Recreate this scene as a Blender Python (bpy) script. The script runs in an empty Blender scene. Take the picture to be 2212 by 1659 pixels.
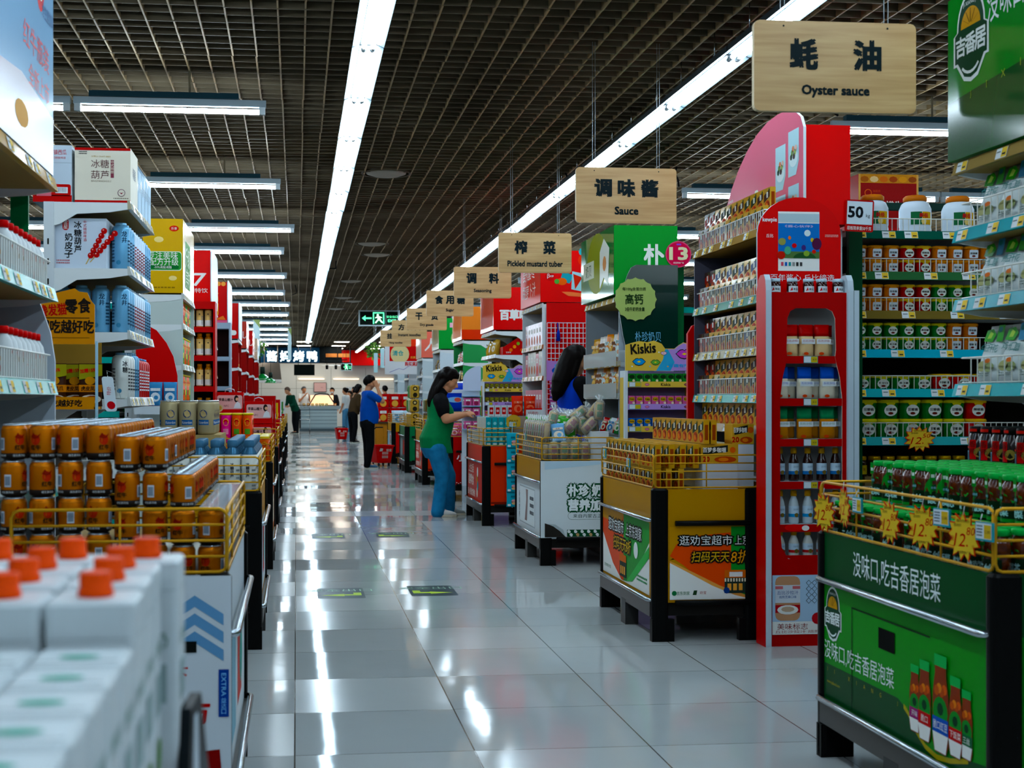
# A supermarket aisle. X runs across the aisle, Y along it, Z up, metres.
import bpy, math, random
from mathutils import Vector, Matrix

SC = bpy.context.scene
COL = SC.collection
rnd = random.Random(7)
PI = math.pi
EYE = 1.25

# ---------------------------------------------------------------- camera
YAW = math.atan(300 / 2880.0)
cam_d = bpy.data.cameras.new('camera')
cam_o = bpy.data.objects.new('camera', cam_d)
COL.objects.link(cam_o)
cam_o.location = (0, 0, EYE)
cam_o.rotation_euler = (PI / 2, 0, -YAW)
cam_d.sensor_width = 36
cam_d.lens = 2880 / 2212 * 36
cam_d.shift_x = (1106 - 940) / 2212
cam_d.shift_y = (862 - 829.5) / 2212
cam_d.clip_start = 0.05
cam_d.clip_end = 200
cam_d.dof.use_dof = True
cam_d.dof.focus_distance = 9.0
cam_d.dof.aperture_fstop = 46.87 / 7.5
SC.camera = cam_o

# ---------------------------------------------------------------- world, exposure
W = bpy.data.worlds.new('hall_air')
SC.world = W
W.use_nodes = True
W.node_tree.nodes['Background'].inputs[0].default_value = (0.55, 0.68, 0.8, 1)
W.node_tree.nodes['Background'].inputs[1].default_value = 0.10
vs = SC.view_settings
vs.view_transform = 'Standard'
vs.look = 'None'
vs.exposure = 0.7
vs.gamma = 1.0
vs.use_curve_mapping = False
cy = SC.cycles
cy.max_bounces = 5
cy.diffuse_bounces = 3
cy.glossy_bounces = 3
cy.transmission_bounces = 5
cy.transparent_max_bounces = 8
cy.caustics_reflective = False
cy.caustics_refractive = False
cy.sample_clamp_indirect = 4.0
cy.use_denoising = True
cy.adaptive_threshold = 0.02
TUBE_POWER = 26.0

# ---------------------------------------------------------------- materials
def lin(c):
    if isinstance(c, str):
        c = c.lstrip('#')
        c = [int(c[i:i + 2], 16) / 255 for i in (0, 2, 4)]
    return tuple(x / 12.92 if x <= 0.04045 else ((x + 0.055) / 1.055) ** 2.4 for x in c)

_M = {}
def M(c, rough=0.5, metal=0.0, emit=0.0, trans=0.0, coat=0.0, noise=0.0, nscale=8.0):
    """a plain procedural material of one colour, with slight uneven tone"""
    k = (c, rough, metal, emit, trans, coat, noise, nscale)
    if k in _M:
        return _M[k]
    m = bpy.data.materials.new('paint_' + c.strip('#'))
    m.use_nodes = True
    nt = m.node_tree
    b = nt.nodes['Principled BSDF']
    col = lin(c)
    g_ = sum(col) / 3
    col = tuple(min(1, max(0.0, g_ + (x - g_) * 1.12)) for x in col)
    b.inputs['Base Color'].default_value = (*col, 1)
    b.inputs['Roughness'].default_value = rough
    b.inputs['Metallic'].default_value = metal
    b.inputs['Specular IOR Level'].default_value = 0.05 if rough > .2 else .3
    if trans:
        b.inputs['Transmission Weight'].default_value = trans
        b.inputs['IOR'].default_value = 1.2
    if coat:
        b.inputs['Coat Weight'].default_value = coat
        b.inputs['Coat Roughness'].default_value = 0.08
    if emit:
        b.inputs['Emission Color'].default_value = (*col, 1)
        b.inputs['Emission Strength'].default_value = emit
    if noise:
        n = nt.nodes.new('ShaderNodeTexNoise')
        n.inputs['Scale'].default_value = nscale
        n.inputs['Detail'].default_value = 3
        tc = nt.nodes.new('ShaderNodeTexCoord')
        nt.links.new(tc.outputs['Object'], n.inputs['Vector'])
        r = nt.nodes.new('ShaderNodeValToRGB')
        r.color_ramp.elements[0].position = 0.3
        r.color_ramp.elements[1].position = 0.7
        r.color_ramp.elements[0].color = (*[x * (1 - noise) for x in col], 1)
        r.color_ramp.elements[1].color = (*[min(1, x * (1 + noise)) for x in col], 1)
        nt.links.new(n.outputs['Fac'], r.inputs[0])
        nt.links.new(r.outputs[0], b.inputs['Base Color'])
    _M[k] = m
    return m

def foil(c, rough=0.3):
    return M(c, rough, 0.0, coat=0.6)

def glass_film(c='#ffffff', alpha=0.25, rough=0.05):
    k = ('film', c, alpha, rough)
    if k in _M:
        return _M[k]
    m = bpy.data.materials.new('clear_film')
    m.use_nodes = True
    nt = m.node_tree
    nt.nodes.remove(nt.nodes['Principled BSDF'])
    tr = nt.nodes.new('ShaderNodeBsdfTransparent')
    gl = nt.nodes.new('ShaderNodeBsdfPrincipled')
    gl.inputs['Base Color'].default_value = (*lin(c), 1)
    gl.inputs['Roughness'].default_value = rough
    mx = nt.nodes.new('ShaderNodeMixShader')
    fr = nt.nodes.new('ShaderNodeFresnel')
    mt = nt.nodes.new('ShaderNodeMath')
    mt.operation = 'ADD'
    mt.use_clamp = True
    mt.inputs[1].default_value = alpha
    nt.links.new(fr.outputs[0], mt.inputs[0])
    nt.links.new(mt.outputs[0], mx.inputs[0])
    nt.links.new(tr.outputs[0], mx.inputs[1])
    nt.links.new(gl.outputs[0], mx.inputs[2])
    nt.links.new(mx.outputs[0], nt.nodes['Material Output'].inputs[0])
    _M[k] = m
    return m

BLACK = M('#0b0c0c', 0.35)
CHROME = M('#b9c2c8', 0.18, 1.0)
GOLDW = M('#b98a35', 0.35, 0.3)
GOLDP = M('#a87828', 0.35, 0.25)
WHITE = M('#d8dcde', 0.5)
PAPER = M('#e4e4e0', 0.6)
STEEL = M('#c9d2d6', 0.45)
RED = M('#c8180c', 0.4)
DKRED = M('#8e0808', 0.4)
GREEN = M('#0a7a22', 0.35)
TEAL = M('#1d9a90', 0.35)
BROWN = M('#8a6a2e', 0.5)
DARK = M('#1c1a16', 0.6)

# ---------------------------------------------------------------- lettering
_T = {}
def glyphs(s):
    k = s
    if k not in _T:
        cu = bpy.data.curves.new('lettering', 'FONT')
        cu.body = s
        cu.resolution_u = 2
        ob = bpy.data.objects.new('lettering', cu)
        me = bpy.data.meshes.new_from_object(ob)
        vv = [(v.co.x, v.co.y) for v in me.vertices]
        ff = [tuple(p.vertices) for p in me.polygons]
        bpy.data.objects.remove(ob)
        bpy.data.curves.remove(cu)
        bpy.data.meshes.remove(me)
        if not vv:
            vv = [(0, 0)]
        x0 = min(v[0] for v in vv); x1 = max(v[0] for v in vv)
        y0 = min(v[1] for v in vv); y1 = max(v[1] for v in vv)
        _T[k] = ([(x - (x0 + x1) / 2, y - (y0 + y1) / 2) for x, y in vv], ff, x1 - x0, y1 - y0)
    return _T[k]

# ---------------------------------------------------------------- mesh builder
class Fr:
    """a flat face to draw on: origin, across (u), up (v); a bit of offset per layer"""
    def __init__(s, o, u=(1, 0, 0), v=(0, 0, 1), bend=None):
        s.o, s.u, s.v = Vector(o), Vector(u).normalized(), Vector(v).normalized()
        s.n = s.u.cross(s.v).normalized()
        s.bend = bend            # radius: wraps u round a cylinder standing on v
    def at(s, a, b, l=0.0):
        if s.bend:
            r, t = s.bend + l, a / s.bend
            return s.o + s.u * (r * math.sin(t)) + s.n * (r * math.cos(t) - s.bend) + s.v * b
        return s.o + s.u * a + s.v * b + s.n * l

FRONT = ((1, 0, 0), (0, 0, 1))        # faces -Y (towards the viewer)
TOAISLE_R = ((0, -1, 0), (0, 0, 1))   # faces -X
TOAISLE_L = ((0, 1, 0), (0, 0, 1))    # faces +X
LV = 0.0007

class MB:
    def __init__(s):
        s.v, s.f, s.m, s.sm, s.mats = [], [], [], [], []
    def mi(s, m):
        if isinstance(m, str):
            m = M(m)
        if m not in s.mats:
            s.mats.append(m)
        return s.mats.index(m)
    def add(s, vs, fs, m, smooth=False):
        b = len(s.v)
        s.v.extend(tuple(v) for v in vs)
        i = s.mi(m)
        for f in fs:
            s.f.append(tuple(b + k for k in f)); s.m.append(i); s.sm.append(smooth)
        return s
    def poly(s, pts, m):
        return s.add(pts, [tuple(range(len(pts)))], m)
    def box(s, a, b, m, faces=None):
        x0, y0, z0 = a; x1, y1, z1 = b
        vs = [(x, y, z) for z in (z0, z1) for y in (y0, y1) for x in (x0, x1)]
        fs = [(0, 2, 3, 1), (4, 5, 7, 6), (0, 1, 5, 4), (2, 6, 7, 3), (0, 4, 6, 2), (1, 3, 7, 5)]
        return s.add(vs, fs, m)
    def rbox(s, a, b, m, r=0.01, n=3):
        """a box with rounded vertical edges and slightly eased top and bottom"""
        x0, y0, z0 = a; x1, y1, z1 = b
        r = min(r, (x1 - x0) / 2.01, (y1 - y0) / 2.01)
        pr = []
        for cx, cy_, a0 in ((x1 - r, y1 - r, 0), (x0 + r, y1 - r, 90), (x0 + r, y0 + r, 180), (x1 - r, y0 + r, 270)):
            for i in range(n + 1):
                t = math.radians(a0 + 90 * i / n)
                pr.append((cx + r * math.cos(t), cy_ + r * math.sin(t)))
        e = min(r * 0.5, (z1 - z0) * 0.2)
        cx, cy_ = (x0 + x1) / 2, (y0 + y1) / 2
        def ring(z, k):
            fx, fy = 1 - 2 * k / (x1 - x0), 1 - 2 * k / (y1 - y0)
            return [(cx + (x - cx) * fx, cy_ + (y - cy_) * fy, z) for x, y in pr]
        return s.loft([ring(z0, e), ring(z0 + e, 0), ring(z1 - e, 0), ring(z1, e)], m, smooth=False)
    def loft(s, rings, m, smooth=True, caps=True, closed=True):
        n = len(rings[0]); vs = [p for r in rings for p in r]; fs = []
        for i in range(len(rings) - 1):
            for j in range(n if closed else n - 1):
                k = (j + 1) % n
                fs.append((i * n + j, i * n + k, (i + 1) * n + k, (i + 1) * n + j))
        s.add(vs, fs, m, smooth)
        if caps:
            b = len(s.v) - len(vs)
            i = s.mi(m)
            s.f.append(tuple(b + j for j in reversed(range(n)))); s.m.append(i); s.sm.append(False)
            s.f.append(tuple(b + (len(rings) - 1) * n + j for j in range(n))); s.m.append(i); s.sm.append(False)
        return s
    def lathe(s, prof, m, n=16, c=(0, 0, 0), axis='z', caps=True, smooth=True, sq=0):
        """prof: (radius, height) from the bottom up; sq>0 gives rounded squares"""
        rings = []
        for r, h in prof:
            ring = []
            for i in range(n):
                t = 2 * PI * (i + 0.5) / n
                q, w = math.cos(t), math.sin(t)
                if sq:
                    k = (abs(q) ** sq + abs(w) ** sq) ** (-1.0 / sq)
                    q, w = q * k, w * k
                p = (r * q, r * w, h)
                if axis == 'x': p = (h, p[0], p[1])
                elif axis == 'y': p = (p[1], h, p[0])
                ring.append((c[0] + p[0], c[1] + p[1], c[2] + p[2]))
            rings.append(ring)
        return s.loft(rings, m, smooth, caps)
    def tube(s, path, r, m, n=6, closed=False, smooth=True):
        P = [Vector(p) for p in path]
        rings = []
        L = len(P)
        for i, p in enumerate(P):
            if closed:
                d = (P[(i + 1) % L] - P[i - 1])
            else:
                d = P[min(i + 1, L - 1)] - P[max(i - 1, 0)]
            d = d.normalized() if d.length else Vector((0, 0, 1))
            a = Vector((0, 0, 1)) if abs(d.z) < 0.9 else Vector((0, 1, 0))
            u = d.cross(a).normalized(); w = d.cross(u)
            rr = r[i] if isinstance(r, (list, tuple)) else r
            rings.append([p + (u * math.cos(2 * PI * k / n) + w * math.sin(2 * PI * k / n)) * rr for k in range(n)])
        if closed:
            rings.append(rings[0])
        return s.loft(rings, m, smooth, caps=not closed)
    def bar(s, a, b, w, m):
        """a straight square wire"""
        return s.tube([a, b], w * 0.707, m, n=4, smooth=False)
    def prism(s, fr, pts, depth, m, side=None):
        """pts drawn on frame fr, extruded backwards by depth; convex or mildly concave"""
        n = len(pts)
        A = [fr.at(x, y) for x, y in pts]; B = [fr.at(x, y, -depth) for x, y in pts]
        s.add(A, [tuple(range(n))], m)
        s.add(B, [tuple(reversed(range(n)))], side or m)
        s.add(A + B, [(j, n + j, n + (j + 1) % n, (j + 1) % n) for j in range(n)], side or m)
        return s
    # flat printing on a frame
    def rect(s, fr, x0, y0, x1, y1, m, l=1):
        if fr.bend:
            k = max(2, int(abs(x1 - x0) / fr.bend / 0.35) + 1)
            xs = [x0 + (x1 - x0) * i / k for i in range(k + 1)]
            vs = [fr.at(x, y, l * LV) for y in (y0, y1) for x in xs]
            return s.add(vs, [(i, i + 1, k + 2 + i, k + 1 + i) for i in range(k)], m, True)
        return s.poly([fr.at(x0, y0, l * LV), fr.at(x1, y0, l * LV), fr.at(x1, y1, l * LV), fr.at(x0, y1, l * LV)], m)
    def shape(s, fr, pts, m, l=1):
        return s.poly([fr.at(x, y, l * LV) for x, y in pts], m)
    def disc(s, fr, x, y, r, m, l=1, n=16, ry=None, a0=0, a1=360):
        ry = ry or r
        pts = [(x + r * math.cos(math.radians(a0 + (a1 - a0) * i / n)), y + ry * math.sin(math.radians(a0 + (a1 - a0) * i / n))) for i in range(n + (a1 - a0 < 360))]
        return s.shape(fr, pts, m, l)
    def rrect(s, fr, x0, y0, x1, y1, r, m, l=1, n=3):
        return s.shape(fr, rr_pts(x0, y0, x1, y1, r, n), m, l)
    def text(s, fr, st, x, y, h, m, l=2, w=None, bold=0.02, rot=0.0, maxw=None, skew=0.0):
        """lettering centred on (x, y), h high (or w wide)"""
        vv, ff, tw, th = glyphs(st)
        k = h / max(th, 1e-6)
        if bold > .022:          # heavy lettering: the strokes drawn again, a little to each side
            d = bold * .55
            o4 = [(d, d), (-d, d), (-d, -d), (d, -d), (0, 0)]
            n0 = len(vv)
            vv = [(a + p, b + q) for p, q in o4 for a, b in vv]
            ff = [tuple(i + n0 * j for i in t) for j in range(5) for t in ff]
        kx = k
        if w:
            kx = w / max(tw, 1e-6)
        elif maxw and tw * k > maxw:
            kx = maxw / tw
        c, d = math.cos(rot), math.sin(rot)
        vs = []
        q = len(vv) // 5 if bold > .022 else len(vv)
        for i, (a, b) in enumerate(vv):
            a, b = a * kx + skew * b * k, b * k
            vs.append(fr.at(x + a * c - b * d, y + a * d + b * c, (l + .05 * (i // q)) * LV))
        return s.add(vs, ff, m)
    def vtext(s, fr, st, x, y, h, m, l=2, bold=0.02, gap=1.12):
        """characters one under another, y = top"""
        for i, ch in enumerate(st):
            s.text(fr, ch, x, y - h * (0.5 + i * gap), h, m, l, bold=bold)
        return s
    def scribble(s, fr, x0, y0, x1, y1, rows, m, l=2, seed=1):
        """lines of small print too fine to read: rows of short dashes"""
        rg = random.Random(seed)
        for i in range(rows):
            b = y1 - (y1 - y0) * (i + 0.75) / rows; t = b + (y1 - y0) / rows * 0.5
            x = x0
            while x < x1 - (x1 - x0) * 0.06:
                w = (x1 - x0) * rg.uniform(0.05, 0.14)
                s.rect(fr, x, b, min(x + w, x1), t, m, l)
                x += w + (x1 - x0) * 0.03
        return s
    def merge(s, o, mat4=None):
        b = len(s.v)
        s.v.extend(tuple(mat4 @ Vector(v)) if mat4 else v for v in o.v)
        mp = [s.mi(m) for m in o.mats]
        for f, m, sm in zip(o.f, o.m, o.sm):
            s.f.append(tuple(b + k for k in f)); s.m.append(mp[m]); s.sm.append(sm)
        return s
    def mesh(s, name):
        me = bpy.data.meshes.new(name)
        me.from_pydata(s.v, [], s.f)
        for m in s.mats:
            me.materials.append(m)
        me.polygons.foreach_set('material_index', s.m)
        me.polygons.foreach_set('use_smooth', s.sm)
        me.update()
        return me
    def build(s, name, parent=None, loc=(0, 0, 0), rotz=0.0):
        o = bpy.data.objects.new(name, s.mesh(name))
        COL.objects.link(o)
        o.location = loc
        o.rotation_euler = (0, 0, rotz)
        if parent:
            o.parent = parent
        return o

def rr_pts(x0, y0, x1, y1, r, n=3):
    pts = []
    for cx, cy_, a0 in ((x1 - r, y1 - r, 0), (x0 + r, y1 - r, 90), (x0 + r, y0 + r, 180), (x1 - r, y0 + r, 270)):
        for i in range(n + 1):
            t = math.radians(a0 + 90 * i / n)
            pts.append((cx + r * math.cos(t), cy_ + r * math.sin(t)))
    return pts

def tag(o, label, cat, group=None, kind=None):
    o['label'] = label
    if cat: o['category'] = cat
    if group: o['group'] = group
    if kind: o['kind'] = kind
    return o

def thing(name, label, cat, loc=(0, 0, 0), rotz=0.0, group=None):
    o = bpy.data.objects.new(name, None)
    o.empty_display_size = 0.05
    COL.objects.link(o)
    o.location = loc
    o.rotation_euler = (0, 0, rotz)
    return tag(o, label, cat, group)

_KIDS = {}
def kids(o):
    return _KIDS.get(o.name, [])
def part(mb, name, parent, loc=(0, 0, 0), label=None):
    o = mb.build(name, parent, loc)
    _KIDS.setdefault(parent.name, []).append(o)
    if label: o['label'] = label
    return o
def dup(root, loc, label, rotz=None, group=None, scale=None):
    r = root.copy(); COL.objects.link(r)
    r.location = loc
    if rotz is not None: r.rotation_euler = (0, 0, rotz)
    if scale: r.scale = scale
    r['label'] = label
    if group: r['group'] = group
    for ch in kids(root):
        c = ch.copy(); COL.objects.link(c); c.parent = r
        for g in kids(ch):
            d = g.copy(); COL.objects.link(d); d.parent = c
    return r
class Kind:
    """one sort of goods: the first placing moves the source itself, later ones copy it"""
    def __init__(s, root):
        s.root, s.used = root, False
    def put(s, loc, label, rotz=0.0, group=None, tilt=None, scale=None):
        if not s.used:
            s.used = True
            o = s.root
            o.location = loc; o['label'] = label; o.rotation_euler = (0, 0, rotz)
            if group: o['group'] = group
            if scale: o.scale = scale
        else:
            o = dup(s.root, loc, label, rotz, group, scale)
        o.rotation_euler = (*(tilt or (0, 0)), rotz)
        return o
ORD = ('first second third fourth fifth sixth seventh eighth ninth tenth eleventh twelfth thirteenth fourteenth fifteenth '
       'sixteenth seventeenth eighteenth nineteenth twentieth').split()
def nth(i):
    if i < 20: return ORD[i]
    t = ('twent', 'thirt', 'fort', 'fift')[(i + 1) // 10 - 2]
    return t + 'ieth' if (i + 1) % 10 == 0 else t + 'y-' + ORD[(i + 1) % 10 - 1]
P3 = 3.15
def YM(i):
    """near edge of the i-th bay down the aisle, the same on both sides"""
    return 3.55 + P3 * i
# ================================================================ the hall
def floor_material():
    m = bpy.data.materials.new('polished_floor_tiles')
    m.use_nodes = True
    nt = m.node_tree; N = nt.nodes; L = nt.links
    b = N['Principled BSDF']
    geo = N.new('ShaderNodeNewGeometry')
    mp = N.new('ShaderNodeVectorMath'); mp.operation = 'ADD'; mp.inputs[1].default_value = (0.018 + 6.35, -0.235 + 6.35, 0)
    L.new(geo.outputs['Position'], mp.inputs[0])
    dv = N.new('ShaderNodeVectorMath'); dv.operation = 'SCALE'; dv.inputs['Scale'].default_value = 1 / 0.636
    L.new(mp.outputs[0], dv.inputs[0])
    fl = N.new('ShaderNodeVectorMath'); fl.operation = 'FLOOR'
    fr = N.new('ShaderNodeVectorMath'); fr.operation = 'FRACTION'
    L.new(dv.outputs[0], fl.inputs[0]); L.new(dv.outputs[0], fr.inputs[0])
    sx = N.new('ShaderNodeSeparateXYZ'); L.new(fr.outputs[0], sx.inputs[0])
    def joint(sock, w):
        a = N.new('ShaderNodeMath'); a.operation = 'LESS_THAN'; a.inputs[1].default_value = w
        L.new(sock, a.inputs[0]); return a
    jx, jy = joint(sx.outputs[0], 0.0085), joint(sx.outputs[1], 0.006)
    mxj = N.new('ShaderNodeMath'); mxj.operation = 'MAXIMUM'
    L.new(jx.outputs[0], mxj.inputs[0]); L.new(jy.outputs[0], mxj.inputs[1])
    wn = N.new('ShaderNodeTexWhiteNoise'); wn.noise_dimensions = '3D'
    sep = N.new('ShaderNodeVectorMath'); sep.operation = 'MULTIPLY'; sep.inputs[1].default_value = (1, 1, 0)
    L.new(fl.outputs[0], sep.inputs[0]); L.new(sep.outputs[0], wn.inputs['Vector'])
    # colour: pale grey tile, a little uneven, with faint scuffs
    ns = N.new('ShaderNodeTexNoise'); ns.inputs['Scale'].default_value = 1.3; ns.inputs['Detail'].default_value = 6
    L.new(geo.outputs['Position'], ns.inputs['Vector'])
    cr = N.new('ShaderNodeValToRGB')
    cr.color_ramp.elements[0].color = (0.335, 0.36, 0.37, 1); cr.color_ramp.elements[1].color = (0.41, 0.43, 0.43, 1)
    cr.color_ramp.elements[0].position = 0.25; cr.color_ramp.elements[1].position = 0.75
    ad = N.new('ShaderNodeMath'); ad.operation = 'MULTIPLY_ADD'; ad.inputs[1].default_value = 0.35; 
    L.new(wn.outputs['Value'], ad.inputs[0]); 
    sc = N.new('ShaderNodeMath'); sc.operation = 'MULTIPLY'; sc.inputs[1].default_value = 0.65
    L.new(ns.outputs['Fac'], sc.inputs[0]); L.new(sc.outputs[0], ad.inputs[2])
    L.new(ad.outputs[0], cr.inputs[0])
    mix = N.new('ShaderNodeMix'); mix.data_type = 'RGBA'
    L.new(mxj.outputs[0], mix.inputs[0]); L.new(cr.outputs[0], mix.inputs[6]); mix.inputs[7].default_value = (0.07, 0.065, 0.06, 1)
    L.new(mix.outputs[2], b.inputs['Base Color'])
    rr = N.new('ShaderNodeMapRange'); rr.inputs[1].default_value = .15; rr.inputs[2].default_value = .8; rr.inputs[3].default_value = .05; rr.inputs[4].default_value = .15
    wn2 = N.new('ShaderNodeTexWhiteNoise'); ofs = N.new('ShaderNodeVectorMath'); ofs.operation = 'ADD'; ofs.inputs[1].default_value = (31, 17, 5)
    L.new(sep.outputs[0], ofs.inputs[0]); L.new(ofs.outputs[0], wn2.inputs['Vector']); L.new(wn2.outputs['Value'], rr.inputs[0]); L.new(rr.outputs[0], b.inputs['Roughness'])
    b.inputs['Specular IOR Level'].default_value = 0.2
    # tiles lie a touch out of level with one another
    t0 = N.new('ShaderNodeVectorMath'); t0.operation = 'SUBTRACT'; t0.inputs[1].default_value = (0.5, 0.5, 0.5)
    L.new(wn.outputs['Color'], t0.inputs[0])
    t1 = N.new('ShaderNodeVectorMath'); t1.operation = 'MULTIPLY'; t1.inputs[1].default_value = (0.016, 0.016, 0)
    L.new(t0.outputs[0], t1.inputs[0])
    t2 = N.new('ShaderNodeVectorMath'); t2.operation = 'ADD'; L.new(geo.outputs['Normal'], t2.inputs[0]); L.new(t1.outputs[0], t2.inputs[1])
    t3 = N.new('ShaderNodeVectorMath'); t3.operation = 'NORMALIZE'; L.new(t2.outputs[0], t3.inputs[0])
    wv = N.new('ShaderNodeTexNoise'); wv.inputs['Scale'].default_value = 3.0
    L.new(geo.outputs['Position'], wv.inputs['Vector'])
    bp = N.new('ShaderNodeBump'); bp.inputs['Strength'].default_value = 0.02; bp.inputs['Distance'].default_value = 0.05
    L.new(wv.outputs['Fac'], bp.inputs['Height']); L.new(t3.outputs[0], bp.inputs['Normal'])
    L.new(bp.outputs[0], b.inputs['Normal'])
    return m

X0, X1, YB, YF = -7.6, 11.0, -1.5, 58.0
f = MB(); f.poly([(X0, YB, 0), (X1, YB, 0), (X1, YF, 0), (X0, YF, 0)], floor_material())
tag(f.build('floor'), 'pale polished floor tiles of the store aisle', None, kind='structure')

ZC = 3.415
gm = M('#96805f', 0.42, 0.25, noise=0.25, nscale=2.0)
gm2 = M('#655b4b', 0.45, 0.1, noise=0.35, nscale=1.1)
g = MB()
rg = random.Random(3)
x = X0
while x < X1:
    y = 2.5
    while y < YF:
        s = 1.2 if y < 30 else 7.0
        j, k = rg.uniform(-.004, .004), rg.uniform(-.004, .004)
        g.box((x - .005 + j, y, ZC + k), (x + .005 + j, min(y + s, YF), ZC + .1 + k), gm)
        y += s
    x += 0.15
y = 2.5
while y < YF:
    x = X0
    while x < X1:
        s = 1.2 if y < 30 else 9.3
        k = rg.uniform(-.005, .005)
        g.box((x, y - .004, ZC + .002 + k), (min(x + s, X1), y + .004, ZC + .1 + k), gm2)
        x += s
    y += 0.15
tag(g.build('ceiling'), 'dark open cell grid ceiling of the store', None, kind='structure')
c = MB(); c.box((X0, YB, 4.2), (X1, YF, 4.3), M('#15130f', 0.9))
tag(c.build('ceiling_slab'), 'dark slab above the open grid ceiling', None, kind='structure')
# ---------------------------------------------------------------- end wall
w = MB()
w.box((X0, YF, 0), (X1, YF + .2, 4.2), M('#c9cfcf', 0.35, noise=.05, nscale=.6))
F = Fr((0, YF, 0), *FRONT)
for i in range(-5, 8):
    w.rect(F, i * 1.5 - .01, 0, i * 1.5 + .01, 2.6, '#8d9696', 1)
w.rect(F, X0, 1.7, X1, 1.715, '#8d9696', 1)
tag(w.build('wall_back'), 'pale tiled wall closing the end of the aisle', None, kind='structure')
for nm, xa, xb in (('wall_left', X0 - .2, X0), ('wall_right', X1, X1 + .2)):
    w = MB(); w.box((xa, YB, 0), (xb, YF + .2, 4.2), M('#6d6a63', 0.7))
    tag(w.build(nm), 'plain side wall of the store beyond the shelves', None, kind='structure')

# ---------------------------------------------------------------- lamps
GLOW = M('#e2f3ff', 0.4, emit=TUBE_POWER)
TRUF = M('#8da2ad', 0.35, 0.1)
HOUS = M('#3c474c', 0.4, 0.4)
def line_lamp():
    """one length of the twin tube lines, running along the aisle, tube axis at z=0"""
    L = 1.29
    t = thing('line_lamp', 'twin tube ceiling lamp with white reflector wings', 'ceiling lamp')
    h = MB(); h.box((-.045, 0, .022), (.045, L, .075), HOUS)
    part(h, 'housing', t)
    h = MB()
    for sx in (-1, 1):
        a = [(sx * .043, 0, .024), (sx * .043, L, .024), (sx * .088, L, .004), (sx * .088, 0, .004)]
        h.add(a + [(p[0], p[1], p[2] + .003) for p in a], [(0, 1, 2, 3), (7, 6, 5, 4), (0, 4, 5, 1), (1, 5, 6, 2), (2, 6, 7, 3), (3, 7, 4, 0)], TRUF)
    h.box((-.043, 0, .019), (.043, L, .0225), TRUF)
    part(h, 'reflector', t)
    for sx in (-.024, .024):
        h = MB(); h.lathe([(.0135, .03), (.0135, L - .03)], GLOW, 8, (sx, 0, 0), 'y')
        part(h, 'tube', t)
    for sx in (-.024, .024):
        for ya in (0.004, L - .03):
            h = MB()
            h.lathe([(.0145, 0), (.0145, .026)], M('#8f979b', .35), 8, (sx, ya, 0), 'y')
            h.box((sx - .008, ya, 0), (sx + .008, ya + .02, .02), M('#aab3b6', .4))
            part(h, 'end_cap', t)
    for ya in (.3, L - .3):
        h = MB(); h.tube([(-.02, ya, .07), (-.02, ya, .23)], .003, CHROME); part(h, 'hanger_wire', t)
    return t
K = Kind(line_lamp())
for X, ya, yb, nm in ((0.40, -1.71, 46.0, 'second'), (2.50, -1.71, 55.5, 'third')):
    n = 0; y = ya
    while y < yb:
        K.put((X + rnd.uniform(-.004, .004), y, 3.2), '%s length of the bright tube line over the %s' %
              (nth(n), 'aisle' if X < 1 else 'row of hanging wooden signs'),
              rotz=rnd.uniform(-.002, .002), group='lamp line over the aisle' if X < 1 else 'lamp line over the signs')
        n += 1; y += 1.305

def cross_lamp():
    """a single tube batten, running across; its inner end at x=0, body towards -x"""
    L = 1.25
    t = thing('cross_lamp', 'single tube batten lamp hung across', 'ceiling lamp')
    h = MB(); h.box((-L, -.02, .03), (0, .02, .075), M('#9fb0ba', .35, .3)); part(h, 'housing', t)
    h = MB(); h.box((-L + .1, -.03, .078), (-.18, .03, .115), M('#22404c', .5)); part(h, 'top_rail', t)
    h = MB(); h.lathe([(.017, -L + .045), (.017, -.045)], GLOW, 8, axis='x'); part(h, 'tube', t)
    for xa in (-L + .005, -.045):
        h = MB(); h.box((xa, -.017, -.018), (xa + .04, .017, .032), M('#c8d4da', .3)); part(h, 'end_cap', t)
    h = MB(); h.tube([(-.5, 0, .115), (-.5, 0, .3)], .008, M('#7d7460', .5)); part(h, 'hanger_rod', t)
    return t
K = Kind(cross_lamp())
rows = [(-.4, -.2), (2.7, -.2), (5.8, -.2), (8.93, -.2), (12.08, -.14), (15.2, -.02), (17.5, -.156), (21.0, -.144), (24.35, -.2), (27.3, -.12),
        (30.5, -.16), (33.6, -.15), (36.8, -.14), (40.0, -.15), (43.1, -.15), (46.3, -.15)]
for r, (y, xr) in enumerate(rows):
    for k in range(5 if y < 10 else 4):
        K.put((xr - k * 1.27, y, 3.155), '%s lamp from the aisle in the %s cross row over the drinks shelves' % (nth(k), nth(r)), group='cross lamps over the drinks side')
for r, (y, xl) in enumerate([(-.2, 3.8), (2.9, 3.8), (6.0, 3.8), (9.15, 3.79), (12.2, 3.6), (15.3, 3.6), (18.4, 3.6), (21.5, 3.6), (24.6, 3.6), (27.8, 3.6), (31, 3.6)]):
    for k in range(5 if y < 16 else 3):
        K.put((xl + 1.25 + k * 1.27, y, 3.155), '%s lamp from the aisle in the %s cross row over the food shelves' % (nth(k), nth(r)), group='cross lamps over the food side')
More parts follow.
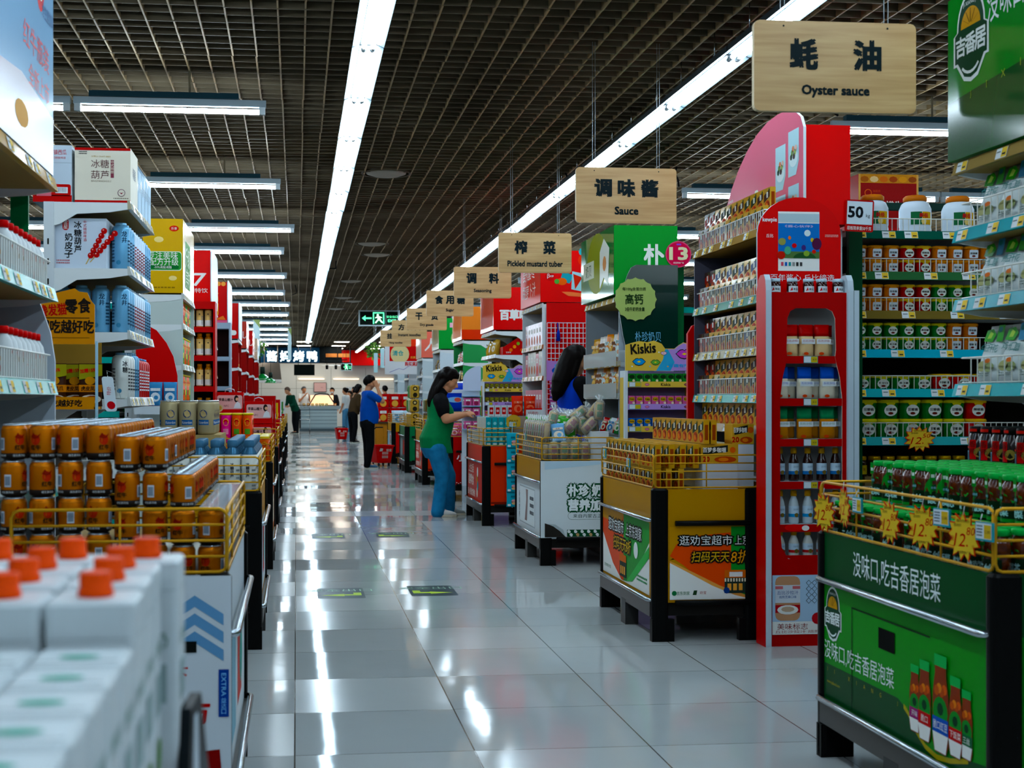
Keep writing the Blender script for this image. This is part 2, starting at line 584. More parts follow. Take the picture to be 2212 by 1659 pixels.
# a dangling cable loop where a lamp is fed
def cable(pts, label):
    h = MB(); h.tube(pts, .009, M('#15181a', .5), 6)
    tag(h.build('lamp_cable'), label, 'cable')
cable([(3.72, 9.15, 3.43), (3.73, 9.15, 3.38), (3.76, 9.15, 3.32), (3.84, 9.15, 3.27)], 'black cable looping down behind the oyster sauce sign to a lamp')
cable([(3.55, 12.2, 3.43), (3.53, 12.2, 3.37), (3.56, 12.2, 3.31), (3.57, 12.2, 3.24)], 'black cable dropping beside the pink arched header to a lamp')
cable([(2.57, 12.6, 3.42), (2.6, 12.6, 3.36), (2.56, 12.6, 3.3), (2.52, 12.6, 3.26)], 'black cable curling onto the tube line above the mustard tuber sign')
cable([(.62, 21, 3.42), (.62, 21, 3.3), (.62, 21, 3.3), (.5, 21, 3.3)], 'black cable hooked onto the tube line over the aisle')
cable([(-.02, 25.5, 3.42), (0, 25.5, 3.32), (0, 25.5, 3.26), (-.08, 25.5, 3.23)], 'black cable hanging at the end of a cross lamp')

def diffuser():
    t = thing('ceiling_diffuser', 'round white ceiling diffuser', 'ceiling vent')
    h = MB(); h.lathe([(.02, -.035), (.13, -.02), (.19, 0), (.2, .02), (.14, .05)], M('#9a968c', .5), 20); part(h, 'dish', t)
    h = MB(); h.lathe([(.22, .0), (.235, -.006), (.24, .01)], M('#4e473a', .5), 20, caps=False); part(h, 'rim', t)
    return t
K = Kind(diffuser())
for k, (x, y) in enumerate([(.86, 12.8), (1.05, 18.6), (1.2, 20.0), (1.0, 24.5), (1.0, 28.5), (1.25, 29.5), (.95, 32), (-.6, 17), (1.4, 38)]):
    K.put((x, y, ZC), 'round ceiling diffuser, %s from the near end of the aisle' % nth(k), group='ceiling diffusers')

# ---------------------------------------------------------------- hanging wooden signs
def wood():
    m = bpy.data.materials.new('pale_wood_board')
    m.use_nodes = True
    nt = m.node_tree; b = nt.nodes['Principled BSDF']
    tc = nt.nodes.new('ShaderNodeTexCoord'); mp = nt.nodes.new('ShaderNodeMapping')
    mp.inputs['Scale'].default_value = (1.6, 1.0, 26)
    n = nt.nodes.new('ShaderNodeTexNoise'); n.inputs['Scale'].default_value = 1.4; n.inputs['Detail'].default_value = 5; n.inputs['Distortion'].default_value = .4
    r = nt.nodes.new('ShaderNodeValToRGB')
    r.color_ramp.elements[0].position = .3; r.color_ramp.elements[1].position = .72
    r.color_ramp.elements[0].color = (*lin('#a97f47'), 1); r.color_ramp.elements[1].color = (*lin('#c6a06a'), 1)
    nt.links.new(tc.outputs['Object'], mp.inputs[0]); nt.links.new(mp.outputs[0], n.inputs['Vector'])
    nt.links.new(n.outputs['Fac'], r.inputs[0]); nt.links.new(r.outputs[0], b.inputs['Base Color'])
    b.inputs['Roughness'].default_value = .45
    return m
WOOD = wood()
INK = M('#0d1a1e', .4)
signs = [('蚝    油', 'Oyster sauce', 'oyster sauce', .0), ('调 味 酱', 'Sauce', 'sauce', .0), ('榨   菜', 'Pickled mustard tuber', 'pickled mustard tuber', -.004),
         ('调    料', 'Seasoning', 'seasoning', .02), ('食 用 糖', 'Sugar', 'sugar', .02), ('干    货', 'Dry goods', 'dry goods', .0),
         ('方 便 面', 'Instant noodles', 'instant noodles', .0), ('挂    面', 'Hang noodles', 'dried noodles', -.01)]
for i, (zh, en, what, dz) in enumerate(signs):
    t = thing('hanging_sign', 'pale wooden hanging sign lettered for %s in black' % what, 'sign', (2.0 + rnd.uniform(-.01, .01), 4.79 + P3 * i, 2.485 + dz), rotz=rnd.uniform(-.02, .02), group='wooden signs hung in a line')
    h = MB(); Fs = Fr((0, -.012, 0), *FRONT)
    h.prism(Fs, rr_pts(-.312, -.168, .312, .168, .022), .024, WOOD, M('#c9b79a', .5))
    if i in (0, 2, 3, 5, 7):
        a, b_ = [ch for ch in zh if ch != ' ']
        h.text(Fs, a, -.122, .045, .105, INK, bold=.08, w=.1); h.text(Fs, b_, .122, .045, .105, INK, bold=.08, w=.1)
    else:
        for k, ch in enumerate(zh.split()):
            h.text(Fs, ch, (k - 1) * .145, .045, .1, INK, bold=.08, w=.1)
    h.text(Fs, en, 0, -.092, .045, INK, bold=.06, maxw=.47)
    for sx in (-.2, .2):
        h.disc(Fs, sx, .148, .004, INK, 2, 6)
    part(h, 'board', t)
    for sx in (-.2, .2):
        h = MB()
        for d in (-.008, .008):
            h.tube([(sx, 0, .15), (sx + d, 0, .17), (sx + d, 0, .93 - dz)], .0014, M('#9aa3a6', .4, .4), 4)
        part(h, 'hanging_wire', t)

# ---------------------------------------------------------------- floor stickers
def sticker(w, d, flip):
    t = MB(); Fs = Fr((0, 0, .0004), (1, 0, 0), (0, 1, 0))
    t.rrect(Fs, -w / 2, -d / 2, w / 2, d / 2, .02, M('#0d2b33', .35), 0)
    t.text(Fs, '安全出口', 0, d * .27, d * .22, M('#8fb09a', .4), 1, bold=.02)
    g_ = M('#a8c33a', .4)
    s = -1 if flip else 1
    t.shape(Fs, [(-.13 * s, -.09), (.02 * s, -.14), (.02 * s, -.11), (.13 * s, -.11), (.13 * s, .01), (.08 * s, .01), (.08 * s, -.06), (.02 * s, -.06), (.02 * s, -.04)][::s], g_, 1)
    return t
for x, y, w, d, fl, lab in ((.285, 8.6, .3, .46, False, 'dark floor sticker with an arrow, nearer pair, drinks side of the aisle'),
                        (.88, 8.65, .3, .46, True, 'dark floor sticker with an arrow, nearer pair, food side of the aisle'),
                        (.29, 12.2, .3, .46, False, 'dark floor sticker with an arrow, further pair, drinks side of the aisle'),
                        (.88, 12.25, .3, .46, True, 'dark floor sticker with an arrow, further pair, food side of the aisle')):
    tag(sticker(w, d, fl).build('floor_sticker', loc=(x, y, 0)), lab, 'floor sticker', 'exit arrow floor stickers')
# ================================================================ promotion bins along both sides of the aisle
def otext(mb, fr, st, x, y, h, m, edge, d, l=2, w=None, bold=.02, rot=0.0, maxw=None, skew=0.0):
    """outlined lettering"""
    for k in range(8):
        a = k * PI / 4
        mb.text(fr, st, x + d * math.cos(a), y + d * math.sin(a), h, edge, l + .05 * k, w, bold if bold < .022 else .02, rot, maxw, skew)
    mb.text(fr, st, x, y, h, m, l + 1, w, bold, rot, maxw, skew)
def btext(mb, fr, st, x, y, h, m, l=2, d=None, w=None, rot=0.0, maxw=None, skew=0.0, n=6):
    """heavy lettering"""
    d = d or h * .03
    for k in range(n):
        a = k * 2 * PI / n
        mb.text(fr, st, x + d * math.cos(a), y + d * math.sin(a), h, m, l + .05 * k, w, .012, rot, maxw, skew)
    mb.text(fr, st, x, y, h, m, l + .05 * n, w, .012, rot, maxw, skew)

def guard(mb, a, b, z0, z1, m, rails=3, r=.0052, sag=0.0):
    """a wire guard panel between a and b (xy), upright"""
    A, B = Vector((*a, 0)), Vector((*b, 0))
    d = (B - A); L = d.length; d.normalize()
    def P(t, z): return tuple(A + d * t + Vector((0, 0, z)))
    c = .02
    mb.tube([P(0, z0 + c), P(0, z1 - c), P(c * .3, z1 - c * .3), P(c, z1), P(L / 2, z1 + sag), P(L - c, z1), P(L - c * .3, z1 - c * .3), P(L, z1 - c),
             P(L, z0 + c), P(L - c * .3, z0 + c * .3), P(L - c, z0), P(c, z0), P(c * .3, z0 + c * .3)], r, m, 6, closed=True)
    for i in range(1, rails + 1):
        z = z0 + (z1 - z0) * i / (rails + 1)
        mb.tube([P(0, z), P(L / 2, z + sag * .5), P(L, z)], r * .8, m, 6)
    k = max(1, round(L / .5))
    for i in range(k):
        t = L * (i + .5) / k
        mb.tube([P(t, z0), P(t, z1)], r * .7, m, 5)

ZT = .785          # top of the bin body
def cart(side, i, label, band, body, near=None, aisle=None, y0=None, ln=1.2, dp=.58, wire=None, xf=None, zt=ZT, post=None, fence=True, wrap=False):
    sg = 1 if side == 'R' else -1
    xf = xf if xf is not None else (1.82 if sg > 0 else -.17)
    y0 = YM(i) if y0 is None else y0
    y1 = y0 + ln; xb = xf + sg * dp
    xa, xz = min(xf, xb), max(xf, xb)
    t = thing('promotion_bin', label, 'display bin', ((xa + xz) / 2, y0 + ln / 2, 0))
    o = Vector(t.location)
    def pt(mb, name, lab=None):
        mb.v = [tuple(Vector(v) - o) for v in mb.v]
        return part(mb, name, t, label=lab)
    wire = wire or GOLDW; post = post or BLACK
    # body with its top band, and a recessed deck
    h = MB()
    e = .012
    zb = .62
    h.box((xa + e, y0 + e, .2), (xz - e, y1 - e, zb), M(body, .4))
    for bx in (((xa + e, y0 + e), (xz - e, y0 + .022)), ((xa + e, y1 - .022), (xz - e, y1 - e)), ((xa + e, y0 + .022), (xa + .022, y1 - .022)), ((xz - .022, y0 + .022), (xz - e, y1 - .022))):
        h.box((*bx[0], zb), (*bx[1], zt), M(band, .33))
    h.box((xa + .022, y0 + .022, zb), (xz - .022, y1 - .022, zt - .03), M('#d5d3c8', .5))
    fa = Fr((xf + sg * e, y1, 0), *TOAISLE_R) if sg > 0 else Fr((xf - e, y0, 0), *TOAISLE_L)
    fn = Fr((xa, y0 + e, 0), *FRONT)
    if wrap:
        h.box((xa, y0 - .006, .21), (xz, y0 - .002, zt), M(body, .4)); fn = Fr((xa, y0 - .006, 0), *FRONT)
    if near: near(h, fn, dp)
    if aisle: aisle(h, fa, ln)
    pt(h, 'body')
    # frame: beam, posts, feet
    h = MB()
    h.box((xa + .03, y0 + .03, .13), (xz - .03, y1 - .03, .2), M('#1b1a18', .5))
    pt(h, 'under_frame')
    pw = .088
    for yy in (y0, y1 - .05):
        for xx in (xa, xz - pw):
            h = MB()
            h.rbox((xx, yy, .0), (xx + pw, yy + .05, zt + .004), post, .018)
            h.box((xx - .0 if xx == xa else xx - .03, yy + .004, 0), (xx + pw + (.03 if xx == xa else 0), yy + .046, .115), post)
            pt(h, 'post')
    h = MB(); ym = (y0 + y1) / 2
    h.box((xf - .004 if sg > 0 else xf - .07, ym - .05, 0), (xf + .07 if sg > 0 else xf + .004, ym + .05, .14), M('#3a3a39', .4, .3))
    pt(h, 'foot')
    h = MB(); h.box((xf - .003 if sg > 0 else xf - .02, y0 + .04, .125), (xf + .02 if sg > 0 else xf + .003, y1 - .04, .205), M('#4a4845', .35, .5))
    pt(h, 'lower_beam')
    xr = xf - sg * .012
    for z in (.212, zb + .005):
        h = MB(); h.tube([(xr + sg * .02, y0 + .03, z), (xr, y0 + .05, z), (xr, y1 - .05, z), (xr + sg * .02, y1 - .03, z)], .011, CHROME, 8)
        pt(h, 'bumper_rail')
    for z in (.2, zb - .01) if not wrap else (.2,):
        h = MB(); h.tube([(xa + .12, y0 - .008, z), (xz - .06, y0 - .008, z)], .014, BLACK, 8)
        pt(h, 'bumper_rail')
    zg0, zg1 = zt + .008, zt + .175
    gi = .013
    for a, b in (((xf + sg * gi, y0 + gi + .01), (xf + sg * gi, y1 - gi - .01)), ((xa + gi, y0 + gi), (xz - gi, y0 + gi)), ((xa + gi, y1 - gi), (xz - gi, y1 - gi))) if fence else ():
        h = MB(); guard(h, a, b, zg0, zg1, wire)
        pt(h, 'guard_grille')
    return t

# ---- printed panels -------------------------------------------------
def p_plain(c1, c2=None):
    def near(h, f, w):
        h.rect(f, .09, .22, w - .01, .6, c1)
    return near
def near_orange_ad(h, f, w):
    G, O, Y_ = M('#12882c', .35), M('#d64e12', .35), M('#b98325', .35)
    h.rect(f, .095, .215, w, .59, Y_)
    h.shape(f, [(.095, .42), (.095, .47), (.2, .43), (.36, .33), (.55, .22), (.58, .215), (w, .215), (w, .59), (.42, .59)], Y_, 2)
    h.shape(f, [(.095, .44), (.13, .5), (.2, .54), (.42, .56), (.42, .24), (.3, .28), (.17, .39)], O, 3)
    h.rect(f, .42, .22, w, .59, G, 3)
    h.shape(f, [(.095, .4), (.095, .415), (.22, .355), (.36, .285), (.52, .228), (.52, .216), (.4, .23)], M('#d9964e', .4), 4)
    h.shape(f, [(.095, .215), (.095, .405), (.2, .35), (.32, .285), (.44, .235), (.52, .215)], PAPER, 5)
    h.text(f, '逛劝宝超市', .285, .52, .054, M('#10120f', .4), 5, w=.3, bold=.05)
    otext(h, f, '逛劝宝超市', .285, .52, .05, M('#e8eceb', .4), M('#12140f', .4), .008, 6, w=.28)
    otext(h, f, '上京东到家', .54, .52, .05, M('#e8eceb', .4), M('#12140f', .4), .008, 6, w=.2)
    otext(h, f, '扫码天天', .31, .435, .055, M('#d8ae3c', .4), M('#12140f', .4), .009, 6, w=.2, skew=.15)
    otext(h, f, '8折', .47, .435, .07, M('#e09a2c', .4), M('#12140f', .4), .009, 6, w=.1, skew=.15)
    # little shop picture
    h.rect(f, .385, .245, .52, .35, '#20302a', 6); h.rect(f, .385, .325, .52, .365, '#c8641e', 7); h.rect(f, .41, .33, .48, .355, PAPER, 8)
    for k in range(9): h.rect(f, .385 + k * .015, .305, .393 + k * .015, .322, '#e6ddc4', 8)
    for k in range(3): h.rect(f, .40 + k * .03, .26, .42 + k * .03, .295, '#e2a04a', 8)
    h.disc(f, .395, .26, .017, '#1b3a7a', 9, 8)
    h.disc(f, .118, .248, .013, '#1a6a3a', 6); h.text(f, '京东到家', .165, .248, .02, M('#1a6a3a'), 6, w=.07, bold=.02)
    h.text(f, '劝宝', .27, .25, .016, M('#a02018'), 6, w=.035, bold=.02); h.shape(f, [(.215, .238), (.235, .238), (.24, .262), (.222, .262)], '#1c3a20', 6)
def aisle_orange_ad(h, f, ln):
    G, O = M('#12882c', .35), M('#d64e12', .35)
    h.rect(f, .05, .225, 1.1, .605, PAPER)
    h.shape(f, [(.05, .605), (.05, .46), (.3, .3), (.5, .23), (.55, .23), (.55, .605)], O, 2)
    h.shape(f, [(.55, .605), (.55, .23), (.62, .235), (.9, .36), (1.1, .5), (1.1, .605)], G, 2)
    h.shape(f, [(.62, .235), (1.1, .48), (1.1, .42), (.75, .25)], M('#2aa845', .35), 3)
    h.shape(f, [(.05, .605), (.05, .545), (.5, .53), (.55, .605)], M('#b98325', .35), 3)
    otext(h, f, '逛劝宝超市', .38, .525, .07, M('#e8eceb'), M('#12140f'), .011, 4, w=.36)
    otext(h, f, '上京东到家', .78, .525, .07, M('#e8eceb'), M('#12140f'), .011, 4, w=.34)
    otext(h, f, '扫码天天8折', .52, .43, .075, M('#d8ae3c'), M('#12140f'), .012, 4, w=.4, skew=.15)
    h.disc(f, .83, .43, .045, '#e4e8e4', 5)
    h.rect(f, .47, .25, .62, .36, '#20302a', 5); h.rect(f, .47, .335, .62, .375, '#c8641e', 6)
    for k in range(3): h.rect(f, .49 + k * .04, .265, .515 + k * .04, .31, '#e2a04a', 6)
    h.scribble(f, .85, .27, 1.06, .31, 2, M('#3a8a55'), 4); h.text(f, '京东到家 劝宝', .17, .27, .02, M('#1a6a3a'), 3, w=.16)
def near_white_ad(h, f, w):
    h.rect(f, .03, .215, w, .78, M('#cdd6d8', .45), 2)
    h.shape(f, [(.03, .72), (w, .77), (w, .78), (.03, .78)], M('#b3cbd8', .45), 3)
    dg = M('#0e4326', .4); wt = M('#dfe6e6', .45)
    for (st, y) in (('朴珍 奶贝', .565), ('营养加贝', .455)):
        h_, w_ = .085, .33
        for d in (.01, .017): otext(h, f, st, .375, y, h_, dg, dg, d, 4 + (d > .012), w=w_)
        btext(h, f, st, .375, y, h_, wt, 7, d=.004, w=w_)
    h.rrect(f, .205, .345, w - .002, .402, .028, M('#3d5a50', .4), 4); h.rrect(f, .207, .347, w - .002, .4, .026, M('#cdd6d8', .45), 5)
    h.text(f, '来自内蒙古正宗草原', .41, .373, .03, M('#123526'), 6, w=.33, bold=.012)
    h.rect(f, .2, .217, w, .27, dg, 4)
    for k in range(8):
        h.disc(f, .215 + k * .05, .257, .013, wt, 5, 10, a0=90, a1=360); h.disc(f, .23 + k * .05, .231, .013, '#b99a6a' if k % 2 else wt, 5, 10, a0=-90, a1=180)
    h.shape(f, [(.03, .215), (.03, .32), (.09, .3), (.16, .25), (.19, .215)], M('#24221f', .5), 6)
    h.shape(f, [(.05, .315), (.12, .285), (.185, .22), (.17, .27), (.11, .31)], M('#a7b3b6', .4), 7)
def aisle_white_ad(h, f, ln):
    h.rect(f, .05, .225, 1.13, .605, M('#ccd5d9', .4))
    h.rect(f, .2, .25, .9, .55, '#a8b2b6', 2); h.rect(f, .21, .26, .89, .54, '#d6dee0', 3)
    h.shape(f, [(.45, .28), (.52, .45), (.5, .53), (.6, .53), (.58, .4), (.55, .28)], '#8d7a78', 4)
    h.scribble(f, .68, .33, .86, .5, 3, M('#5a6068'), 4, 2); h.vtext(f, '新鲜营养', .2, .5, .05, M('#2a3034'), 4)
def near_orange(h, f, w):
    h.rect(f, .09, .21, w, .6, M('#c93a0c', .4)); h.rect(f, .09, .215, w, .235, '#7a2008', 2)
def aisle_orange_text(h, f, ln):
    h.rect(f, .05, .23, 1.1, .6, M('#c2350e', .35))
    wt = M('#ead9cc')
    btext(h, f, '上生活', .33, .53, .09, wt, 2, w=.4); btext(h, f, '趣零食', .33, .41, .11, wt, 2, w=.42); btext(h, f, '自小很优秀的', .36, .28, .07, wt, 2, w=.55)
    for k in range(4): h.disc(f, .8 + .05 * (k % 2), .3 + .07 * k, .05, ('#d9c9b5', '#3a8a8e', '#b98325', '#e0dcd5')[k], 3 + k)
def near_red(h, f, w):
    h.rect(f, .03, .2, w, .62, M('#9a0a10', .4), 1)
    h.rect(f, .03, .62, w, .78, M('#b01010', .4), 1)
    btext(h, f, '小零食', .3, .54, .1, M('#e8e4e2'), 3, w=.34)
    h.shape(f, [(.33, .31), (.4, .36), (.47, .29), (.4, .3)], '#d9c49a', 3); h.text(f, 'snacks', .25, .29, .03, M('#d8c8b8'), 3)
    for k in range(22): h.rect(f, .05 + k * .024, .215 + .01 * (k % 2), .062 + k * .024, .225 + .01 * (k % 2), '#e8d8d4', 3)
def near_green(h, f, w):
    h.rect(f, .09, .2, w, .78, M('#08663a', .4))
    h.disc(f, .36, .5, .07, '#cfd8d0', 2, 20); h.disc(f, .36, .5, .055, '#08663a', 3, 20); h.disc(f, .4, .3, .06, '#d6c49a', 2)
def aisle_dark(h, f, ln):
    h.rect(f, .05, .23, 1.1, .6, M('#3a4646', .4)); h.rect(f, .2, .26, .6, .57, '#7a8888', 2); h.rect(f, .7, .3, 1.0, .55, '#a03026', 2)
def aisle_white(h, f, ln):
    h.rect(f, .05, .23, 1.15, .605, M('#cfd6da', .4)); h.rect(f, .12, .27, .5, .57, '#7ba7b8', 2); h.rect(f, .62, .3, .9, .55, '#b8413a', 2); h.disc(f, .85, .42, .09, '#2e8f82', 3)
def aisle_amber(h, f, ln):
    h.rect(f, .05, .23, 1.15, .605, M('#b9571a', .4)); h.rect(f, .15, .3, .55, .55, '#dca04c', 2); h.rect(f, .65, .28, 1.05, .5, '#d8c9b0', 2)

def near_green_brand(h, f, w):
    h.rect(f, .09, .21, w, .6, M('#087018', .35), 1)
def aisle_green_brand(h, f, ln):
    """the big pickle bin: dark band with lettering, arched emblem, service hatch, printed jars"""
    dk, md, wt = M('#03401b', .3), M('#08801c', .32), M('#dfe8ea', .4)
    h.text(f, '没味口,吃吉香居泡菜', .59, .705, .085, wt, 2, w=.6, bold=.012)
    h.rect(f, .03, .215, 1.15, .605, md, 1)
    h.shape(f, [(.03, .215), (.03, .335), (.5, .335), (.62, .335), (.69, .31), (.74, .27), (.8, .235), (.87, .225), (.95, .235), (1.05, .26), (1.15, .27), (1.15, .215)], dk, 2)
    yl = M('#a99a2c', .35)
    pts = [(.66, .325), (.69, .31), (.74, .27), (.8, .238), (.87, .226), (.95, .236), (1.05, .262)]
    for a, b in zip(pts, pts[1:]): h.shape(f, [(a[0], a[1] - .012), (b[0], b[1] - .012), (b[0], b[1] + .003), (a[0], a[1] + .003)], yl, 3)
    emblem(h, f, .125, .515, .066, 3)
    h.text(f, '没味口,吃吉香居泡菜', .325, .385, .066, wt, 4, w=.54, bold=.012)
    for k, ch in enumerate('JI XIANG JU'): h.text(f, ch, .08 + k * .06, .318, .014, yl, 4)
    h.text(f, 'www.jxjfood.com', .13, .275, .014, yl, 4)
    # hatch outline and slot
    bk = M('#04210c', .5)
    h.rect(f, .28, .556, .83, .561, bk, 4); h.rect(f, .28, .22, .285, .556, bk, 4)
    h.rect(f, .485, .465, .60, .53, M('#030504', .7), 4)
    for k, (x, hh, lab, c) in enumerate([(.735, .2, '开味', '#8a2a66'), (1.045, .19, '三丝', '#0d5a34'), (.8, .235, '脆口', '#b2231a'), (.985, .225, '下饭菜', '#b2231a'), (.9, .28, '脆口豇豆', '#1450a8')]):
        jar_print(h, f, x, .24 + (.02 if k < 2 else .01 if k < 4 else 0), hh, c, lab, 5 + k)
def emblem(h, f, x, y, s, l):
    """arched crest: white rim, dark field, half lemon, three characters"""
    wt, dk = M('#e0e8e6', .4), M('#04381f', .4)
    def crest(k):
        p = []
        for i in range(13):
            t = math.radians(180 - 15 * i)
            p.append((x + k * .8 * math.cos(t), y + s * .25 + k * 1.05 * math.sin(t)))
        p += [(x + k, y + s * .15), (x + k, y - s * .75 * k / s), (x + .82 * k, y - s * .75 * k / s), (x + .4 * k, y - 1.25 * k), (x, y - 1.35 * k), (x - .4 * k, y - 1.25 * k), (x - .82 * k, y - s * .75 * k / s), (x - k, y - s * .75 * k / s), (x - k, y + s * .15)]
        return p
    h.shape(f, crest(s * 1.08), wt, l); h.shape(f, crest(s * .98), dk, l + 1)
    h.disc(f, x, y + s * .28, s * .6, '#c08c22', l + 2, 14, a0=0, a1=180)
    for a in (30, 60, 90, 120, 150):
        c, d = math.cos(math.radians(a)), math.sin(math.radians(a))
        h.shape(f, [(x - d * s * .02 + c * s * .1, y + s * .3 + d * s * .1), (x + d * s * .02 + c * s * .1, y + s * .3 + d * s * .1), (x + c * s * .55 + d * s * .02, y + s * .28 + d * s * .55), (x + c * s * .55 - d * s * .02, y + s * .28 + d * s * .55)], M('#5a4010', .4), l + 3)
    for i, ch in enumerate('吉香居'):
        btext(h, f, ch, x + (i - 1) * s * .6, y - s * .25, s * .62, wt, l + 3, n=4)
    for i in range(6):
        t0, t1 = math.radians(225 + 15 * i), math.radians(240 + 15 * i)
        h.shape(f, [(x + s * .75 * math.cos(t0), y - s * .45 + s * .75 * math.sin(t0)), (x + s * .75 * math.cos(t1), y - s * .45 + s * .75 * math.sin(t1)), (x + s * .66 * math.cos(t1), y - s * .45 + s * .66 * math.sin(t1)), (x + s * .66 * math.cos(t0), y - s * .45 + s * .66 * math.sin(t0))], wt, l + 3)
    h.text(f, 'JI XIANG JU', x, y + s * 1.0, s * .16, wt, l + 3)
def jar_print(h, f, x, y, hh, c, lab, l):
    w = hh * .165
    q = iter([l + .12 * i for i in range(20)])
    h.shape(f, [(x - w * .7, y), (x + w * .7, y), (x + w, y + hh * .1), (x + w, y + hh * .6), (x + w * .7, y + hh * .8), (x + w * .7, y + hh * .9), (x - w * .7, y + hh * .9), (x - w * .7, y + hh * .8), (x - w, y + hh * .6), (x - w, y + hh * .1)], M('#7c2f0c', .3), next(q))
    for k in range(4): h.disc(f, x + w * (.5 - .33 * k), y + hh * (.66 - .03 * (k % 2)), w * .33, ('#c85a1a', '#a8480f', '#d07a24', '#b0501a')[k], next(q), 8)
    h.rect(f, x - w * .78, y + hh * .88, x + w * .78, y + hh, '#0aa04a', next(q))
    h.disc(f, x, y + hh * .42, w * .95, '#0c7a26', next(q), 14)
    h.rect(f, x - w, y + hh * .2, x + w, y + hh * .36, c, next(q)); h.shape(f, [(x - w, y + hh * .2), (x - w * .7, y + .003), (x + w * .7, y + .003), (x + w, y + hh * .2)], PAPER, next(q))
    h.disc(f, x, y + hh * .45, w * .4, '#06351c', next(q), 8); h.text(f, lab, x, y + hh * .28, hh * .09, PAPER, next(q), maxw=w * 1.8)

def near_sport_poster(h, f, w):
    """pale poster with blue chevrons seen behind the milk"""
    h.rect(f, .0, .215, w, .78, M('#c3ccd3', .45), 1)
    bl = M('#5f8db4', .45); x = w - .095
    for k in range(3):
        y = .735 - k * .047
        h.shape(f, [(x - .075, y - .05), (x, y), (x + .075, y - .05), (x + .075, y - .08), (x, y - .03), (x - .075, y - .08)], bl, 2)
    h.text(f, '饮料', w - .19, .695, .048, M('#12407e'), 3, bold=.05)
    h.rect(f, w - .25, .585, w - .09, .615, M('#0d1110', .3), 4)
    h.rect(f, w - .033, .415, w - .006, .54, M('#0c3a86', .4), 4)
    h.text(f, 'EXTRA', w - .0195, .5, .012, M('#7fc0f0'), 5, rot=-PI / 2, w=.06); h.vtext(f, '益达口', w - .0195, .465, .013, M('#7fc0f0'), 5)
    btext(h, f, '市', w - .09, .425, .072, M('#a8161c'), 4, w=.062, skew=.12); btext(h, f, '超下', w - .155, .53, .04, M('#b01a1e'), 4)
    h.shape(f, [(w - .3, .215), (w - .3, .305), (w - .03, .33), (w - .02, .215)], M('#7a0d12', .4), 4)

cart('R', 0, 'green pickle bin with a white lettered side and yellow starburst prices on its guard', '#03401b', '#0a6a1c', near_green_brand, aisle_green_brand, y0=3.33, ln=1.2, dp=.58)
cart('R', 1, 'amber and orange bin full of curry boxes beside the red sauce stand', '#a87828', '#a87828', near_orange_ad, aisle_orange_ad)
cart('R', 2, 'white bin with green outlined lettering, filled with bagged cakes', '#a87828', '#cdd6d8', near_white_ad, aisle_white_ad, wrap=True)
cart('R', 3, 'orange bin stacked with turquoise cartons, turquoise bags hanging at its corner', '#c93a0c', '#c93a0c', near_orange, aisle_orange_text, ln=1.25)
cart('R', 4, 'dark red snack bin behind the woman in the green vest', '#b01010', '#9a0a10', near_red, aisle_orange_text)
cart('R', 5, 'orange sided bin just past the woman in the green vest', '#b98325', '#b0330c', near_orange, aisle_orange_text)
cart('R', 6, 'dark green bin piled with bundles of noodle bowls', '#08663a', '#08663a', near_green, aisle_dark)
cart('R', 7, 'white sided bin beyond the noodle bowls with clear bags on it', '#b98325', '#a02a1e', p_plain('#b8261a'), aisle_white)
cart('R', 9, 'pale wooden sided bin near the red baskets with sacks of grain', '#b98325', '#b5713a', p_plain('#b9743c'), aisle_amber)
cart('L', -1, 'bin in front holding white milk cartons with orange caps', '#c9ced1', '#b9c2c8', p_plain('#c9ced1'), aisle_white, y0=.45, fence=False)
cart('L', 0, 'white poster bin stacked high with gold drink cans', '#c3ccd3', '#c3ccd3', near_sport_poster, aisle_white, wrap=True)
cart('L', 1, 'gold bin holding white bottles with blue screw caps', '#a87828', '#a87828', p_plain('#a87828'), aisle_white)
cart('L', 2, 'gold bin of crisp canisters with yellow lids', '#a87828', '#a87828', p_plain('#a87828'), aisle_amber)
cart('L', 3, 'black cornered bin carrying red fruit juice boxes', '#9a1410', '#8e1a14', p_plain('#9a1410'), aisle_white)
cart('L', 4, 'gold guarded bin beyond the red juice boxes', '#a87828', '#a87828', p_plain('#a87828'), aisle_amber)
cart('L', 5, 'sixth bin along the drinks side, counted from the milk cartons', '#a87828', '#7a1a14', p_plain('#8a1a14'), aisle_white)
cart('L', 6, 'seventh bin along the drinks side, counted from the milk cartons', '#a87828', '#a87828', p_plain('#a87828'), aisle_amber)
cart('L', 7, 'last bin along the drinks side before the leaning man', '#a87828', '#8a1a14', p_plain('#8a1a14'), aisle_white)
# ================================================================ shelf units at the ends of the rows, and the rows behind
XR, XL = 2.42, -.83
def strip_tags(h, f, w, hh, seed, cols=('#d9b64a', '#dfe3e2'), n=None):
    """price tags slid into a shelf strip"""
    rg = random.Random(seed)
    x = .03
    while x < w - .09:
        h.rect(f, x, hh * .08, x + .075, hh * .92, '#d3d9dc', 2); h.rect(f, x + .038, hh * .12, x + .073, hh * .88, cols[0], 3)
        h.rect(f, x + .045, hh * .3, x + .066, hh * .45, '#2a2a22', 4); h.rect(f, x + .006, hh * .55, x + .032, hh * .65, '#5a666a', 4)
        x += .075 + rg.choice((.05, .09, .14, .2))

def face_frame(side, xf, y0, y1, z):
    """frame on the face that looks into the aisle; a runs 0 .. y1-y0"""
    return Fr((xf, y1, z), *TOAISLE_R) if side == 'R' else Fr((xf, y0, z), *TOAISLE_L)

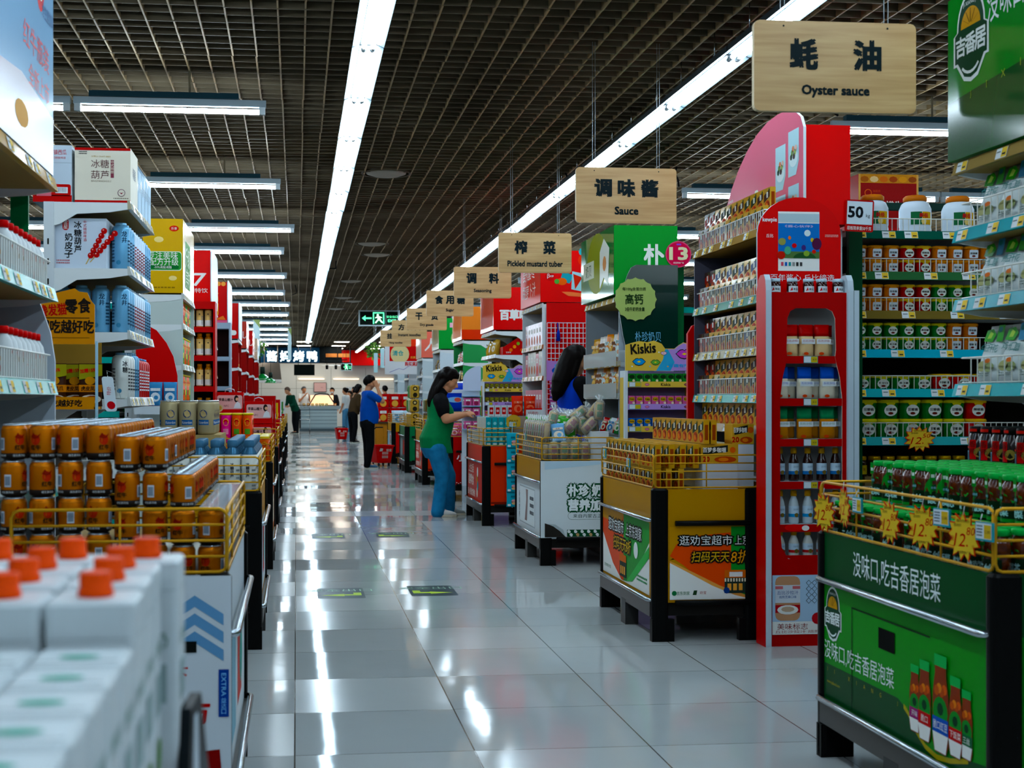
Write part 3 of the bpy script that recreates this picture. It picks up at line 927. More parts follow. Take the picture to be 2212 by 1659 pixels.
def end_unit(side, i, label, zs, strips, back='#2a2823', sides='#c9d0d4', guards=None, y0=None, y1=None, ztop=None, dp=.42, gcol=None, tray='#cfd3d2', under='#8a7344', xf=None, upright='#c9d0d4', sidefill=True, lip=.045, gh=.1, gsp=.033, cap_side=False):
    sg = 1 if side == 'R' else -1
    xf = xf if xf is not None else (XR if sg > 0 else XL)
    y0 = (YM(i) + (.0 if sg > 0 else .1)) if y0 is None else y0
    y1 = YM(i) + 1.17 if y1 is None else y1
    xb = xf + sg * dp
    xa, xz = min(xf, xb), max(xf, xb)
    ztop = ztop or max(zs) - .002
    guards = guards or [0] * len(zs)
    t = thing('end_shelf_unit', label, 'shelf unit', ((xa + xz) / 2, (y0 + y1) / 2, 0))
    o = Vector(t.location)
    def pt(mb, name, par=t):
        mb.v = [tuple(Vector(v) - o) for v in mb.v]
        return part(mb, name, par)
    h = MB(); h.box((min(xb, xb - sg * .02), y0, .1), (max(xb, xb - sg * .02), y1, ztop), M(back, .6)); pt(h, 'back_panel')
    h = MB(); h.box((xa + .01, y0, 0), (xz - .01, y1, .1), M('#3a3833', .5)); pt(h, 'plinth')
    for yy in (y0, y1 - .022):
        h = MB()
        if sidefill: h.box((xa + (.0 if sg > 0 else .05), yy + .004, .1), (xz - (.05 if sg > 0 else .0), yy + .018, ztop), M(sides, .5))
        xu = xb - sg * .05
        h.box((min(xb, xu), yy - .004, .0), (max(xb, xu), yy + .026, ztop), M(upright, .45))
        for k in range(int((ztop - .17) / .1)):
            h.box((min(xb, xu) + .018, yy - .005, .12 + k * .1), (min(xb, xu) + .026, yy - .003, .15 + k * .1), DARK)
        pt(h, 'side_panel')
    if cap_side:      # pale end panel with a rounded shoulder, green post above it
        h = MB(); h.prism(Fr((xa, y1, 0), *FRONT), [(0, 0), (dp, 0), (dp, 1.38), (dp - .015, 1.48), (dp - .05, 1.58), (dp - .09, 1.66), (dp - .11, 1.74), (0, 1.74)], .014, M('#a9b4bf', .45), M('#cdd6dc', .4)); pt(h, 'end_panel')
        h = MB(); h.box((xz - .15, y1 + .002, 1.74), (xz - .09, y1 + .016, ztop), M('#0a6a3a', .4)); pt(h, 'green_post')
    for k, z in enumerate(zs):
        h = MB()
        h.box((xa + .012, y0 + .02, z - .022), (xz, y1 - .02, z), M(tray, .45))
        h.box((xa + .02, y0 + .03, z - .03), (xz - .01, y1 - .03, z - .021), M(under, .6))
        for yy in (y0 + .002, y1 - .012):      # bracket plates, deep at the back, slim at the front
            F = Fr((xa, yy, 0), *FRONT)
            q = lambda u: (u if sg > 0 else dp - u)
            P_ = [(q(.01), z - .002), (q(.01), z - .035), (q(.1), z - .05), (q(.26), z - .06), (q(.34), z - .11), (q(dp - .02), z - .13), (q(dp - .02), z - .002)]
            h.prism(F, P_ if sg < 0 else P_[::-1], .012, M('#d5dadb', .4))
        sh = pt(h, 'shelf')
        c = strips[k % len(strips)]
        h = MB(); f = face_frame(side, xf, y0, y1, z - .035)
        w = y1 - y0
        h.add([f.at(0, 0, .012), f.at(w, 0, .012), f.at(w, lip, 0), f.at(0, lip, 0), f.at(0, 0, -.01), f.at(w, 0, -.01), f.at(w, lip, -.012), f.at(0, lip, -.012)],
              [(0, 1, 2, 3), (7, 6, 5, 4), (0, 4, 5, 1), (1, 5, 6, 2), (2, 6, 7, 3), (3, 7, 4, 0)], M(c, .22))
        f2 = Fr(f.at(0, 0, .0125), f.u, (f.v * lip - f.n * .012))
        strip_tags(h, f2, w, lip, k * 7 + i)
        pt(h, 'price_strip', sh)
        if guards[k]:
            h = MB(); m = M(gcol or '#d9dbd6', .35, .2)
            xg = xf + sg * .012
            z0, z1 = z + .004, z + gh
            h.tube([(xg + sg * .1, y0 + .02, z0), (xg + sg * .1, y0 + .02, z1), (xg, y0 + .03, z1), (xg, y1 - .03, z1), (xg + sg * .1, y1 - .02, z1), (xg + sg * .1, y1 - .02, z0)], .0035, m, 5)
            n = int((y1 - y0 - .08) / gsp)
            for j in range(n):
                yy = y0 + .05 + j * gsp
                h.bar((xg, yy, z0), (xg, yy, z1), .0036, m)
            h.bar((xg, y0 + .03, z0 + .01), (xg, y1 - .03, z0 + .01), .004, m)
            pt(h, 'guard_grille', sh)
    return t

def header(side, i, label, z0, z1, face=None, near=None, fc='#c8180c', nc='#c8180c', y0=None, y1=None, x0=None, x1=None, top=None, cat='header box', round_=0):
    """the printed box standing on top of an end unit"""
    sg = 1 if side == 'R' else -1
    x0 = x0 if x0 is not None else (XR - .03 if sg > 0 else -1.25)
    x1 = x1 if x1 is not None else (2.87 if sg > 0 else XL + .0)
    y0 = (YM(i) + (0 if sg > 0 else .1)) if y0 is None else y0
    y1 = YM(i) + 1.15 if y1 is None else y1
    h = MB()
    o = ((x0 + x1) / 2, (y0 + y1) / 2, z0)
    a, b = (x0 - o[0], y0 - o[1], 0), (x1 - o[0], y1 - o[1], z1 - z0)
    h.box(a, b, M(top or fc, .3))
    f = face_frame(side, (x0 if sg > 0 else x1) - o[0], a[1], b[1], 0)
    n = Fr((a[0], a[1], 0), *FRONT)
    W, D, H = y1 - y0, x1 - x0, z1 - z0
    h.rect(f, 0, 0, W, H, M(fc, .18), 1); h.rect(n, 0, 0, D, H, M(nc, .25), 1)
    if face: face(h, f, W, H)
    if near: near(h, n, D, H)
    if round_:      # a slim cut-out board with rounded top in front
        pts = rr_pts(-.015, 0, W + .015, H + round_, min(.16, round_ + .1), 5)
        pts = [(x, y) if y > 0 else (min(max(x, -.015), W + .015), y) for x, y in pts]
        h.prism(Fr(f.at(0, 0, .01), f.u, f.v), pts, .008, M('#c6ccd6', .3))
        if face: face(h, Fr(f.at(0, 0, .011), f.u, f.v), W, H)
    return tag(h.build('header_box', loc=o), label, cat)

def row_unit(side, i, label, x0, x1, zs, y0, y1, strip, back=True, zt=2.2, tray='#cfd3d2', post='#0b4a22', depth=.46, tags=True):
    """the long shelving behind an end unit, its front looking back down the store (-Y)"""
    t = thing('shelf_row', label, 'shelving', ((x0 + x1) / 2, y0, 0))
    o = Vector(t.location)
    def pt(mb, name, par=t):
        mb.v = [tuple(Vector(v) - o) for v in mb.v]
        return part(mb, name, par)
    h = MB(); h.box((x0, y0 + depth, .1), (x1, y0 + depth + .03, zt - .2), M('#211f1b', .7)); pt(h, 'back_panel')
    h = MB(); h.box((x0, y0 + .02, 0), (x1, y1, .1), M('#2a2823', .6)); pt(h, 'plinth')
    n = max(1, round((x1 - x0) / 1.25))
    for k in range(n + 1):
        xx = x0 + (x1 - x0) * k / n
        h = MB(); h.box((xx - (.0 if k == 0 else .03), y0 + depth - .03, 0), (xx + .04, y0 + depth + .05, zt), M(post, .45)); pt(h, 'upright')
    for k, z in enumerate(zs):
        h = MB(); h.box((x0, y0 + .012, z - .025), (x1, y0 + depth, z), M(tray, .45))
        sh = pt(h, 'shelf')
        h = MB(); f = Fr((x0, y0, z - .035), *FRONT); w = x1 - x0
        c = strip[k % len(strip)]
        h.add([f.at(0, 0, .012), f.at(w, 0, .012), f.at(w, .045, 0), f.at(0, .045, 0), f.at(0, 0, -.01), f.at(w, 0, -.01), f.at(w, .045, -.012), f.at(0, .045, -.012)],
              [(0, 1, 2, 3), (7, 6, 5, 4), (0, 4, 5, 1), (1, 5, 6, 2), (2, 6, 7, 3), (3, 7, 4, 0)], M(c, .22))
        if tags: strip_tags(h, Fr(f.at(0, 0, .0125), f.u, f.v * .045 - f.n * .012), min(w, 3), .045, k * 5 + i)
        pt(h, 'price_strip', sh)
    return t
def far_row(side, i):
    if side == 'R': x0, x1 = 2.9, 9.5
    else: x0, x1 = -7.0, -1.3
    w = nth(i)
    return row_unit(side, i, 'long shelving behind the %s end shelf of the %s side' % (w, 'food' if side == 'R' else 'drinks'), x0, x1, [.35, .75, 1.15, 1.55, 1.95], YM(i) + .2, YM(i) + 1.1, ['#1d9a90'], zt=2.15, tags=False)
for i in (0, 2, 3, 4, 5, 6, 7, 8, 9):
    far_row('R', i)
for i in range(0, 10):
    far_row('L', i)

# ---------------------------------------------------------------- drinks side
def hd_ice(h, f, W, H):
    h.rect(f, 0, 0, W, H, M('#8fb6d6', .15), 2); h.shape(f, [(0, 0), (W, 0), (W, H * .32), (W * .5, H * .38), (0, H * .3)], M('#9a8a92', .2), 3)
    h.disc(f, W * .78, H * .92, .06, '#b8222a', 3); h.text(f, '15', W * .78, H * .92, .05, PAPER, 4)
    h.text(f, '红牛瓶装', W * .72, H * .6, .085, M('#c8454a', .3), 4, w=.42, bold=.02); h.text(f, '全新上市', W * .76, H * .42, .07, M('#c8454a', .3), 4, w=.34)
    h.text(f, '维生素饮料', W * .9, H * .85, .05, M('#1f4a7a', .3), 4, w=.2)
    h.disc(f, W * .5, H * .17, .1, '#c9903a', 4, 12, ry=.04)
header('L', 0, 'glossy pale blue header box with red lettering over the red capped bottles', 2.014, 2.62, hd_ice, fc='#8fb2d2', nc='#7fa6c6', y0=3.62, y1=4.68)
end_unit('L', 0, 'end shelf unit with teal strips holding red capped white bottles', [2.0, 1.62, 1.30, .95], ['#b08a4a', '#1d9a90', '#1d9a90', '#1d9a90'], guards=[0, 1, 1, 0], sides='#b4bfc8', y0=3.62, y1=4.72, sidefill=False, ztop=2.0, cap_side=True)
end_unit('L', 1, 'white bracketed end shelf unit of large blue cans and beer cartons', [2.235, 1.905, 1.585, 1.25, .9], ['#a9a28c', '#b9bcb8', '#b9bcb8', '#b9bcb8'], sides='#33302a', sidefill=False, ztop=2.233)
def hd_yellow_near(h, f, W, H):
    h.rrect(f, W * .05, H * .3, W * .97, H * .56, .02, M('#d8e6c8', .35), 2); h.rrect(f, W * .06, H * .31, W * .96, H * .55, .02, M('#2f8a34', .35), 3)
    h.text(f, '专注美味', W * .5, H * .505, .055, PAPER, 4, w=W * .75); h.text(f, '配方升级', W * .53, H * .42, .055, PAPER, 4, w=W * .72); h.rrect(f, W * .12, H * .325, W * .9, H * .37, .01, M('#11612a'), 4); h.text(f, '-50%减盐减脂', W * .5, H * .347, .02, PAPER, 5)
    h.disc(f, W * .78, H * .87, .035, '#c8341c', 3, 14, ry=.022); h.text(f, '乐事', W * .78, H * .87, .02, PAPER, 4)
    h.disc(f, W * .4, H * .72, .035, '#e8cf8a', 3, 10, ry=.022); h.disc(f, W * .75, H * .2, .03, '#e8cf8a', 3, 10, ry=.018); h.scribble(f, W * .1, .03, W * .8, .05, 1, M('#8a6a1a'), 3)
def hd_yellow_face(h, f, W, H):
    h.rect(f, W * .2, .06, W * .62, H * .75, '#3a7a2a', 2); h.text(f, '升级', W * .41, H * .55, .15, M('#dfe8d0'), 3); h.text(f, '美味', W * .41, H * .25, .15, M('#dfe8d0'), 3)
header('L', 2, 'mustard yellow header box with a green slogan badge', 2.03, 2.575, hd_yellow_face, hd_yellow_near, fc='#c8a03a', nc='#c99f30', x0=-1.12)
end_unit('L', 2, 'end shelf unit of tall crisp canisters below the yellow header', [2.02, 1.80, 1.50, 1.22, .9], ['#b9bcb8'], sides='#b9c4c0', ztop=2.018)
def hd_seventeen(h, f, W, H):
    h.shape(f, [(W * .1, H * .38), (W * .22, H * .58), (W * .3, H * .58), (W * .18, H * .38)], PAPER, 2); btext(h, f, '17', W * .55, H * .47, .12, PAPER, 3, w=W * .6, skew=.15); h.text(f, '果园特饮', W * .55, H * .27, .045, PAPER, 3, w=W * .75)
header('L', 3, 'bright red header box with a white number, on the drinks side', 2.16, 2.69, None, hd_seventeen, fc='#c9c4d4', nc='#d22a14', x0=-1.16, round_=.02)
end_unit('L', 3, 'end shelf unit under the bright red numbered header', [2.14, 1.8, 1.5, 1.2, .9], ['#b9bcb8'], sides='#a81210')
def hd_gold_chars(h, f, W, H):
    h.rect(f, 0, 0, W, H * .06, '#d05a78', 2); h.vtext(f, '姑圆', W * .45, H * .8, .14, M('#d89a3a', .35), 3)
    for k in range(5): h.disc(f, W * (.1 + .19 * k), H * .955, .028, '#d8924a', 3, 8)
    h.shape(f, [(W * .05, H * .08), (W * .3, H * .2), (W * .6, H * .1), (W * .85, H * .17), (W * .95, H * .07)], '#d8743a', 3)
header('L', 4, 'crimson header box with gold characters and a scalloped top', 2.17, 2.66, None, hd_gold_chars, fc='#b9bfd4', nc='#b8141c', x0=-1.14, round_=.03)
end_unit('L', 4, 'end shelf unit beneath the crimson header with gold characters', [2.15, 1.8, 1.45, 1.1, .8], ['#b9bcb8'], sides='#9fb0c0')
header('L', 5, 'narrow red header box in the sixth bay of the drinks side', 2.12, 2.63, None, lambda h, f, W, H: h.rrect(f, W * .1, .05, W * .9, .12, .03, PAPER, 3), fc='#c8a8b8', nc='#c01c14', x0=-1.1, round_=.02)
end_unit('L', 5, 'end shelf unit under the narrow red header, gift boxes on it', [2.1, 1.7, 1.35, 1.0], ['#c9cdd0'], sides='#8a1a16')
for i, fc, nc, w in ((6, '#8a3a3a', '#a83a30', 'brownish red header box in the seventh bay of the drinks side'), (7, '#b8484a', '#b02018', 'small red header box in the eighth bay of the drinks side'), (8, '#9fb0b8', '#c0a088', 'pale header box in the ninth bay of the drinks side')):
    header('L', i, w, 2.1, 2.55, None, lambda h, f, W, H: h.text(f, '好礼', W * .5, H * .5, .12, PAPER, 3), fc=fc, nc=nc, x0=-1.1)
    end_unit('L', i, 'end shelf unit standing under the ' + w.split(' in the ')[0] + ' of bay ' + ('seven', 'eight', 'nine')[i - 6], [2.08, 1.7, 1.35, 1.0], ['#c9cdd0'], sides='#8a1a16')

# ---------------------------------------------------------------- food side
def hd_pickle(h, f, W, H):
    dk, lt = M('#03481f', .12), M('#077a22', .12)
    h.rect(f, 0, 0, W, H, lt, 2); h.shape(f, [(0, 0), (W, 0), (W, H * .52), (0, H * .36)], dk, 3)
    emblem(h, f, .17, H * .72, .115, 4)
    h.text(f, '没味口,吃吉香居泡菜', .66, H * .84, .13, M('#dfe8ea', .3), 5, w=.75, rot=.02)
    for k, ch in enumerate('JIXIANGJU'): h.text(f, ch, .17 + k * .11, H * (.36 + .02 * k), .026, M('#8fa03a', .3), 5)
header('R', 0, 'large glossy green header box with an arched emblem, overhead', 2.124, 2.72, hd_pickle, None, fc='#06702a', nc='#0a4a22', y0=3.45, y1=4.71, x0=2.40)
end_unit('R', 0, 'end shelf unit with teal strips holding white and green seasoning bags', [2.11, 1.86, 1.605, 1.295, 1.01], ['#8a7344', '#1c8f98', '#1c8f98', '#1c9aa0'], guards=[0, 1, 1, 1, 0], y0=3.45, y1=4.70, sidefill=False, ztop=2.108, gh=.105, gsp=.046)

def hd_pink(h, f, W, H):
    pass
# the pink arched board with its red box behind
def pink_header():
    t = thing('arched_header', 'tall pink arched header board on a red box, above the curry shelves', 'header box', (2.73, 7.27, 2.155))
    h = MB(); h.box((-.115, -.61, 0), (.13, .15, .515), M('#d0220c', .35)); part(h, 'box', t)
    h = MB(); f = Fr((-.13, .64, -.0), *TOAISLE_R)
    W = 1.27
    pts = [(0, 0), (W, 0), (W, .5), (W * .97, .56), (W * .9, .61), (W * .8, .635), (W * .7, .64), (W * .58, .63), (W * .45, .595), (W * .32, .53), (W * .2, .445), (W * .1, .35), (W * .03, .26), (0, .18)]
    m = M('#d4677f', .28, coat=.5)
    h.prism(f, pts, .015, m, M('#cfd8dc', .4))
    # printed dishes and bottles
    for (x, y) in ((.87, .22), (1.06, .27), (.87, -.02), (1.06, .01)):
        h.shape(f, [(x, y), (x + .11, y), (x + .15, y + .07), (x + .15, y + .24), (x, y + .24)] if y > .2 else [(x, y), (x + .15, y), (x + .15, y + .21), (x, y + .21)], M('#a9cdd6', .4), 1)
        h.disc(f, x + .075, y + .09, .06, '#cfe0e4', 2, 14, ry=.045)
        for k in range(6):
            h.disc(f, x + .045 + .013 * k, y + .1 + .02 * (k % 3), .017, ('#2d4436', '#6a8a4a', '#c87a5a', '#3a2a2a', '#8fa05a', '#d8b0a0')[k], 3, 7)
    for x, c, hh in ((.33, '#2e6e8c', .12), (.4, '#9fc4cc', .17), (.47, '#b3c8c0', .22), (.54, '#cfd4c6', .28)):
        h.rrect(f, x, .02, x + .058, hh, .014, M(c, .35), 2); h.rect(f, x + .008, .05, x + .05, .05 + hh * .3, '#d9dedd', 3)
    h.text(f, 'kewpie', .12, .28, .028, PAPER, 2); h.vtext(f, '丘比', .13, .21, .022, PAPER, 2)
    h.scribble(f, .73, .16, .83, .2, 2, M('#e8c8c8'), 2)
    part(h, 'board', t)
pink_header()
end_unit('R', 1, 'end shelf unit of curry boxes between red and pink side wings', [2.14, 1.79, 1.515, 1.265, 1.10, .8], ['#8a6a32', '#0f7a62', '#7a6a30', '#2aa39a', '#8a6a32'], guards=[1, 1, 1, 1, 0, 0], y0=6.72, y1=7.95, back='#3a342a', sides='#4a4a58', under='#7a6030', ztop=2.138)
def wing():
    t = MB()
    h = t; F = Fr((2.385, 7.96, 0), (1, 0, 0), (0, 0, 1))
    pts = [(0, .05), (.36, .05), (.36, 1.72), (.09, 1.72), (.03, 1.70), (0, 1.65)]
    m = M('#c81c12', .35)
    h.prism(Fr((2.385, 7.962, 0), *FRONT), pts, .03, m, M('#c8484c', .4))
    return h
o = wing(); tag(o.build('side_wing'), 'red wing panel closing the far side of the curry shelves', 'side panel')

def hd_mil(h, f, W, H):
    h.shape(f, [(W * .0, .0), (W, .0), (W, H), (W * .0, H)], M('#0b6a2a', .08), 2); h.disc(f, W * .5, H * .55, .34, '#7e8426', 3, 20, ry=.24)
    h.rect(f, W * .08, H * .35, W * .42, H * .62, '#c9cdb8', 4); h.text(f, '奶贝', W * .25, H * .48, .1, M('#2a4a20'), 5)
    h.shape(f, [(W * .6, H * .15), (W * .72, H * .3), (W * .84, H * .15), (W * .88, H * .7), (W * .72, H * .88), (W * .6, H * .7)], M('#d8dcd4', .3), 4)
    h.disc(f, W * .74, H * .5, .06, '#c88a5a', 5, 10)
def hd_mil_near(h, f, W, H):
    h.rect(f, 0, 0, W, H, M('#08842c', .3), 2); h.text(f, '朴', W * .63, H * .58, .15, PAPER, 3, bold=.05)
header('R', 2, 'green header box with a white character, above the tall dark green milk poster', 2.04, 2.56, hd_mil, hd_mil_near, fc='#0b6a2a', nc='#08842c', x0=2.38)
end_unit('R', 2, 'end shelf unit of snack bags under the green header box', [2.02, 1.53, 1.285, .95], ['#a98a4a', '#a98a4a', '#b9c4c2', '#b9c4c2'], guards=[0, 0, 0, 0], sides='#8f98a0')
def hd_carrot(h, f, W, H):
    h.rect(f, 0, 0, W, H, M('#d02818', .3), 2); h.text(f, '野酸枣', W * .45, H * .66, .14, PAPER, 3, w=.7); h.text(f, '胡萝卜汁', W * .45, H * .3, .14, PAPER, 3, w=.75)
def hd_carrot_near(h, f, W, H):
    h.rect(f, 0, 0, W, H, M('#d8240e', .3), 2); h.disc(f, W * .2, H * .5, .045, '#b81808', 3, 14); h.text(f, 'β', W * .17, H * .5, .05, PAPER, 4); h.text(f, '胡萝', W * .24, H * .5, .02, PAPER, 4)
    h.shape(f, [(W * .42, H * .42), (W * .62, H * .36), (W * .72, H * .52), (W * .48, H * .6)], '#2f8f9a', 3); h.disc(f, W * .46, H * .4, .05, '#e0601c', 4, 12, ry=.036); h.disc(f, W * .35, H * .4, .025, '#4a9a3a', 5)
    h.shape(f, [(W * .66, H * .25), (W * .95, H * .2), (W * .95, H * .55), (W * .68, H * .6)], M('#9fc8cc'), 4); h.shape(f, [(W * .74, H * .25), (W * .9, H * .48), (W * .7, H * .55)], '#c8341c', 5)
    h.shape(f, [(W * .45, H * .2), (W * .6, H * .12), (W * .95, H * .1), (W * .95, H * .17), (W * .62, H * .2)], '#e8784a', 5)
    h.disc(f, W * .93, H * .82, .06, '#e0401c', 3, 12); h.disc(f, W * .9, H * .98, .04, '#3a9aa0', 3, 8)
header('R', 3, 'red header box printed with a fruit juice carton, fourth bay of the food side', 2.21, 2.72, hd_carrot, hd_carrot_near, fc='#c8302a', nc='#d8240e', x0=2.40)
end_unit('R', 3, 'end shelf unit of pink boxes under the red juice header', [2.19, 1.78, 1.47, 1.1, .8], ['#c9cdd0', '#9a5a3a', '#9a5a3a'], sides='#c9d0d4')
header('R', 4, 'red header box with three white characters, above the white snack shelves', 2.1, 2.62, lambda h, f, W, H: h.rect(f, .05, .05, W - .05, H - .05, '#b84a3a', 2),
       lambda h, f, W, H: btext(h, f, '百草味', W * .55, H * .35, .12, PAPER, 3, w=W * .75, d=.008), fc='#c84a3a', nc='#cf2410', x0=2.40)
end_unit('R', 4, 'white end shelf unit with gold bags beside the perforated upright', [2.08, 1.79, 1.5, 1.2, .85], ['#c9cdd0'], sides='#c9d4dc', sidefill=False)
header('R', 5, 'orange header box with a cream stripe, hung behind the sugar sign', 2.12, 2.6, lambda h, f, W, H: h.rect(f, .1, .05, W - .1, H - .05, '#d87a4a', 2), lambda h, f, W, H: (h.rect(f, 0, H * .3, W, H, '#d87a3a', 2), h.disc(f, W * .8, H * .7, .1, '#b8341c', 3)), fc='#d88a5a', nc='#cf3c14', x0=2.40)
end_unit('R', 5, 'end shelf unit of dark bags below the orange header', [2.1, 1.78, 1.5, 1.2], ['#c9cdd0'], sides='#2f8a4a')
header('R', 6, 'green header box with an oval picture, in the seventh bay of the food side', 2.1, 2.62, lambda h, f, W, H: h.rect(f, .1, .1, W - .1, H - .1, '#9a8a6a', 2), lambda h, f, W, H: (h.disc(f, W * .7, H * .35, .12, '#c8c08a', 3, 16, ry=.14), h.disc(f, W * .7, H * .33, .09, '#a84a2a', 4), h.rect(f, W * .4, H * .7, W * .95, H * .85, '#d8a0b0', 3)), fc='#a8a08a', nc='#0a8a34', x0=2.40)
end_unit('R', 6, 'end shelf unit under the green header with the oval picture', [2.08, 1.75, 1.45, 1.15], ['#c9cdd0'], sides='#c9d4dc')
for i, fc, nc, w in ((7, '#c8a8a8', '#d86a5a', 'salmon header box, eighth bay of the food side'), (8, '#c8b8b8', '#c83a2a', 'red header box with a white peak, ninth bay of the food side'), (9, '#c83a2a', '#c8241a', 'red header box, tenth bay of the food side')):
    header('R', i, w, 2.05, 2.55, None, lambda h, f, W, H: h.text(f, '人', W * .4, H * .5, .25, PAPER, 3), fc=fc, nc=nc, x0=2.40)
    end_unit('R', i, 'end shelf unit below the ' + w.replace(',', ' of').replace('red header box with a white peak', 'white peaked header'), [2.03, 1.7, 1.4, 1.1], ['#c9cdd0'], sides='#b9c4c8')
# ================================================================ goods on the drinks side
def root(mb, name, cat, group, label='goods'):
    return tag(mb.build(name), label, cat, group)
def sub(mb, name, par, label=None):
    return part(mb, name, par, label=label)

# ---- milk cartons in front
def milk(capped):
    w, hgt = .036, .295 if capped else .262
    h = MB(); m = M('#cfd8dc', .3, noise=.06, nscale=14)
    h.rbox((-w, -w, 0), (w, w, hgt), m, .006)
    for F in (Fr((-w, -w, 0), *FRONT), Fr((w, -w, 0), (0, 1, 0), (0, 0, 1))):
        h.rect(F, .002, .0, .07, .05, '#8e2a22', 1); h.shape(F, [(.002, .05), (.03, .12), (.07, .06), (.07, .05)], '#a8322a', 1)
        h.disc(F, .036, .11, .018, '#5d8a48', 2); h.rect(F, .012, .15, .06, .19, '#93a7a8', 1); h.text(F, '鲜牛奶', .036, .215, .016, M('#3f7a6a'), 2)
        h.rect(F, .003, .265, .069, .2655, '#7d8b8e', 1)
    t = Fr((-w, -w, hgt), (1, 0, 0), (0, 1, 0))
    if not capped:
        h.disc(t, .036, .03, .016, '#3f9a86', 1, 12, ry=.008); h.rect(t, .004, .06, .068, .062, '#9aa9ac', 1)
    o = root(h, 'milk_carton', 'milk carton', 'milk cartons on the near bin')
    if capped:
        c = MB(); c.lathe([(.0148, hgt - .002), (.0148, hgt + .006), (.0135, hgt + .007), (.0135, hgt + .019), (.0125, hgt + .0205)], M('#e2531c', .4), 18); sub(c, 'cap', o)
    return o
K = Kind(milk(True))
for r, (y, dx) in enumerate([(1.14, 0), (1.24, -.003), (1.33, -.004), (1.415, .012)]):
    for c in range(4):
        K.put((-.167 + dx - .0755 * c, y, .79), 'white milk carton with orange cap, %s row back, %s carton from the aisle' % (nth(r), nth(c)), rotz=rnd.uniform(-.01, .01), group='orange capped milk cartons')
K = Kind(milk(False))
for r in range(6):
    for c in range(5):
        K.put((-.166 - .0755 * c, 1.055 - .0775 * r, .789), 'flat topped white milk carton, %s row before the capped ones, %s from aisle' % (nth(r), nth(c)), rotz=rnd.uniform(-.01, .01), group='flat topped milk cartons')
h = MB()
F = Fr((-.108, 1.30, .73), (.12, 1, 0), (-.06, .0, 1))
h.prism(F, [(0, 0), (.19, 0), (.155, .205), (.1, .2)], .012, M('#14191c', .25)); h.shape(F, [(.03, .01), (.09, .01), (.13, .19), (.11, .19)], M('#b9c6d2', .15), 1)
tag(h.build('placard_holder'), 'black placard holder leaning at the corner of the milk bin', 'price holder')

# ---- gold drink cans
def can():
    h = MB(); R, H = .0335, .094
    g = M('#b4661c', .32, .55); dk = M('#1a1512', .35)
    h.lathe([(.026, 0), (R, .006), (R, .018)], dk, 18)
    h.lathe([(R, .018), (R, .079), (.031, .086), (.0275, .09)], g, 18, caps=False)
    for z in (.0795, .0845): h.lathe([(R - (z - .079) * .4, z), (R + .0004 - (z - .079) * .4, z + .0012)], M('#d89a4a', .25, .7), 18, caps=False)
    f = Fr((0, -R, 0), *FRONT, bend=R)
    for a in (-.052, .052):
        h.disc(f, a, .053, .0125, '#a8301c', 1, 14, ry=.014); h.shape(f, [(a - .014, .06), (a - .006, .072), (a + .003, .062), (a + .014, .07), (a + .008, .058), (a - .004, .056)], '#7d1f12', 2)
        h.text(f, '红牛', a, .033, .013, M('#2c1a0e', .4), 2, bold=.05)
    h.rect(f, -.008, .026, .010, .058, '#c9d2da', 1); h.rect(f, -.006, .03, .008, .054, '#7b8794', 2)
    for a in (-.05, 0, .05): h.text(f, '维生素风味', a, .012, .006, M('#c9cdd0'), 2)
    o = root(h, 'drink_can', 'drink can', 'gold drink cans')
    l = MB(); l.lathe([(.0275, .0895), (.029, .0915), (.028, .094), (.0265, .094), (.026, .0915)], M('#b9c4cc', .25, .8), 18); sub(l, 'lid', o)
    return o
K = Kind(can())
names = ['drink cans']
def cans(cols, layers, dz, rows, block):
    for c in cols:
        for L in range(layers):
            top = L == layers - 1
            for r in range(rows):
                if not (top or r == 0 or (c == 0)): continue
                x = -.229 - .0735 * c
                K.put((x + rnd.uniform(-.001, .001), 3.628 + .0705 * r, .765 + dz + .0966 * L), 'gold drink can, %s column from the aisle, %s, %s' %
                      (nth(c), 'top layer' if top else nth(L) + ' layer up', 'front' if r == 0 else nth(r) + ' back'), rotz=rnd.choice((-.9, -.3, .1, .5, 1.2, 2.1)), group='gold drink cans stacked on the poster bin')
cans([0], 2, .0, 16, 'D'); cans([1], 3, .0, 16, 'C'); cans([2, 3], 4, .005, 15, 'B'); cans([4, 5, 6, 7], 4, .035, 16, 'A')
h = MB(); fm = glass_film('#e8f0f8', .12, .06)
h.poly([(-.262, 3.59, .957), (-.1915, 3.59, .957), (-.1915, 4.715, .958), (-.262, 4.715, .958)], fm)
h.poly([(-.1915, 3.59, .765), (-.1915, 4.715, .765), (-.1915, 4.715, .958), (-.1915, 3.59, .957)], fm)
tag(h.build('plastic_film'), 'clear plastic film wrapped over the aisle-side cans', 'plastic wrap')
h = MB(); h.box((-.3, 0, 0), (0, 1.12, .009), M('#c2a878', .7)); o = tag(h.build('cardboard_tray', loc=(-.486, 3.592, .7895)), 'cardboard tray lifting the taller gold cans', 'tray')

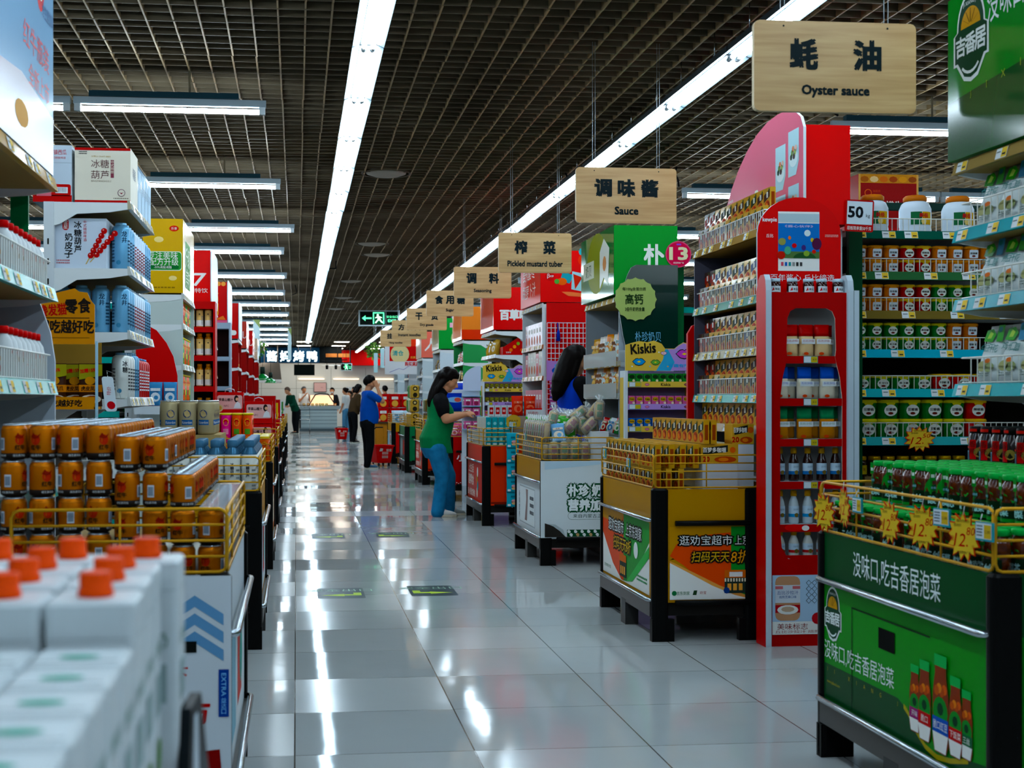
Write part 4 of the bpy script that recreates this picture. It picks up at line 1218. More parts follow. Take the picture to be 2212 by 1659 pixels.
# ---- white bottles with blue caps
def flask(body, capc, label, r=.04, H=.285, name='bottle', cat='bottle', grp='bottles', lines='#2a3238', zh='冰糖葫芦', band=None):
    h = MB()
    b0 = M(body, .35); sh = M(capc, .22, .4)
    h.lathe([(r * .93, 0), (r, .008), (r, H * .74)], b0, 16, caps=True)
    h.lathe([(r, H * .74), (r * .98, H * .78), (r * .6, H * .86), (r * .58, H * .88)], sh, 16, caps=False)
    f = Fr((0, -r, 0), *FRONT, bend=r)
    for a in (-2 * r, 0.0, 2 * r):
        h.vtext(f, zh, a, H * .6, r * .42, M(lines), 2, bold=.03)
        h.scribble(f, a + r * .5, H * .1, a + r * 1.1, H * .5, 6, M('#7b848a'), 2, 5)
    if band: h.rect(f, -r * 3.1, H * .04, r * 3.1, H * .3, band, 1)
    o = root(h, name, cat, grp, label)
    c = MB(); c.lathe([(r * .62, H * .87), (r * .66, H * .88), (r * .66, H * .985), (r * .55, H)], M(capc, .3), 16); sub(c, 'cap', o)
    return o
K = Kind(flask('#c9ccc6', '#3d6580', 'white bottle'))
for r in range(13):
    for c in range(6):
        if r < 5 or c < 2:
            K.put((-.236 - .0835 * c, 6.775 + .085 * r, .76), 'white bottle with blue screw cap, %s row back, %s from the aisle' % (nth(r), nth(c)), rotz=.15 * ((c + r) % 3 - 1), group='blue capped white bottles in the gold bin')
# pale beer kegs behind
h = MB(); h.box((-.15, -.28, 0), (.15, .28, .27), M('#a58e62', .7)); tag(h.build('carton', loc=(-.555, 7.53, .787)), 'plain carton under the beige beer cans', 'box')
def keg():
    h = MB(); r, H = .048, .175
    h.lathe([(r * .92, 0), (r, .012), (r, H - .014), (r * .93, H)], M('#a89a78', .35, .2), 18)
    f = Fr((0, -r, 0), *FRONT, bend=r)
    for a in (-.09, 0, .09):
        h.rect(f, a - .03, .05, a + .03, .078, '#2a5a8e', 1); h.text(f, 'Kaiserdom', a, .064, .014, PAPER, 2, w=.052); h.disc(f, a, .11, .022, '#3f4a6a', 1); h.disc(f, a, .11, .015, '#b8a070', 2)
    o = root(h, 'beer_can', 'beer can', 'beige beer cans')
    l = MB(); l.lathe([(r * .93, H), (r * .97, H + .004), (r * .93, H + .008), (r * .88, H + .003)], M('#c9cfd2', .25, .8), 18); sub(l, 'lid', o)
    return o
K = Kind(keg())
for c in range(3):
    for r in range(5):
        K.put((-.485 - .1 * c, 7.32 + .1 * r, 1.06), 'large beige beer can, %s row back, %s from the aisle' % (nth(r), nth(c)), rotz=.3 * (c - 1), group='large beige beer cans')

# ---- crisp canisters
def canister(body, band, lid='#c9b52a', r=.037, H=.215):
    h = MB(); h.lathe([(r * .97, 0), (r, .006), (r, H - .012)], M(body, .3), 16)
    f = Fr((0, -r, 0), *FRONT, bend=r)
    for a in (-.078, 0, .078):
        h.disc(f, a, .15, .022, '#d8a23a', 1, 12, ry=.028); h.disc(f, a, .155, .017, '#b8241a', 2, 12, ry=.012); h.rect(f, a - .02, .06, a + .02, .1, band, 1); h.disc(f, a, .035, .015, '#d8702a', 1, 10)
    o = root(h, 'crisp_canister', 'crisp canister', 'crisp canisters')
    c = MB(); c.lathe([(r * 1.04, H - .014), (r * 1.04, H - .002), (r * .98, H)], M(lid, .3), 16); sub(c, 'lid', o)
    return o
KC = [Kind(canister(b, n)) for b, n in (('#c8481a', '#4a8a2a'), ('#c22a6e', '#d87a9a'), ('#cf5a1c', '#a81a1a'), ('#2f8a3a', '#d8c84a'))]
lidname = ('orange', 'pink', 'red-orange', 'green')
for r in range(4):
    for c in range(5):
        q = (0, 0, 1, 0, 1)[c]
        KC[q].put((-.36 - .079 * c, 9.98 + .08 * r, .93), '%s crisp canister with yellow lid on the raised tier, %s row, %s from the aisle' % (lidname[q], nth(r), nth(c)), group='yellow lidded canisters, raised tier')
for r in range(11):
    for c in range(2):
        KC[2].put((-.234 - .08 * c, 9.91 + .083 * r, .76), 'red-orange canister with yellow lid on the low tier, %s row back, %s column' % (nth(r), ('outer', 'inner')[c]), group='yellow lidded canisters, low tier')
h = MB(); h.box((-.19, -.155, 0), (.17, .165, .165), M('#b9651c', .5)); tag(h.build('carton', loc=(-.515, 10.1, .76)), 'orange carton lifting the rear canisters', 'box')
for r in range(3):
    for c in range(4):
        q = (c + r) % 3
        KC[q].put((-.41 - .09 * c, 10.5 + .09 * r, .76), '%s canister standing low behind the raised tier, row %s, %s from the aisle' % (lidname[q], ('one', 'two', 'three')[r], nth(c)), group='canisters behind the raised tier')

# ---- red juice boxes with handles
def juice_box(w=.27, d=.2, H=.215):
    h = MB(); h.box((-w / 2, -d / 2, 0), (w / 2, d / 2, H), M('#b81c12', .4))
    for F, ww in ((Fr((-w / 2, -d / 2, 0), *FRONT), w), (Fr((w / 2, -d / 2, 0), (0, 1, 0), (0, 0, 1)), d)):
        h.rrect(F, .02, .05, ww - .01, H - .03, .02, M('#d8a8a4', .4), 1); h.text(F, '苹果山楂汁', ww * .38, H * .66, .03, M('#1d1414'), 2, w=ww * .5, bold=.04)
        h.disc(F, ww * .15, H * .28, .036, '#c8b88a', 2, 14); h.disc(F, ww * .15, H * .28, .024, '#b89a4a', 3, 10); h.text(F, 'NFC', ww * .4, H * .38, .018, M('#5a2a2a'), 2)
        h.disc(F, ww * .78, H * .68, .016, '#d8a88a', 3, 10); h.disc(F, ww * .75, H * .7, .022, '#1a1414', 2, 10, ry=.035); h.shape(F, [(ww * .66, .06), (ww * .92, .06), (ww * .88, H * .5), (ww * .78, H * .58), (ww * .7, H * .45)], '#d9dde2', 3)
    o = root(h, 'juice_box', 'juice box', 'red juice boxes')
    c = MB(); c.tube([(-.045, 0, H), (-.04, 0, H + .025), (0, 0, H + .038), (.04, 0, H + .025), (.045, 0, H)], .005, M('#d8dcde', .3), 6); sub(c, 'handle', o)
    return o
K = Kind(juice_box())
for c, (x, tops) in enumerate([(-.645, (.795, 1.105)), (-.365, (.795, 1.0165))]):
    for L, z in enumerate(tops):
        K.put((x, 13.14, z - .003), 'red juice box with pink label, %s stack, %s' % (('inner', 'aisle-side')[c], ('lower box', 'upper box')[L]), group='red juice boxes facing down the aisle')
h = MB(); h.box((-.14, -.1, 0), (.14, .1, .085), M('#a81a12', .5)); tag(h.build('carton', loc=(-.645, 13.14, 1.012)), 'flat red carton between the two inner juice boxes', 'box')
def plain_box(w, d, H, c, c2, txt='礼', name='gift_box', cat='gift box', grp='gift boxes', handle=False):
    h = MB(); h.box((-w / 2, -d / 2, 0), (w / 2, d / 2, H), M(c, .4))
    for F, ww in ((Fr((-w / 2, -d / 2, 0), *FRONT), w), (Fr((w / 2, -d / 2, 0), (0, 1, 0), (0, 0, 1)), d), (Fr((-w / 2, d / 2, 0), (0, -1, 0), (0, 0, 1)), d)):
        h.rect(F, ww * .1, H * .12, ww * .9, H * .3, c2, 1); h.text(F, txt, ww * .5, H * .62, H * .2, M(c2), 1, maxw=ww * .7, bold=.03)
    return root(h, name, cat, grp)
K = Kind(plain_box(.2, .22, .26, '#a8140e', '#d8c8b8', '山楂'))
for c in range(3):
    for r in range(2):
        for L in range(2):
            K.put((-.31 - .205 * c, 13.5 + .3 * r, .76 + .262 * L), 'plain red gift box behind the juice boxes, %s row, %s from aisle, %s' % (nth(r), nth(c), ('below', 'on top')[L]), group='red gift boxes on the juice bin')
KY = Kind(plain_box(.16, .16, .2, '#c8a028', '#a82a1a', '面'))
KW = Kind(plain_box(.18, .2, .22, '#c9d0d2', '#3a6a9a', '奶'))
KR = Kind(plain_box(.2, .2, .24, '#b02018', '#d8b060', '福'))
KG = Kind(plain_box(.16, .18, .2, '#2f7a3c', '#d8d0a0', '茶'))
KS = {'yellow': KY, 'white and blue': KW, 'deep red': KR, 'green': KG}
for i, seq in ((4, ('deep red', 'yellow', 'white and blue')), (5, ('white and blue', 'deep red', 'yellow')), (6, ('yellow', 'green', 'deep red')), (7, ('white and blue', 'yellow', 'green'))):
    for r in range(4):
        for c in range(2):
            q = seq[(r + c) % 3]
            for L in range(2 if (r + i) % 2 else 1):
                KS[q].put((-.305 - .23 * c, YM(i) + .18 + .27 * r, .757 + .246 * L), '%s box on the %s bin past the milk, %s row, %s side, %s' % (q, nth(i + 1), nth(r), ('aisle', 'inner')[c], ('base', 'upper')[L]), group='boxes on the further drinks bins')

# ---- the first two end units: bottles, beer cartons, big blue cans
def red_bottle():
    h = MB(); r, H = .032, .165
    h.lathe([(r * .9, 0), (r, .01), (r, .1), (r * .85, .125), (r * .5, .142), (r * .45, .15)], M('#d2d8da', .3), 14)
    f = Fr((0, -r, 0), *FRONT, bend=r)
    for a in (-.066, 0, .066): h.shape(f, [(a - .02, .02), (a + .02, .02), (a + .02, .045), (a, .06), (a - .02, .045)], '#c8281c', 1); h.disc(f, a, .09, .014, '#c8281c', 1, 8); h.disc(f, a + .012, .07, .008, '#d8a03a', 2, 8)
    o = root(h, 'drink_bottle', 'bottle', 'red capped bottles')
    c = MB(); c.lathe([(.018, .146), (.018, .166), (.016, .169)], M('#c01410', .35), 14); sub(c, 'cap', o)
    return o
K = Kind(red_bottle())
for s_, z in enumerate((1.623, 1.303)):
    for r in range(8):
        for c in range(3):
            K.put((-.885 - .07 * c, 4.66 - .072 * r, z), 'red capped white bottle, %s shelf, %s from the far end, %s row in' % (('upper', 'lower')[s_], nth(r), nth(c)), rotz=PI / 2, group='red capped bottles on the end shelves')
def beer_box(kind):
    if kind == 0:      # white and red carton with flaps
        w, d, H = .19, .3, .285; h = MB(); h.box((-w / 2, -d / 2, 0), (w / 2, d / 2, H), M('#b9c6d2', .4)); F = Fr((-w / 2, -d / 2, 0), *FRONT)
        h.rect(F, 0, 0, w, .035, '#b01a1a', 1); h.rrect(F, .004, .03, w - .004, .09, .012, M('#b01a1a', .4), 1); h.rect(F, .018, .03, .09, .08, '#c86a78', 2); h.rect(F, .11, .045, .17, .075, '#dfe6ea', 2)
        for k in range(9): h.rect(F, .113 + k * .006, .05, .115 + k * .006, .072, '#2a3a4a', 3)
        h.rect(F, .089, .095, .092, .195, '#2a3038', 1); h.rect(F, 0, .196, w, .198, '#8f9aa6', 1); h.text(F, '冰镇西瓜', .122, .25, .026, M('#b8404a'), 2, w=.085); h.text(F, '中式精酿啤酒', .122, .222, .012, M('#c86a70'), 2); h.rect(F, .062, .205, .072, .24, '#c8303a', 2); h.rect(F, .062, .255, .072, .275, '#c8303a', 2)
        n = 'white and red beer carton'
    elif kind == 1:
        w, d, H = .275, .3, .275; h = MB(); h.box((-w / 2, -d / 2, 0), (w / 2, d / 2, H), M('#d6d0c0', .45)); F = Fr((-w / 2, -d / 2, 0), *FRONT)
        h.rect(F, 0, 0, w, .012, '#a81a1a', 1); h.rect(F, 0, H - .013, w, H, '#a81a1a', 1); dk = M('#5a3a3a')
        for st, y in (('冰糖', .195), ('葫芦', .14)): h.text(F, st, .125, y, .042, dk, 2, w=.088)
        h.rect(F, .177, .125, .193, .215, '#7a3a48', 2); h.vtext(F, '中式精酿', .185, .212, .015, M('#d8c8b8'), 3); h.text(F, 'BINGTANGHULU', .13, .108, .009, M('#7a6a58'), 2); h.text(F, '好啤士 CRAFT BEER', .13, .232, .01, M('#a88a4a'), 2); h.scribble(F, .02, .24, .06, .26, 2, M('#3a3a3a'), 2)
        h.disc(F, .23, .05, .019, '#6a4a5a', 2, 16); h.disc(F, .23, .05, .016, '#d6d0c0', 3, 16); h.shape(F, [(.218, .055), (.23, .042), (.242, .055), (.234, .05), (.226, .05)], '#7a2a3a', 4); h.scribble(F, .19, .018, .265, .026, 1, M('#6a6050'), 2)
        n = 'cream beer carton with red edges'
    else:
        w, d, H = .27, .3, .25; h = MB(); h.box((-w / 2, -d / 2, 0), (w / 2, d / 2, H), M('#c2cedb', .4)); F = Fr((-w / 2, -d / 2, 0), *FRONT); bk = M('#16181c')
        h.vtext(F, '奶皮子', .085, .175, .038, bk, 2, bold=.03); h.vtext(F, '冰糖葫芦', .13, .235, .036, bk, 2, bold=.03); h.vtext(F, '中式精酿啤酒', .165, .24, .016, M('#b84a50'), 2)
        h.rrect(F, .055, .19, .085, .245, .012, M('#b01a1a', .4), 2); h.vtext(F, '金星', .07, .243, .022, PAPER, 3)
        for (x0, y0, a) in ((.17, .02, 62), (.19, .03, 50)):
            c_, s_ = math.cos(math.radians(a)), math.sin(math.radians(a))
            h.shape(F, [(x0 - .003, y0), (x0 + .003, y0), (x0 + .2 * c_ + .003, y0 + .2 * s_), (x0 + .2 * c_ - .003, y0 + .2 * s_)], '#b89a5a', 2)
            for k in range(6): h.disc(F, x0 + (.05 + .028 * k) * c_, y0 + (.05 + .028 * k) * s_, .0155, '#a81a14', 3, 10); h.disc(F, x0 + (.05 + .028 * k) * c_ - .004, y0 + (.05 + .028 * k) * s_ + .005, .004, '#e08a80', 4, 6)
        h.scribble(F, .025, .02, .09, .045, 2, M('#b87078'), 2); n = 'white beer carton printed with candied skewers'
    h.text(Fr((w / 2, -d / 2, 0), (0, 1, 0), (0, 0, 1)), '精酿', d / 2, H * .6, .06, M('#5a6a7a'), 1)
    o = root(h, 'beer_carton', 'beer carton', None, n)
    if kind == 1:
        c = MB(); c.tube([(-.03, 0, H), (-.025, 0, H + .018), (0, 0, H + .026), (.025, 0, H + .018), (.03, 0, H)], .004, M('#c9ced2', .3), 6); sub(c, 'handle', o)
    return o
o = beer_box(0); o.location = (-1.215, 6.99, 2.237); o['label'] = 'white and red beer carton at the back of the top shelf'
o = beer_box(1); o.location = (-.968, 6.99, 2.2375); o['label'] = 'cream beer carton with red edges on the top shelf'
o = beer_box(2); o.location = (-1.085, 6.99, 1.907); o['label'] = 'white beer carton printed with candied fruit skewers, second shelf'
h = MB(); h.box((-.06, -.078, 0), (.06, .078, .27), M('#93b4cc', .15)); F = Fr((.06, -.078, 0), (0, 1, 0), (0, 0, 1)); h.rect(F, .01, .02, .146, .25, '#a9c6da', 1); h.text(F, '茶啤', .078, .16, .06, M('#3a6a8a', .3), 2)
F = Fr((-.06, -.078, 0), *FRONT); h.rect(F, .01, .02, .11, .25, '#b9cad6', 1)
K = Kind(root(h, 'beer_carton', 'beer carton', 'pale blue beer cartons'))
for k in range(5): K.put((-.91, 7.24 + .161 * k, 2.237), 'glossy pale blue carton on the top shelf edge, %s from the near end' % nth(k), group='pale blue cartons on the top shelf')
def big_can(body, ink, zh, neck, grp, H=.245, r=.046):
    h = MB(); h.lathe([(r * .92, 0), (r, .01), (r, H * .86), (r * .85, H * .92), (r * .62, H * .95)], M(body, .28, .25), 18)
    f = Fr((0, -r, 0), *FRONT, bend=r)
    for a in (-.097, 0, .097): h.vtext(f, zh, a, H * .82, .028, M(ink), 1, bold=.03); h.disc(f, a - .03, .04, .012, '#3f7a9a', 1, 10); h.scribble(f, a + .02, .04, a + .045, .16, 7, M(ink), 1, 3)
    o = root(h, 'beer_can', 'beer can', grp)
    c = MB(); c.lathe([(r * .6, H * .945), (r * .64, H * .96), (r * .6, H)], M(neck, .3, .3), 18); sub(c, 'cap', o)
    return o
KB = Kind(big_can('#6a9fc0', '#1d3a52', '龙井', '#7fb0cc', 'big blue tea beer cans'))
KP = Kind(big_can('#b9cddd', '#8a2a2a', '奶皮子', '#b9cddd', 'pale beer cans'))
KD = Kind(big_can('#cfd3cf', '#23282c', '冰糖', '#5f8096', 'white beer cans', H=.235))
KE = Kind(big_can('#b01c22', '#dfe4e8', '龙啤', '#3f6fa0', 'red beer cans', H=.225))
for z, tag_, n0 in ((1.907, 'second', 0), (1.587, 'third', 0)):
    for r in range(11):
        kk = KB if r < 3 or r > 7 else KP
        kk.put((-.895, 6.975 + .097 * r, z), '%s beer can on the %s shelf edge, %s from the near end' % ('big blue' if kk is KB else 'pale red-lettered', tag_, nth(r)), rotz=.5, group='beer cans along the shelf edge')
for c in range(3): KB.put((-.995 - .098 * c, 6.98, 1.587), 'big blue beer can beside the orange snack rack, %s in from the shelf edge' % nth(c), rotz=.2, group='blue beer cans facing down the store')
for r in range(10):
    kk = KD if r < 3 else KB if r < 5 else KE
    kk.put((-.895, 6.975 + .1 * r, 1.252), '%s beer can on the fourth shelf, %s from the near end' % ('white' if kk is KD else 'blue' if kk is KB else 'red', nth(r)), rotz=.6, group='beer cans on the fourth shelf')

# ---- orange snack rack hung on the side of the beer shelves
t = thing('snack_rack', 'orange snack rack with black and red slogan board', 'display rack', (-1.1, 6.59, 1.2))
h = MB(); F = Fr((-.145, 0, .315), *FRONT)
h.prism(F, [(0, 0), (.275, 0), (.275, .19), (.255, .215), (.24, .25), (.2, .255), (.18, .27), (.0, .225)], .006, M('#c07c22', .4), M('#d8dcda', .4))
h.text(F, '馋发猫', .075, .165, .055, M('#a8241a'), 2, w=.13, bold=.05, rot=.1); h.text(F, '零食', .195, .185, .07, M('#1a1410'), 2, w=.12, bold=.05, rot=.05); h.text(F, '越吃越好吃', .14, .085, .062, M('#1a1410'), 2, w=.26, bold=.05); h.rect(F, .0, .125, .25, .129, '#3a2410', 2); h.rect(F, .03, .03, .25, .033, '#7a5016', 2)
sub(h, 'slogan_board', t)
h = MB(); F = Fr((-.145, 0, 0), *FRONT); h.rect(F, 0, .0, .27, .06, M('#c07c22', .4), 1); h.box((-.145, 0, 0), (.13, .19, .012), M('#c07c22', .4)); h.box((-.145, 0, .0), (.13, .004, .06), M('#c07c22', .4)); h.text(F, '越吃越好吃', .12, .03, .032, M('#1a1410'), 2, w=.19, bold=.05); sub(h, 'tray', t)
h = MB(); h.box((-.145, .19, 0), (.135, .196, .33), M('#8a6a30', .5)); sub(h, 'back_panel', t)
for sx in (-.147, .132):
    h = MB(); h.box((sx, 0, -.3), (sx + .012, .012, .33), M('#9cc0d0', .3)); sub(h, 'upright', t)
def foot_bag():
    h = MB(); w, H, d = .115, .21, .024
    bag_shape(h, w, H, d, M('#3a1f12', .25)); F = Fr((-w / 2, -d - .002, 0), *FRONT)
    h.shape(F, [(.008, .13), (.118, .15), (.118, .205), (.008, .205)], M('#8f8a2a', .3), 1); h.text(F, '加赠15%', .05, .175, .02, M('#c8241c'), 3, bold=.05, rot=.12, w=.075); h.rect(F, .008, .07, .118, .105, '#c8782a', 2); h.text(F, '虎皮凤爪', .06, .087, .022, M('#2a140a'), 3, w=.085, bold=.04)
    h.disc(F, .063, .035, .05, '#d8ccb8', 2, 14, ry=.022); h.disc(F, .07, .04, .03, '#8a3a1c', 3, 10, ry=.013); h.disc(F, .03, .03, .014, '#7a1a1a', 3, 10)
    h.disc(F, .06, .125, .025, '#c8842a', 2, 12, ry=.02)
    return root(h, 'snack_bag', 'snack bag', 'chicken feet bags')
def bag_shape(h, w, H, d, m, top=None, n=7):
    """a filled pouch standing on its base: crimped flat at the top, bulging below"""
    rings = []
    for k in range(9):
        q = k / 8; z = H * q
        dd = d * (0.75 + .35 * math.sin(min(1, q * 1.6) * PI * .8)) * (1 - q ** 3) + .0015
        ww = w / 2 * (1 - .06 * math.sin(q * PI))
        ring = []
        for i in range(14):
            t = 2 * PI * i / 14
            c_, s_ = math.cos(t), math.sin(t)
            ring.append((ww * math.copysign(abs(c_) ** .55, c_), dd * math.copysign(abs(s_) ** .8, s_), z))
        rings.append(ring)
    if top:
        h.loft(rings[:6], m); h.loft(rings[5:], top)
    else: h.loft(rings, m)
K = Kind(foot_bag())
for k in range(3):
    K.put((-1.17 + .085 * k, 6.65 + .062 * (k % 2), 1.214), 'brown chicken feet snack bag in the orange rack, %s from its inner side' % nth(k), group='brown snack bags in the orange rack')
h = MB(); F = Fr((-.03, 0, 0), (1, 0, 0), (-.12, 0, 1)); h.prism(F, rr_pts(0, 0, .055, .17, .012), .003, M('#cfdbe2', .25)); h.text(F, '特价', .027, .1, .02, M('#b8242a'), 1, rot=1.4); h.disc(F, .03, .03, .02, '#b8242a', 1, 12); h.tube([(-.02, .004, .165), (-.04, .1, .2), (-.02, .2, .19), (.02, .21, .045)], .0015, CHROME, 4)
tag(h.build('hanging_tag', loc=(-.89, 6.6, 1.19)), 'white tag with red print dangling by the beer shelf', 'tag')

# ---- canisters on the third bay end shelves
for s_, (z, seq) in enumerate(((1.802, (1, 1, 1, 2, 0, 3, 3, 2, 0, 3)), (1.502, (1, 2, 3, 3, 2, 0, 3, 0, 2, 3)), (1.222, (2, 2, 0, 0, 2, 3, 0, 2, 0, 3)))):
    for r in range(10):
        q = seq[r]
        KC[q].put((-.886, 10.02 + .096 * r, z), '%s crisp canister on the %s shelf below the yellow header, %s from the near end' % (lidname[q], ('upper', 'middle', 'lower')[s_], nth(r)), rotz=.7, group='canisters on the end shelves', scale=(1, 1, .86 if s_ == 0 else 1))
    if s_ == 0:
        for c in range(2): KC[1].put((-.972 - .08 * c, 10.02, z), 'pink crisp canister facing down the store, %s in from the shelf edge' % nth(c), group='canisters on the end shelves', scale=(1, 1, .86))
# red rounded board with candy bags at its foot
t = thing('candy_board', 'red rounded display board beside the crisp shelves', 'display board', (-.99, 9.86, 1.2))
h = MB(); F = Fr((-.17, 0, 0), *FRONT)
h.prism(F, [(0, 0), (.3, 0), (.3, .22), (.27, .36), (.22, .46), (.15, .55), (.06, .6), (0, .6)], .012, M('#c01c14', .35), M('#d8dce0', .4)); sub(h, 'board', t)
h = MB(); h.box((-.17, -.1, -.06), (.13, -.0, .0), M('#c9d2d8', .35)); sub(h, 'tray', t)
for sx in (-.16, .11):
    h = MB(); h.box((sx, -.03, -1.2), (sx + .02, -.01, -.06), M('#c9d2d8', .35)); sub(h, 'leg', t)
def pouch(c1, c2, w=.1, H=.15, d=.025, name='snack_bag', cat='snack bag', grp='bags', txt=None, ink='#ffffff', top=None):
    h = MB(); bag_shape(h, w, H, d, M(c1, .25), top and M(top, .25)); F = Fr((-w / 2, -d * 1.08 - .001, 0), *FRONT)
    h.disc(F, w * .5, H * .36, w * .34, M(c2, .3), 1, 12, ry=H * .2); h.disc(F, w * .55, H * .34, w * .16, M(c1, .3), 2, 8)
    h.rect(F, w * .15, H * .62, w * .85, H * .74, M(c2, .3), 1)
    if txt: h.text(F, txt, w * .5, H * .68, H * .1, M(ink), 2, maxw=w * .66)
    return root(h, name, cat, grp)
K = Kind(pouch('#3f7fae', '#d8e2ea', .1, .17, txt='牛奶糖'))
for k in range(3): K.put((-1.115 + .103 * k, 9.81, 1.203), 'blue and white candy bag under the red board, %s from its inner end' % nth(k), group='candy bags under the red board')

# ---- red bottle stand and grey box stand
def plain_stand(name, label, cat, x0, x1, y, zs, zt, c, dep=.3, inner='#2a1512'):
    t = thing(name, label, cat, ((x0 + x1) / 2, y, 0)); w = (x1 - x0) / 2
    for sx in (-w, w - .02):
        h = MB(); h.box((sx, 0, 0), (sx + .02, dep, zt), M(c, .4)); sub(h, 'side_panel', t)
    h = MB(); h.box((-w + .02, dep - .02, 0), (w - .02, dep, zt), M(inner, .6)); sub(h, 'back_panel', t)
    for z in zs:
        h = MB(); h.box((-w + .02, 0.004, z - .05), (w - .02, dep - .02, z), M(c, .4)); sub(h, 'shelf', t)
    h = MB(); h.box((-w + .02, .004, zt - .07), (w - .02, dep - .02, zt), M(c, .4)); sub(h, 'top_rail', t)
    return t
plain_stand('bottle_stand', 'red shelf stand of amber bottles below the white number header', 'display stand', -1.06, -.76, 12.72, [1.93, 1.66, 1.37, 1.05, .7], 2.17, '#b01410')
K = Kind(flask('#d8b070', '#b8701c', 'bottle', r=.033, H=.21, name='drink_bottle', grp='amber bottles', lines='#1a1a1a', zh='椰', band='#e4e2dc'))
for s_, z in enumerate((1.93, 1.66, 1.37, 1.05)):
    for c in range(3):
        K.put((-.99 + .08 * c, 12.8, z + .003), 'amber bottle with white label, %s shelf of the red stand, %s along' % (nth(s_), nth(c)), group='amber bottles in the red stand')
plain_stand('box_stand', 'grey sided stand of boxes under the gold lettered header', 'display stand', -1.03, -.77, 15.88, [1.75, 1.4, 1.05, .7], 2.15, '#8fa0b0')
for i in (3, 4, 5, 6):
    zs = [1.803, 1.503, 1.203] if i == 3 else [1.803, 1.453, 1.103] if i == 4 else [1.703, 1.353, 1.003]
    for s_, z in enumerate(zs):
        for r in range(4):
            q = ('deep red', 'yellow', 'white and blue', 'green')[(r + s_ + i) % (3 if i < 5 else 4)]
            KS[q].put((-.96, YM(i) + .28 + .24 * r, z), '%s box, %s end shelf, drinks bay %s, %s along' % (q, nth(s_), ('four', 'five', 'six', 'seven')[i - 3], nth(r)), rotz=PI / 2, group='boxes on the further drinks end shelves')
# ================================================================ goods on the food side
W_ = -PI / 2        # turned to face the aisle
# ---- pickle jars with green lids
def pickle_jar(txt):
    h = MB(); r, H = .0365, .135
    gl = M('#4a1d0a', .12, coat=.5, noise=.55, nscale=55)
    h.lathe([(r * .9, 0), (r, .008), (r, .088), (r * .93, .104), (r * .72, .116), (r * .72, .122)], gl, 16, caps=True)
    f = Fr((0, -r, 0), *FRONT, bend=r)
    g = M('#0b7a26', .3); dk = M('#0c2414', .3)
    h.rect(f, -.052, .006, .045, .055, dk, 1); h.rect(f, -.052, .0, .045, .01, g, 2)
    h.shape(f, [(-.052, .052), (-.02, .047), (.01, .047), (.035, .055), (.045, .066), (.01, .08), (-.012, .1), (-.022, .1), (-.04, .08)], g, 2)
    h.text(f, txt, -.004, .03, .024, M('#a8d8dc'), 3, w=.05, bold=.05); h.disc(f, -.008, .068, .011, '#0c4a2a', 3, 10); h.text(f, '吉香居', -.008, .068, .007, M('#8fc8e0'), 4)
    o = root(h, 'pickle_jar', 'pickle jar', 'green lidded pickle jars')
    c = MB(); c.lathe([(r * .86, .117), (r * .9, .119), (r * .9, .132), (r * .84, .1345)], M('#0b9a40', .28), 18); sub(c, 'lid', o)
    c = MB(); fs = Fr((0, -r * .96, 0), *FRONT); c.rect(fs, -.022, .09, -.006, .128, g, 1); c.rect(fs, -.019, .1, -.009, .11, '#cfe0d8', 2); sub(c, 'seal_strip', o)
    return o
KJ = [Kind(pickle_jar(t)) for t in ('酸菜', '三丝', '下饭菜', '泡菜芯')]
for c in range(5):
    for r in range(14):
        KJ[(r * 3 + c + (r // 3)) % 4].put((2.025 + .079 * c, 4.44 - .0775 * r, .902), 'pickle jar on the upper tier, %s row from the aisle, %s from the far end' % (nth(c), nth(r)), rotz=W_ + rnd.choice((-.5, 0, 0, .25, .3, 1.2)), group='pickle jars, upper tier')
for c in range(6):
    for r in range(14):
        if c < 2 or r == 13:
            KJ[(r + c * 2) % 4].put((1.886 + .0785 * c, 4.44 - .0775 * r, .764), 'pickle jar behind the wire guard, %s row in, %s from the far end' % (nth(c), nth(r)), rotz=W_ + rnd.choice((-.4, 0, .2, .5)), group='pickle jars, lower tier')
def sauce_jar():
    h = MB(); r, H = .036, .14
    h.lathe([(r * .92, 0), (r, .006), (r, .1), (r * .8, .115), (r * .8, .12)], M('#1a0d0a', .15, coat=.5), 16)
    f = Fr((0, -r, 0), *FRONT, bend=r)
    h.rect(f, -.03, .015, -.005, .05, '#7fa8bc', 1)
    for k in range(5): h.rect(f, -.028 + k * .0045, .018, -.0255 + k * .0045, .047, '#182430', 2)
    h.rect(f, .0, .02, .026, .09, '#b01a12', 1); h.vtext(f, '香辣', .013, .085, .022, M('#2a0c08'), 2); h.rect(f, -.03, .06, -.005, .066, '#c83018', 1); h.disc(f, .036, .045, .018, '#8a7a3a', 2, 12)
    o = root(h, 'sauce_jar', 'sauce jar', 'black and red sauce jars')
    c = MB(); c.lathe([(r * .88, .114), (r * .88, .136), (r * .8, .139)], M('#14100f', .3), 16, caps=True); c.rect(Fr((0, -r * .88, 0), *FRONT, bend=r * .88), -.025, .12, .025, .13, '#b82a18', 1); sub(c, 'lid', o)
    return o
K = Kind(sauce_jar())
for c in range(3):
    for r in range(9): K.put((2.475 + .08 * c, 4.63 - .08 * r, 1.012), 'black and red sauce jar on the low shelf, %s from the far end, %s row' % (nth(r), nth(c)), rotz=W_ + rnd.choice((-.3, .1, .6)), group='black and red sauce jars')

